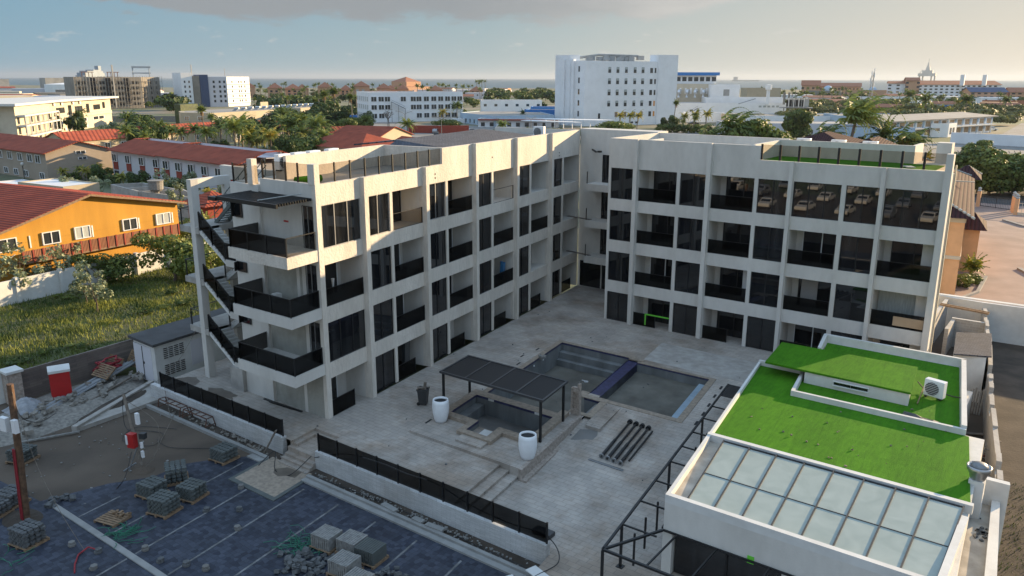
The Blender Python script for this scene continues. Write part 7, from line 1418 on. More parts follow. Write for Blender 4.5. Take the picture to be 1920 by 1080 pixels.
# ---- ships
def ship(name, label, pos, rz, L_, H, W, tiers, mt, cat, funnel=None):
    t = thing(name, label, cat, pos, rz); m_ = MB(); m_.add([(-L_ / 2, -W / 2, 0), (L_ * .42, -W / 2, 0), (L_ * .5, 0, H), (L_ * .42, W / 2, 0), (-L_ / 2, W / 2, 0), (-L_ / 2, -W / 2, H), (L_ * .40, -W / 2, H), (L_ * .40, W / 2, H), (-L_ / 2, W / 2, H)], [(0, 1, 6, 5), (1, 2, 6), (2, 3, 7), (3, 4, 8, 7), (4, 0, 5, 8), (5, 6, 7, 8), (6, 2, 7)]); part('hull', m_, mt, t)
    m_ = MB()
    for (a, b, z0, z1) in tiers: m_.box(a * L_, b * L_, -W * .42, W * .42, z0, z1)
    part('superstructure', m_, mt, t)
    if funnel: m_ = MB(); m_.box(funnel[0] * L_, funnel[1] * L_, -W * .2, W * .2, funnel[2], funnel[3]); part('funnel', m_, mt, t)
ship('cruise_ship', 'pale cruise ship moored beyond the scaffolded shell', (-2290, 1125, -2.4), R(150) - .35 + 3.14, 150, 16, 26, [(-.48, .42, 16, 26), (-.46, .36, 26, 33), (-.4, .25, 33, 38), (-.3, .0, 38, 41)], 'hazed_white', 'ship', (-.42, -.3, 38, 52))
m_ = MB(); m_.bar((-2200, 1200, -2), (-2200, 1200, 46), 2); m_.bar((-2185, 1240, -2), (-2185, 1240, 46), 2); m_.bar((-2200, 1198, 46), (-2185, 1244, 46), 5); m_.bar((-2200, 1198, 30), (-2185, 1244, 30), 3); single('harbour_gantry', m_, 'hazed_white', 'white gantry frame standing beside the cruise ship', 'crane')
ship('tanker', 'faint tanker ship on the horizon right of the hospital', (-2816, 7448, -2.4), .35, 260, 12, 40, [(-.45, -.3, 12, 40)], 'ship_haze', 'ship')
t = thing('oil_rig', 'hazy oil platform with tall derrick on the right horizon', 'oil rig', (-1016, 5880, -2.4)); m_ = MB()
for x in (-45, -25, 25, 45): m_.bar((x, 0, 0), (x, 0, 45), 9)
part('leg', m_, 'ship_haze', t); m_ = MB(); m_.box(-52, 50, -25, 25, 42, 60); m_.box(-30, 30, -20, 20, 60, 78); part('deck', m_, 'ship_haze', t); m_ = MB(); m_.add([(-14, -14, 78), (14, -14, 78), (14, 14, 78), (-14, 14, 78), (-2, -2, 130), (2, -2, 130), (2, 2, 130), (-2, 2, 130)], [(0, 1, 5, 4), (1, 2, 6, 5), (2, 3, 7, 6), (3, 0, 4, 7), (4, 5, 6, 7)]); m_.bar((0, 0, 130), (0, 0, 150), 3); m_.bar((-48, 0, 60), (-30, 0, 82), 3); part('derrick', m_, 'ship_haze', t)
# ---- radio mast
t = thing('radio_mast', 'slender lattice radio mast with antennas behind the windblown palms', 'mast', (-42.2, 294.6, -1)); m_ = MB()
for s_ in ((-1, -1), (1, -1), (0, 1)): m_.bar((s_[0] * .9, s_[1] * .9, 0), (s_[0] * .35, s_[1] * .35, 22), .16)
for k in range(12): z = 1.8 * k; f = .9 - .045 * k; m_.bar((-f, -f, z), (f * .95, -f, z + 1.8), .1); m_.bar((f, -f, z), (0, f, z + 1.8), .1)
part('lattice', m_, 'far_grey', t); m_ = MB()
for k, (x, z) in enumerate(((-.7, 18.5), (.6, 20), (.5, 16.5), (-.4, 21), (.5, 21.8))): m_.box(x - .16, x + .16, -.5, -.2, z, z + 1.5)
part('antenna', m_, 'far_white', t)
# ---- street lamps
lamp = None
for i, (x, y, h, l) in enumerate(((-190.8, 194.1, 7.2, 'left one behind the bare tree'), (-169, 181, 7.3, 'middle one beside the street palm'), (-143.8, 171.9, 6.6, 'right one by the street corner'), (-134.5, 209, 5.4, 'one in the car park'), (-151.3, 289, 5.0, 'one before the hospital wall'))):
    t = thing('street_lamp', 'grey street lamp with double arm, ' + l, 'street lamp', (x, y, -1), .5 * i, 'street lamps'); m_ = MB(); m_.tube([(0, 0, 0), (0, 0, h)], .14, 6, r2=.09); m_.tube([(0, 0, h - .1), (-1.2, 0, h + .6), (-2.6, 0, h + .9)], .07, 5); m_.tube([(0, 0, h - .1), (1.2, 0, h + .5), (2.2, 0, h + .7)], .07, 5); part('pole', m_, 'pale_stone', t); m_ = MB(); m_.cbox((-2.8, 0, h + .9), (.9, .3, .15)); m_.cbox((2.4, 0, h + .7), (.8, .3, .15)); part('lamp_head', m_, 'pale_stone', t)
for i, (x, y) in enumerate(((-152, 44.2 - 4), (-138.8, 54.6 - 12))):
    t = thing('garden_lamp', ('white globe garden lamp left of the taupe house corner', 'white globe garden lamp before the taupe gable wall')[i], 'garden lamp', (x, y, -1)); m_ = MB(); m_.tube([(0, 0, 0), (0, 0, 2.6)], .07, 6); part('pole', m_, 'black_metal', t); m_ = MB(); m_.lathe([(.02, -.35), (.25, -.25), (.35, 0), (.25, .25), (0, .35)], (0, 0, 2.9), 12); part('globe', m_, 'white_paint', t, smooth=True)
# ---- cars
def car(name, label, x, y, z, rz, paint, kind='sedan', grp='cars', glass='dark_glass'):
    t = thing(name, label, 'car', (x, y, z), rz, grp)
    if kind == 'sedan': prof = [(-2.2, .35), (-2.25, .75), (-2.1, .95), (-1.35, 1.0), (-.85, 1.42), (.45, 1.45), (1.15, .98), (2.05, .85), (2.25, .6), (2.2, .35)]
    else: prof = [(-2.2, .4), (-2.25, 1.0), (-2.1, 1.25), (-1.9, 1.7), (.3, 1.72), (1.05, 1.15), (2.1, 1.0), (2.3, .7), (2.25, .4)]
    k = len(prof); w_ = .88; m_ = MB(); vs = [(px_, -w_ + (.12 if z_ > 1.2 else 0), z_) for px_, z_ in prof] + [(px_, w_ - (.12 if z_ > 1.2 else 0), z_) for px_, z_ in prof]
    m_.add(vs, [tuple(reversed(range(k))), tuple(range(k, 2 * k))] + [(i, (i + 1) % k, k + (i + 1) % k, k + i) for i in range(k)]); part('body', m_, paint, t)
    m_ = MB(); zt = 1.36 if kind == 'sedan' else 1.6; zb_ = 1.02
    for s_ in (-1, 1): m_.add([(-1.15, s_ * .885, zb_), (.85, s_ * .885, zb_), (.4, s_ * .79, zt), (-.85, s_ * .79, zt)], [(0, 1, 2, 3)])
    m_.add([(1.12, -.75, 1.02), (1.12, .75, 1.02), (.52, .68, zt + .04), (.52, -.68, zt + .04)], [(0, 1, 2, 3)]); part('glass', m_, glass, t)
    for sx in (-1.4, 1.4):
        for sy in (-.82, .82): m_ = MB(); m_.tube([(sx, sy - .1, .33), (sx, sy + .1, .33)], .33, 12); part('wheel', m_, 'tyre', t)
    return t
CARS = [(-166.3, 194.1, 2.1, 'car_silver', 'suv', 'silver suv parked by the red street wall'), (-153.2, 180.1, 2.2, 'car_dark', 'suv', 'dark suv nearer than the silver one on the street'), (-160, 207, 1.0, 'car_silver', 'sedan', 'grey sedan in the car park behind the right street lamp'), (-212.5, 205.7, 2.2, 'car_dark', 'suv', 'dark van on the street before the office block'), (-182.7, 184.7, 2.2, 'car_red', 'sedan', 'red car half hidden behind the street palm'), (-134, 207, 1.0, 'car_red', 'sedan', 'red car leftmost in the row above the left wing roof'), (-132.5, 212, 1.0, 'car_blue', 'sedan', 'blue car middle in the row above the left wing roof'), (-130.5, 217, 1.0, 'car_blue', 'sedan', 'blue car rightmost in the row above the left wing roof'), (-137.2, 279.3, .9, 'car_dark', 'sedan', 'black car parked against the hospital wall'), (-116.7, 306.6, .9, 'car_dark', 'sedan', 'dark car under the hospital ambulance canopy'), (-10.9, 422.7, .3, 'car_white', 'suv', 'white suv parked alone on the sandy yard at right'), (-7.6, 343, .4, 'car_white', 'sedan', 'white car behind the motel end, nearest one'), (-9.5, 352, .4, 'car_silver', 'sedan', 'silver car behind the motel end, middle one'), (-11, 362, .4, 'car_white', 'sedan', 'white car behind the motel end, farthest one')]
for x, y, rz, p, k, l in CARS: car('parked_car', l, x, y, -1, rz, p, k, 'parked cars of the neighbourhood')
for i in range(9): p = Vector((-94, 556)).lerp(Vector((-58, 566)), i / 8); car('parked_car', 'small parked car in the far lot between thorn trees', p.x, p.y, -1, 1.2, ('car_white', 'car_silver', 'car_dark')[i % 3], 'sedan', 'cars in the far lot')
# cars on the lot behind the viewer, mirrored in the dark glass of the right wing
rnd = random.Random(12)
for i in range(26):
    r_ = i // 9; c = i % 9; x, y = -26 + c * 5.6 + rnd.uniform(-.3, .3), -44 - r_ * 12 + rnd.uniform(-.4, .4)
    car('parked_car', 'car on the lot mirrored in the dark windows of the right wing', x, y, -.885, 1.57 + rnd.uniform(-.08, .08), rnd.choice(('car_white', 'car_white', 'car_silver', 'car_dark', 'car_white', 'car_silver')), rnd.choice(('sedan', 'suv')), 'cars mirrored in the windows')
for x, y, mt, l in ((-293.6, 264.3, 'bright_blue', 'blue banner board by the street left of the office block'), (-264, 243, 'bright_blue', 'blue waste container at the office block corner')): m_ = MB(); m_.cbox((x, y, 0), (5, 2, 2.2), .8); single('blue_container', m_, mt, l, 'container')
m_ = MB(); m_.cbox((-204, 251, 0), (5.5, 2.2, 2.0), 1.0); m_.cbox((-204.5, 247, -.1), (1.2, 2.2, 1.6), 1.0); single('white_trailer', m_, 'far_white', 'small white trailer parked below the office block palms', 'trailer')
# ============================================================ VEGETATION
def leaves(mb, ells, n, s0, s1, rnd, squash=1.0, shell=.75):
    tot = sum(e[3] * e[4] * e[5] for e in ells) ; cum = []; c_ = 0
    for e in ells: c_ += e[3] * e[4] * e[5] / tot; cum.append(c_)
    for i in range(n):
        r_ = rnd.random(); k = next((j for j, q in enumerate(cum) if r_ <= q), len(ells) - 1); e = ells[k]
        v = Vector((rnd.gauss(0, 1), rnd.gauss(0, 1), rnd.gauss(0, 1))).normalized() * (shell + (1 - shell) * rnd.random() if rnd.random() < .75 else rnd.random())
        p = Vector((e[0] + v.x * e[3], e[1] + v.y * e[4], e[2] + v.z * e[5])); nrm = (v + Vector((rnd.uniform(-.8, .8), rnd.uniform(-.8, .8), rnd.uniform(-.3, .9)))).normalized()
        a = nrm.cross(Vector((rnd.uniform(-1, 1), rnd.uniform(-1, 1), rnd.uniform(-1, 1)))).normalized(); b = nrm.cross(a); s_ = rnd.uniform(s0, s1)
        mb.add([tuple(p - a * s_ - b * s_ * .6), tuple(p + a * s_ * .9 - b * s_ * .5), tuple(p + a * s_ * .7 + b * s_ * .7), tuple(p - a * s_ * .6 + b * s_ * .6)], [(0, 1, 2, 3)])
def clumps(rnd, R_, H, zc, n, k=.42, fz=.5):
    out = []
    for i in range(n):
        a = rnd.uniform(0, 6.283); q = math.sqrt(rnd.random()) * (1 - k * .6); z = zc + rnd.uniform(-1, 1) * H * .5 * (1 - q * q * .7)
        out.append((R_ * q * math.cos(a), R_ * q * math.sin(a), z, R_ * k * rnd.uniform(.7, 1.2), R_ * k * rnd.uniform(.7, 1.2), R_ * k * fz * rnd.uniform(.8, 1.3)))
    return out
PROTO = {}
def proto(key, root): root.hide_render = False; kids(root); PROTO[key] = root
USED = set()
def plant(key, x, y, s, label=None, cat=None, grp=None, rz=None, z=-1.0, sz=None):
    p = PROTO[key]; rnd = plant.r; rz = rnd.uniform(0, 6.28) if rz is None else rz; sc_ = (s, s, sz if sz else s)
    if key not in USED:
        USED.add(key); o = p; o.location = (x, y, z); o.rotation_euler.z = rz; o.scale = sc_
        if 'group' in o and not grp: del o['group']
    else: o = dup(p, loc=(x, y, z), rz=rz, scale=sc_)
    if label: o['label'] = label
    if cat: o['category'] = cat
    if grp: o['group'] = grp
    elif 'group' in o: del o['group']
    return o
plant.r = random.Random(99)
def tree_proto(key, name, label, R_, H, th, n, leaf, s0, s1, seed, ncl=9, k=.42, fz=.6, trunk_r=.25, tm='bark', lean=0):
    rnd = random.Random(seed); t = thing(name, label, 'tree'); m_ = MB(); cl = clumps(rnd, R_, H, th + H * .5, ncl, k, fz)
    if lean: cl = [(c[0] + lean * (c[2] - th), c[1] + lean * .75 * (c[2] - th), *c[2:]) for c in cl]
    leaves(m_, cl, n, s0, s1, rnd); part('crown', m_, leaf, t)
    m_ = MB(); m_.tube([(0, 0, -.2), (.1, .05, th * .6), (.15, 0, th)], trunk_r, 7, r2=trunk_r * .7)
    for c in cl[:6]: m_.tube([(.12, 0, th * .8), (c[0] * .5, c[1] * .5, (th + c[2]) / 2), (c[0] * .9, c[1] * .9, c[2])], trunk_r * .45, 5, r2=trunk_r * .12)
    part('trunk', m_, tm, t); proto(key, t); return t
def frond(mb, az, e0, L_, droop, rnd, n=12, w=.55, wind=0.0, wd=(0.80, 0.60)):
    p = Vector((0, 0, 0)); el_ = e0; d = Vector((math.cos(az), math.sin(az), 0)); W = Vector((wd[0], wd[1], 0)); pts = [p.copy()]
    for i in range(n):
        f = i / n; dd = (d * (1 - wind * min(1, f * 1.5)) + W * wind * min(1, f * 1.8)); dd.z = 0
        dd = dd.normalized() if dd.length > .05 else W; v = dd * math.cos(el_) + Vector((0, 0, math.sin(el_))); p = p + v * L_ / n; pts.append(p.copy()); el_ -= droop * (.4 + 1.2 * f)
    for i in range(1, n + 1):
        v = (pts[i] - pts[i - 1]); vn = v.normalized(); side = vn.cross(Vector((0, 0, 1))); side = side.normalized() if side.length > .05 else Vector((1, 0, 0)); f = i / n; ll = L_ * w * .5 * math.sin(min(1, f * 1.25 + .12) * 3.0) ** .6 * (1.15 - f * .55)
        for s_ in (-1, 1):
            a = pts[i - 1]; b = pts[i]; out = (side * s_ + vn * .55 + Vector((0, 0, -.55 - rnd.random() * .35)) + W * wind * .5).normalized() * ll * rnd.uniform(.8, 1.1)
            mb.add([tuple(a), tuple(a.lerp(b, .9)), tuple(a.lerp(b, .75) + out * 1.0), tuple(a.lerp(b, .15) + out * .95)], [(0, 1, 2, 3)])
def palm_proto(key, name, label, h, L_, nf, seed, leaf='palm_leaf', wind=0, n=12, tr=.17, skirt=False, cat='palm', lean=.06, e_lo=-.5, droop=.16, w=.55):
    rnd = random.Random(seed); t = thing(name, label, cat); top = Vector((h * lean, h * lean * .7, h)); m_ = MB(); m_.tube([(0, 0, -.3), (h * lean * .3, h * lean * .2, h * .5), tuple(top)], tr * 1.25, 8, r2=tr * .8); part('trunk', m_, 'palm_bark', t)
    m_ = MB(); m_.tf = lambda x, y, z: (x + top.x, y + top.y, z + top.z)
    for i in range(nf): frond(m_, i * 2.399 + rnd.uniform(-.2, .2), e_lo + (1.35 - e_lo) * ((i + .5) / nf) + rnd.uniform(-.1, .1), L_ * rnd.uniform(.85, 1.1), droop * rnd.uniform(.8, 1.25), rnd, n, w, wind)
    part('crown', m_, leaf, t)
    if skirt:
        m_ = MB(); m_.tf = lambda x, y, z: (x + top.x, y + top.y, z + top.z)
        for i in range(16): frond(m_, i * 2.4, -1.0 - rnd.random() * .35, L_ * .9, .07, rnd, 5, .6)
        part('dead_fronds', m_, 'dead_frond', t)
    proto(key, t); return t
# prototypes (each is one of the placed plants)
tree_proto('broad', 'broadleaf_tree', 'broad tree', 4.2, 5.2, 1.4, 5200, 'leaf_mid', .17, .34, 1, ncl=16, fz=.75)
tree_proto('dark', 'broadleaf_tree', 'dark tree', 3.6, 5.4, 1.2, 3800, 'leaf_dark', .16, .34, 2, ncl=14, fz=.9)
tree_proto('umbrella', 'umbrella_tree', 'umbrella tree', 6.0, 1.9, 2.0, 3600, 'leaf_light', .12, .26, 3, ncl=16, k=.34, fz=.34)
tree_proto('thorn', 'thorn_tree', 'thorn tree', 6.8, 2.2, 1.2, 2200, 'leaf_olive', .26, .55, 4, ncl=16, k=.36, fz=.36, lean=.35)
tree_proto('shrub', 'shrub', 'shrub', 1.7, 1.7, .3, 1100, 'leaf_mid', .08, .17, 5, ncl=9, fz=.7, trunk_r=.08)
tree_proto('silver', 'silver_shrub', 'silver shrub', 1.6, 2.4, .6, 700, 'leaf_silver', .09, .17, 6, ncl=10, k=.34, fz=.8, trunk_r=.06)
tree_proto('sparse', 'small_tree', 'sparse tree', 1.6, 2.8, 1.0, 620, 'leaf_silver', .07, .14, 7, ncl=12, k=.26, fz=.9, trunk_r=.07)
tree_proto('mesquite', 'drooping_shrub', 'mesquite', 3.6, 3.2, .6, 5200, 'leaf_light', .05, .16, 8, ncl=18, k=.34, fz=.55, trunk_r=.16)
tree_proto('far', 'far_tree', 'far tree', 5.0, 4.5, 1.6, 260, 'leaf_dark', .5, 1.1, 9, ncl=8, fz=.7)
tree_proto('far2', 'far_tree', 'far tree', 5.5, 4.0, 1.4, 260, 'leaf_mid', .5, 1.1, 10, ncl=8, fz=.6)
tree_proto('hedge', 'hedge_bush', 'hedge bush', 2.6, 3.4, .6, 1800, 'leaf_mid', .10, .22, 12, ncl=12, fz=.8, trunk_r=.1)
palm_proto('coco', 'coconut_palm', 'palm', 6.0, 4.2, 18, 1, w=.45)
palm_proto('coco2', 'coconut_palm', 'palm', 4.4, 3.9, 16, 2, leaf='palm_bright', droop=.2, w=.45)
palm_proto('wind', 'windblown_palm', 'palm', 8.8, 7.6, 26, 3, wind=.90, droop=.165, tr=.24, e_lo=.1, n=16, w=.30, lean=.08)
palm_proto('fan', 'fan_palm', 'palm', 10.5, 2.2, 26, 4, skirt=True, droop=.10, n=7, w=.8, leaf='palm_leaf')
palm_proto('date', 'date_palm', 'palm', 9.0, 4.8, 26, 5, leaf='leaf_dark', wind=.15, tr=.35, droop=.11, w=.32)
palm_proto('yellow', 'yellow_palm', 'palm', 4.2, 2.6, 14, 6, leaf='palm_bright', wind=.35, tr=.12)
palm_proto('farpalm', 'far_palm', 'far palm', 9.5, 3.0, 11, 7, n=5, w=.7, tr=.22)
palm_proto('arch', 'arching_palm', 'palm', 6.2, 6.8, 18, 8, leaf='palm_leaf', wind=.9, droop=.17, tr=.22, e_lo=.5, n=14, w=.36)
palm_proto('fanlow', 'fan_palm', 'palm', 1.2, 1.5, 20, 9, leaf='palm_bright', n=6, w=.8, droop=.1, tr=.14)
P = plant
# --- named trees near and in the middle distance
P('wind', -7.9, 133.5, 1.3, 'tall windblown coconut palm standing highest behind the right wing', 'palm', rz=0, sz=1.36); P('wind', -28.8, 126, 1.1, 'windblown palm with swept fronds right of the yellow palms', 'palm', rz=0, sz=1.1); P('wind', -26.8, 127, .85, 'lower windblown palm touching the round tree', 'palm', rz=.2); P('wind', -32.5, 124.5, .85, 'upright windblown palm left of the swept pair', 'palm', rz=.6)
P('wind', -12.4, 131.6, .8, 'small windblown palm peeking over the maroon roof', 'palm', rz=0, sz=.93); P('wind', -5.6, 134, .75, 'brownish windblown palm under the tallest one', 'palm', rz=-.3)
P('date', -2.3, 134.1, 1.0, 'dark spiky date palm standing between two windblown palms', 'palm', rz=0, sz=1.05); P('arch', 1.5, 135, 1.0, 'palm whose fronds arch over to the right above the terrace', 'palm', rz=0, sz=1.15); P('arch', .2, 136, .75, 'dark palm crouched behind the roof terrace wall', 'palm', rz=.5); P('yellow', 4.8, 135.4, 1.25, 'bright yellow green palm by the right end of the terrace', 'palm', rz=0); P('coco2', 3.6, 134, .8, 'green palm beneath the bright yellow one', 'palm')
P('broad', -24.3, 128.5, 1.35, 'big round yellow green tree behind the right wing roof', 'tree', sz=1.72); P('broad', -20.0, 129.8, .95, 'lower round tree joined to the right of the big round one', 'tree', sz=1.4); P('broad', -28.5, 129, .8, 'lower round tree joined to the left of the big round one', 'tree', sz=1.5); P('broad', -52, 246, 1.25, 'single egg shaped tree in front of the white hall', 'tree', sz=1.45)
P('dark', -4.2, 135.5, .75, 'dark tree mass under the date palm', 'tree', sz=1.3); P('dark', -6.4, 136, .7, 'dark tree mass left of the date palm', 'tree', sz=1.2)
P('umbrella', -99, 206, 1.35, 'wide feathery umbrella tree above the link wall', 'tree'); P('umbrella', -107, 200, .8, 'small feathery umbrella tree left of the wide one', 'tree')
P('fan', -113.1, 279, .95, 'tall fan palm against the right edge of the hospital tower', 'palm'); P('dark', -110, 272, .75, 'dark tree at the foot of the tall fan palm', 'tree'); P('dark', -115.5, 275, .6, 'dark bushy tree left of the foot of the fan palm', 'tree')
for i, (x, y, s) in enumerate(((-101, 262, 1.35), (-98.5, 266, 1.5), (-96.5, 262, 1.2), (-99.5, 258, .95), (-94.5, 268, 1.55))): P('yellow', x, y, s, 'golden palm in the clump right of the hospital, ' + ('leftmost', 'second', 'front right', 'lowest', 'rightmost and tallest')[i], 'palm', rz=.2)
for i in range(7): P('shrub', -104 + 2.4 * i, 251 + 1.1 * i, 1.5, 'green shrub under the golden palms', 'shrub', 'shrubs under the golden palms')
for i, (x, y) in enumerate(((-122, 250), (-119, 252.3), (-116.5, 254.2))): P('yellow', x, y, 1.35, 'windblown palm in front of the hospital wall, ' + ('left', 'middle', 'right')[i] + ' of three', 'palm', rz=.1)
for i in range(13): P('hedge', -124 + .9 * i + plant.r.uniform(-.5, .5), 178 + 2.2 * i, plant.r.uniform(.8, 1.15), 'bushy green shrub in the hedge above the left wing roof', 'hedge', 'hedge above the left wing roof')
P('coco', -127, 182, .85, 'bushy palm at the left end of the hedge', 'palm'); P('coco', -140, 152, 1.0, 'street palm between the lamp posts', 'palm'); P('coco2', -136, 142, .55, 'little palm beside the hip roofed red house', 'palm')
P('umbrella', -172, 206, 1.0, 'feathery green tree left of the red street wall', 'tree'); P('coco', -214, 262, 1.2, 'palm before the office block right corner', 'palm'); P('coco2', -218, 257, 1.0, 'dark palm left of the one at the office block corner', 'palm')
P('farpalm', -184, 300, 1.15, 'tall slim palm in front of the arched white house', 'palm'); P('farpalm', -190, 335, 1.2, 'leafy palm right of the arched white house', 'palm'); P('farpalm', -168, 296, 1.1, 'slim palm left of the hospital tower', 'palm'); P('coco', -181, 340, 1.2, 'low palm left of the hospital tower', 'palm'); P('date', -176, 262, .55, 'dark bush palm before the blue hall', 'palm')
# bare tree
t = thing('bare_tree', 'leafless grey brown tree in front of the office block', 'tree', (-196, 200, -1)); m_ = MB(); rnd = random.Random(3)
def branch(mb, p, d, L_, r, k):
    q = p + d * L_; mb.tube([tuple(p), tuple(q)], r, 4, r2=r * .65, caps=False)
    if k: 
        for _ in range(3): branch(mb, q, (d + Vector((rnd.uniform(-.8, .8), rnd.uniform(-.8, .8), rnd.uniform(-.15, .5)))).normalized(), L_ * .72, r * .6, k - 1)
branch(m_, Vector((0, 0, 0)), Vector((0, 0, 1)), 2.4, .3, 5); part('branches', m_, 'bark', t)
# fan palms with skirts and the dark grove
for i, (x, y, s) in enumerate(((-221, 190, 1.25), (-216, 191.5, 1.35), (-212, 196, 1.15), (-226, 188, 1.0))): P('fan', x, y, s, 'very tall skirted fan palm above the dark grove, ' + ('second from left', 'tallest', 'rightmost', 'leftmost')[i], 'palm')
for i, (x, y, s) in enumerate(((-207, 176, 1.4), (-214, 184, 1.5), (-201, 170, 1.2), (-196, 163, 1.1), (-190, 155, 1.0), (-184, 148, .9), (-203, 180, 1.2))): P('dark', x, y, s, 'dark dense tree in the grove under the tall fan palms', 'tree', 'dark grove trees')
rnd = random.Random(77)
def polar(a, dist): return CAM.x + dist * math.sin(a), CAM.y + dist * math.cos(a)
def uaz(u): return R(-36.62) + math.atan((u - 960) / 1554)
def scatter(n, u0, u1, d0, d1, keys, s0, s1, lab, cat, grp, jit=None):
    for i in range(n): x, y = polar(uaz(rnd.uniform(u0, u1)), math.sqrt(rnd.uniform(d0 * d0, d1 * d1))); P(rnd.choice(keys), x, y, rnd.uniform(s0, s1), lab, cat, grp)
scatter(20, 385, 600, 205, 232, ['coco', 'coco2', 'coco'], .95, 1.35, 'coconut palm in the row behind the white row house', 'palm', 'palms behind the row house')
scatter(9, 285, 400, 215, 262, ['coco', 'coco', 'fan'], .8, 1.05, 'palm between the red roofs left of the row house', 'palm', 'palms left of the row house')
scatter(16, 380, 620, 196, 222, ['shrub', 'shrub', 'dark'], .5, .9, 'dark shrub below the palms behind the row house', 'shrub', 'undergrowth behind the row house')
scatter(8, 520, 600, 185, 225, ['dark', 'broad'], .75, 1.05, 'dark tree right of the palms, left of the hip roofed house', 'tree', 'trees left of the hip roofed house')
scatter(12, 225, 300, 225, 300, ['shrub', 'dark', 'coco'], .8, 1.2, 'green bush between bungalow and palms', 'shrub', 'bushes by the bungalow')
scatter(9, 600, 690, 250, 330, ['shrub', 'broad'], .6, .9, 'low green tree by the street left of the office block', 'tree', 'street trees by the office block')
scatter(10, 470, 590, 255, 330, ['coco', 'silver', 'dark', 'coco2'], .9, 1.4, 'palm or tree in front of the beige block', 'tree', 'plants before the beige block')
P('silver', -216, 100, 2.0, 'silvery bush at the end of the bungalow roof', 'shrub'); P('silver', -204, 196, 2.2, 'silvery bush before the beige block loggia', 'shrub'); P('fanlow', -196, 93, 1.6, 'orange tipped palm at the bungalow corner', 'palm')
P('coco', -174, 83, 1.0, 'dark palm in front of the bungalow roof', 'palm'); P('coco', -170, 85.5, .8, 'lower palm right of the dark bungalow palm', 'palm')
P('fan', -176, 48, .6, 'fan palm cut by the left frame edge', 'palm')
# gardens between the orange house and the row houses
for i, (x, y, s, k) in enumerate(((-104, 35, 1.2, 'silver'), (-100, 38, 1.2, 'silver'), (-92, 44, 1.3, 'sparse'), (-86, 45, 1.5, 'silver'), (-75, 45, 1.3, 'silver'), (-66, 40, 1.0, 'sparse'))): P(k, x, y, s, 'pale leaved garden bush behind the ruin, ' + ('first from left', 'second from left', 'third from left', 'fourth from left', 'fifth from left', 'last')[i], 'shrub')
for i in range(11): P(('coco2', 'dark', 'shrub')[i % 3], -124 + 5 * i + rnd.uniform(-1, 1), 49 - .4 * i + rnd.uniform(-2, .5), .5 if i % 3 < 2 else 1.1, 'dark garden plant in front of the row house', 'plant', 'garden plants before the row house')
for i in range(6): P(('coco2', 'shrub')[i % 2], -126 - .4 * i, 44 + 2.0 * i, .5 if i % 2 == 0 else .9, 'garden plant at the taupe gable wall', 'plant', 'plants at the taupe gable')
P('fanlow', -151, 36, 1.6, 'small fan palm before the taupe house front', 'palm')
for i, (x, y) in enumerate(((-62, 27), (-58, 30), (-55, 25.5), (-70, 33))): P(('coco2', 'fanlow', 'shrub', 'sparse')[i], x, y, (.6, 1.3, 1.4, 1.4)[i], 'garden plant seen through the stair tower, ' + ('palm', 'fan palm', 'round shrub', 'sparse bush')[i], 'plant')
# the grass lot
P('mesquite', -39.5, 14.5, 1.25, 'big drooping feathery bush before the white wall', 'shrub', rz=.4); P('mesquite', -36.5, 17.0, 1.0, 'feathery bush right of the big drooping one', 'shrub', rz=2.4)
P('mesquite', -43.2, 9.6, .85, 'low feathery bush left of the big drooping one', 'shrub', rz=1.0)
for i, (x, y, s) in enumerate(((-48.0, 4.0, 1.35), (-45, 5.6, 1.15), (-44.3, 2.6, 1.3), (-34.8, 4.5, 1.15), (-46.6, 8.2, 1.0), (-37.5, 5.0, .8), (-51.0, 2.2, 1.4))): P('sparse', x, y, s, 'grey green milkweed bush on the grass lot, ' + ('before the outside stair', 'right of the stair', 'nearer the camera at left', 'standing alone in the middle of the lot', 'touching the white wall', 'low one beside the lone bush', 'at the left frame edge')[i], 'shrub')
for i in range(26): P('shrub', *(lambda u_, v_: (-50 + 26 * u_ + 4 * v_, 1 + 26 * v_ - 8 * u_))(rnd.random(), rnd.random()), rnd.uniform(.22, .5), 'low weedy clump on the grass lot', 'weed', 'weedy clumps on the grass lot', sz=rnd.uniform(.12, .3))
def inpoly(x, y, poly):
    c_ = False; j = len(poly) - 1
    for i in range(len(poly)):
        if (poly[i][1] > y) != (poly[j][1] > y) and x < (poly[j][0] - poly[i][0]) * (y - poly[i][1]) / (poly[j][1] - poly[i][1]) + poly[i][0]: c_ = not c_
        j = i
    return c_
def grass(name, label, poly, n, h0, h1, seed, mt='blade'):
    r_ = random.Random(seed); xs_ = [p[0] for p in poly]; ys_ = [p[1] for p in poly]; m_ = MB(); k = 0; cl = [(r_.uniform(min(xs_), max(xs_)), r_.uniform(min(ys_), max(ys_)), r_.uniform(.5, 2.2)) for _ in range(260)]
    while k < n:
        c_ = r_.choice(cl); x, y = (c_[0] + r_.gauss(0, c_[2]), c_[1] + r_.gauss(0, c_[2])) if r_.random() < .75 else (r_.uniform(min(xs_), max(xs_)), r_.uniform(min(ys_), max(ys_)))
        if not inpoly(x, y, poly): continue
        k += 1; a = r_.uniform(0, 6.28); h = r_.uniform(h0, h1); w_ = r_.uniform(.02, .05); dx, dy = math.cos(a), math.sin(a); lx, ly = r_.uniform(-.15, .15), r_.uniform(-.15, .15)
        m_.add([(x - dx * w_, y - dy * w_, G), (x + dx * w_, y + dy * w_, G), (x + lx, y + ly, G + h)], [(0, 1, 2)])
    o = single(name, m_, mt, label, 'grass'); o['kind'] = 'stuff'
grass('grass', 'long wild grass covering the vacant lot at left', [(-55, -4), (-19.5, -9), (-21, 2), (-24, 16), (-30, 34), (-45, 30), (-51, 6)], 60000, .08, .42, 5)
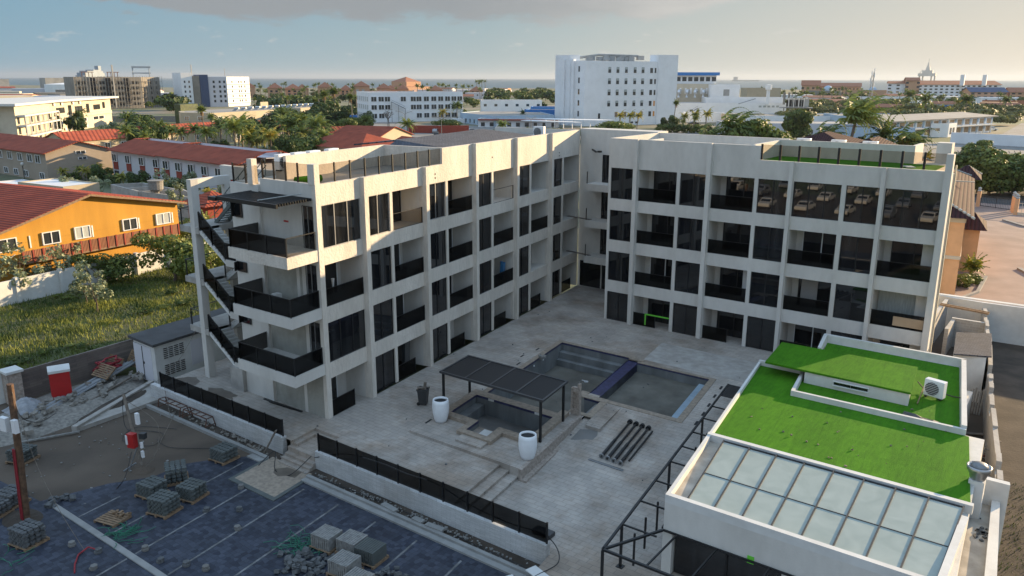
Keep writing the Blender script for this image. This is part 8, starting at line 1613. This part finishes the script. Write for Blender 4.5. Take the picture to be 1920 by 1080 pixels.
grass('grass', 'patchy grass on the earth plot at the right edge', [(31.6, -6), (46, -6), (46, 22), (30.2, 16)], 22000, .06, .26, 6)
# right edge: hedge trees by the gate, shrubs on the drive
for i in range(11): P(('hedge', 'broad')[i % 2], 10.5 + 1.9 * i, 137 + rnd.uniform(-3, 5), (1.5, .95)[i % 2] * rnd.uniform(.9, 1.2), 'leafy tree of the dense roadside hedge beyond the gate', 'tree', 'hedge trees beyond the gate')
P('broad', 5.9, 204, .72, 'small thin crowned tree by the chain link fence', 'tree'); P('shrub', 3.8, 198, 1.2, 'narrow clipped bush at the chain link fence', 'shrub', sz=1.8)
for i in range(9): P('shrub', 6 + 2.6 * i, 199 + 1.7 * i, .7, 'low bush along the chain link fence', 'shrub', 'bushes along the chain link fence')
P('shrub', 23.3, 56.5, .62, 'round clipped shrub at the peach house corner', 'shrub', z=-.5); P('fanlow', 23.4, 60.5, 1.1, 'bright fan palm beside the peach house', 'palm', z=-.4); P('shrub', 24.0, 58.4, .5, 'dark low shrub beside the fan palm', 'shrub', z=-.5)
m_ = MB(); m_.add([(60, 128, G + .02), (8, 130, G + .02), (0, 165, G + .02), (60, 170, G + .02)], [(0, 1, 2, 3)]); struct('hedge_earth', m_, 'soil')
# --- far vegetation, individually placed
scatter(44, 480, 625, 400, 640, ['far', 'far2', 'far'], .8, 1.3, 'dark broad tree of the wood behind the beige block', 'tree', 'wood behind the beige block')
scatter(8, 470, 620, 380, 520, ['farpalm'], .8, 1.1, 'slim palm rising from the wood behind the beige block', 'palm', 'palms in the wood')
scatter(16, 298, 345, 470, 660, ['far', 'far2'], .9, 1.5, 'tree between the concrete shell and the white block', 'tree', 'trees between the tall blocks')
scatter(70, 470, 915, 620, 1250, ['farpalm'], .9, 1.35, 'far palm in the belt before the sea', 'palm', 'palm belt before the sea')
scatter(70, 480, 900, 600, 1200, ['far', 'far2'], .6, 1.1, 'far tree in the palm belt before the sea', 'tree', 'trees in the palm belt')
scatter(46, 912, 1042, 620, 1050, ['far', 'far2'], .9, 1.5, 'dark tree of the wood between beach and hospital', 'tree', 'wood left of the hospital')
scatter(14, 870, 1040, 420, 640, ['far2', 'shrub'], .6, 1.0, 'green tree among the low houses left of the hospital', 'tree', 'trees left of the hospital')
for i, u in enumerate((893, 897, 903, 909)): x, y = polar(uaz(u), 1180 + 5 * i); P('farpalm', x, y, 1.6, 'beach palm silhouetted against the water', 'palm', 'beach palms against the water')
scatter(34, 1440, 1925, 380, 620, ['thorn'], 1.0, 1.9, 'spreading windswept thorn tree', 'tree', 'windswept thorn trees')
scatter(14, 1700, 1925, 430, 600, ['yellow', 'coco'], 1.2, 1.9, 'palm among the thorn trees at right', 'palm', 'palms among the thorn trees')
scatter(60, 1420, 1640, 620, 1000, ['farpalm', 'farpalm', 'far2'], .8, 1.15, 'far palm of the grove in front of the salmon hotel', 'palm', 'palm grove before the salmon hotel')
scatter(26, 1640, 1925, 640, 920, ['farpalm', 'far2'], .8, 1.1, 'far palm before the white resort hotel', 'palm', 'palms before the resort hotel')
scatter(14, 1430, 1560, 470, 620, ['far2', 'thorn'], .8, 1.2, 'tree behind the roof chillers', 'tree', 'trees behind the chillers')
scatter(26, 0, 300, 420, 1100, ['far', 'far2'], .6, 1.0, 'tree scattered in the harbour district', 'tree', 'trees of the harbour district')
scatter(16, 60, 150, 330, 460, ['far', 'dark', 'coco'], .8, 1.2, 'tree behind the white balcony block', 'tree', 'trees behind the balcony block')
scatter(10, 205, 300, 300, 360, ['shrub', 'silver'], .8, 1.3, 'shrub on the green vacant lot', 'shrub', 'shrubs on the vacant lot')
scatter(10, 640, 700, 400, 560, ['far', 'farpalm'], .8, 1.1, 'tree behind the office block', 'tree', 'trees behind the office block')
scatter(26, 1275, 1450, 480, 800, ['far', 'far2'], .7, 1.2, 'tree behind the hospital complex', 'tree', 'trees behind the hospital complex')
scatter(30, 640, 900, 420, 620, ['far', 'far2', 'farpalm'], .6, 1.1, 'tree between the office block and the palm belt', 'tree', 'trees beyond the office block')
scatter(16, 500, 640, 330, 420, ['far', 'far2'], .6, .9, 'tree right behind the beige block', 'tree', 'trees behind the beige block')
HAZE = 0.00005
# ============================================================ HAZE
m = bpy.data.materials.new('haze_air'); m.use_nodes = True; t_ = m.node_tree; t_.nodes.remove(t_.nodes["Principled BSDF"])
pv = t_.nodes.new("ShaderNodeVolumePrincipled"); pv.inputs["Density"].default_value = HAZE; pv.inputs["Color"].default_value = (0.50, 0.58, 0.70, 1); pv.inputs["Anisotropy"].default_value = 0.3
t_.links.new(pv.outputs[0], t_.nodes["Material Output"].inputs["Volume"]); MATS['haze_air'] = m
hz = MB(); hz.box(-35500, 35500, -35500, 35500, -3.4, 160); o = part('haze', hz, 'haze_air', kind='stuff'); o['label'] = 'thin warm haze over town and sea'; o['category'] = 'haze'
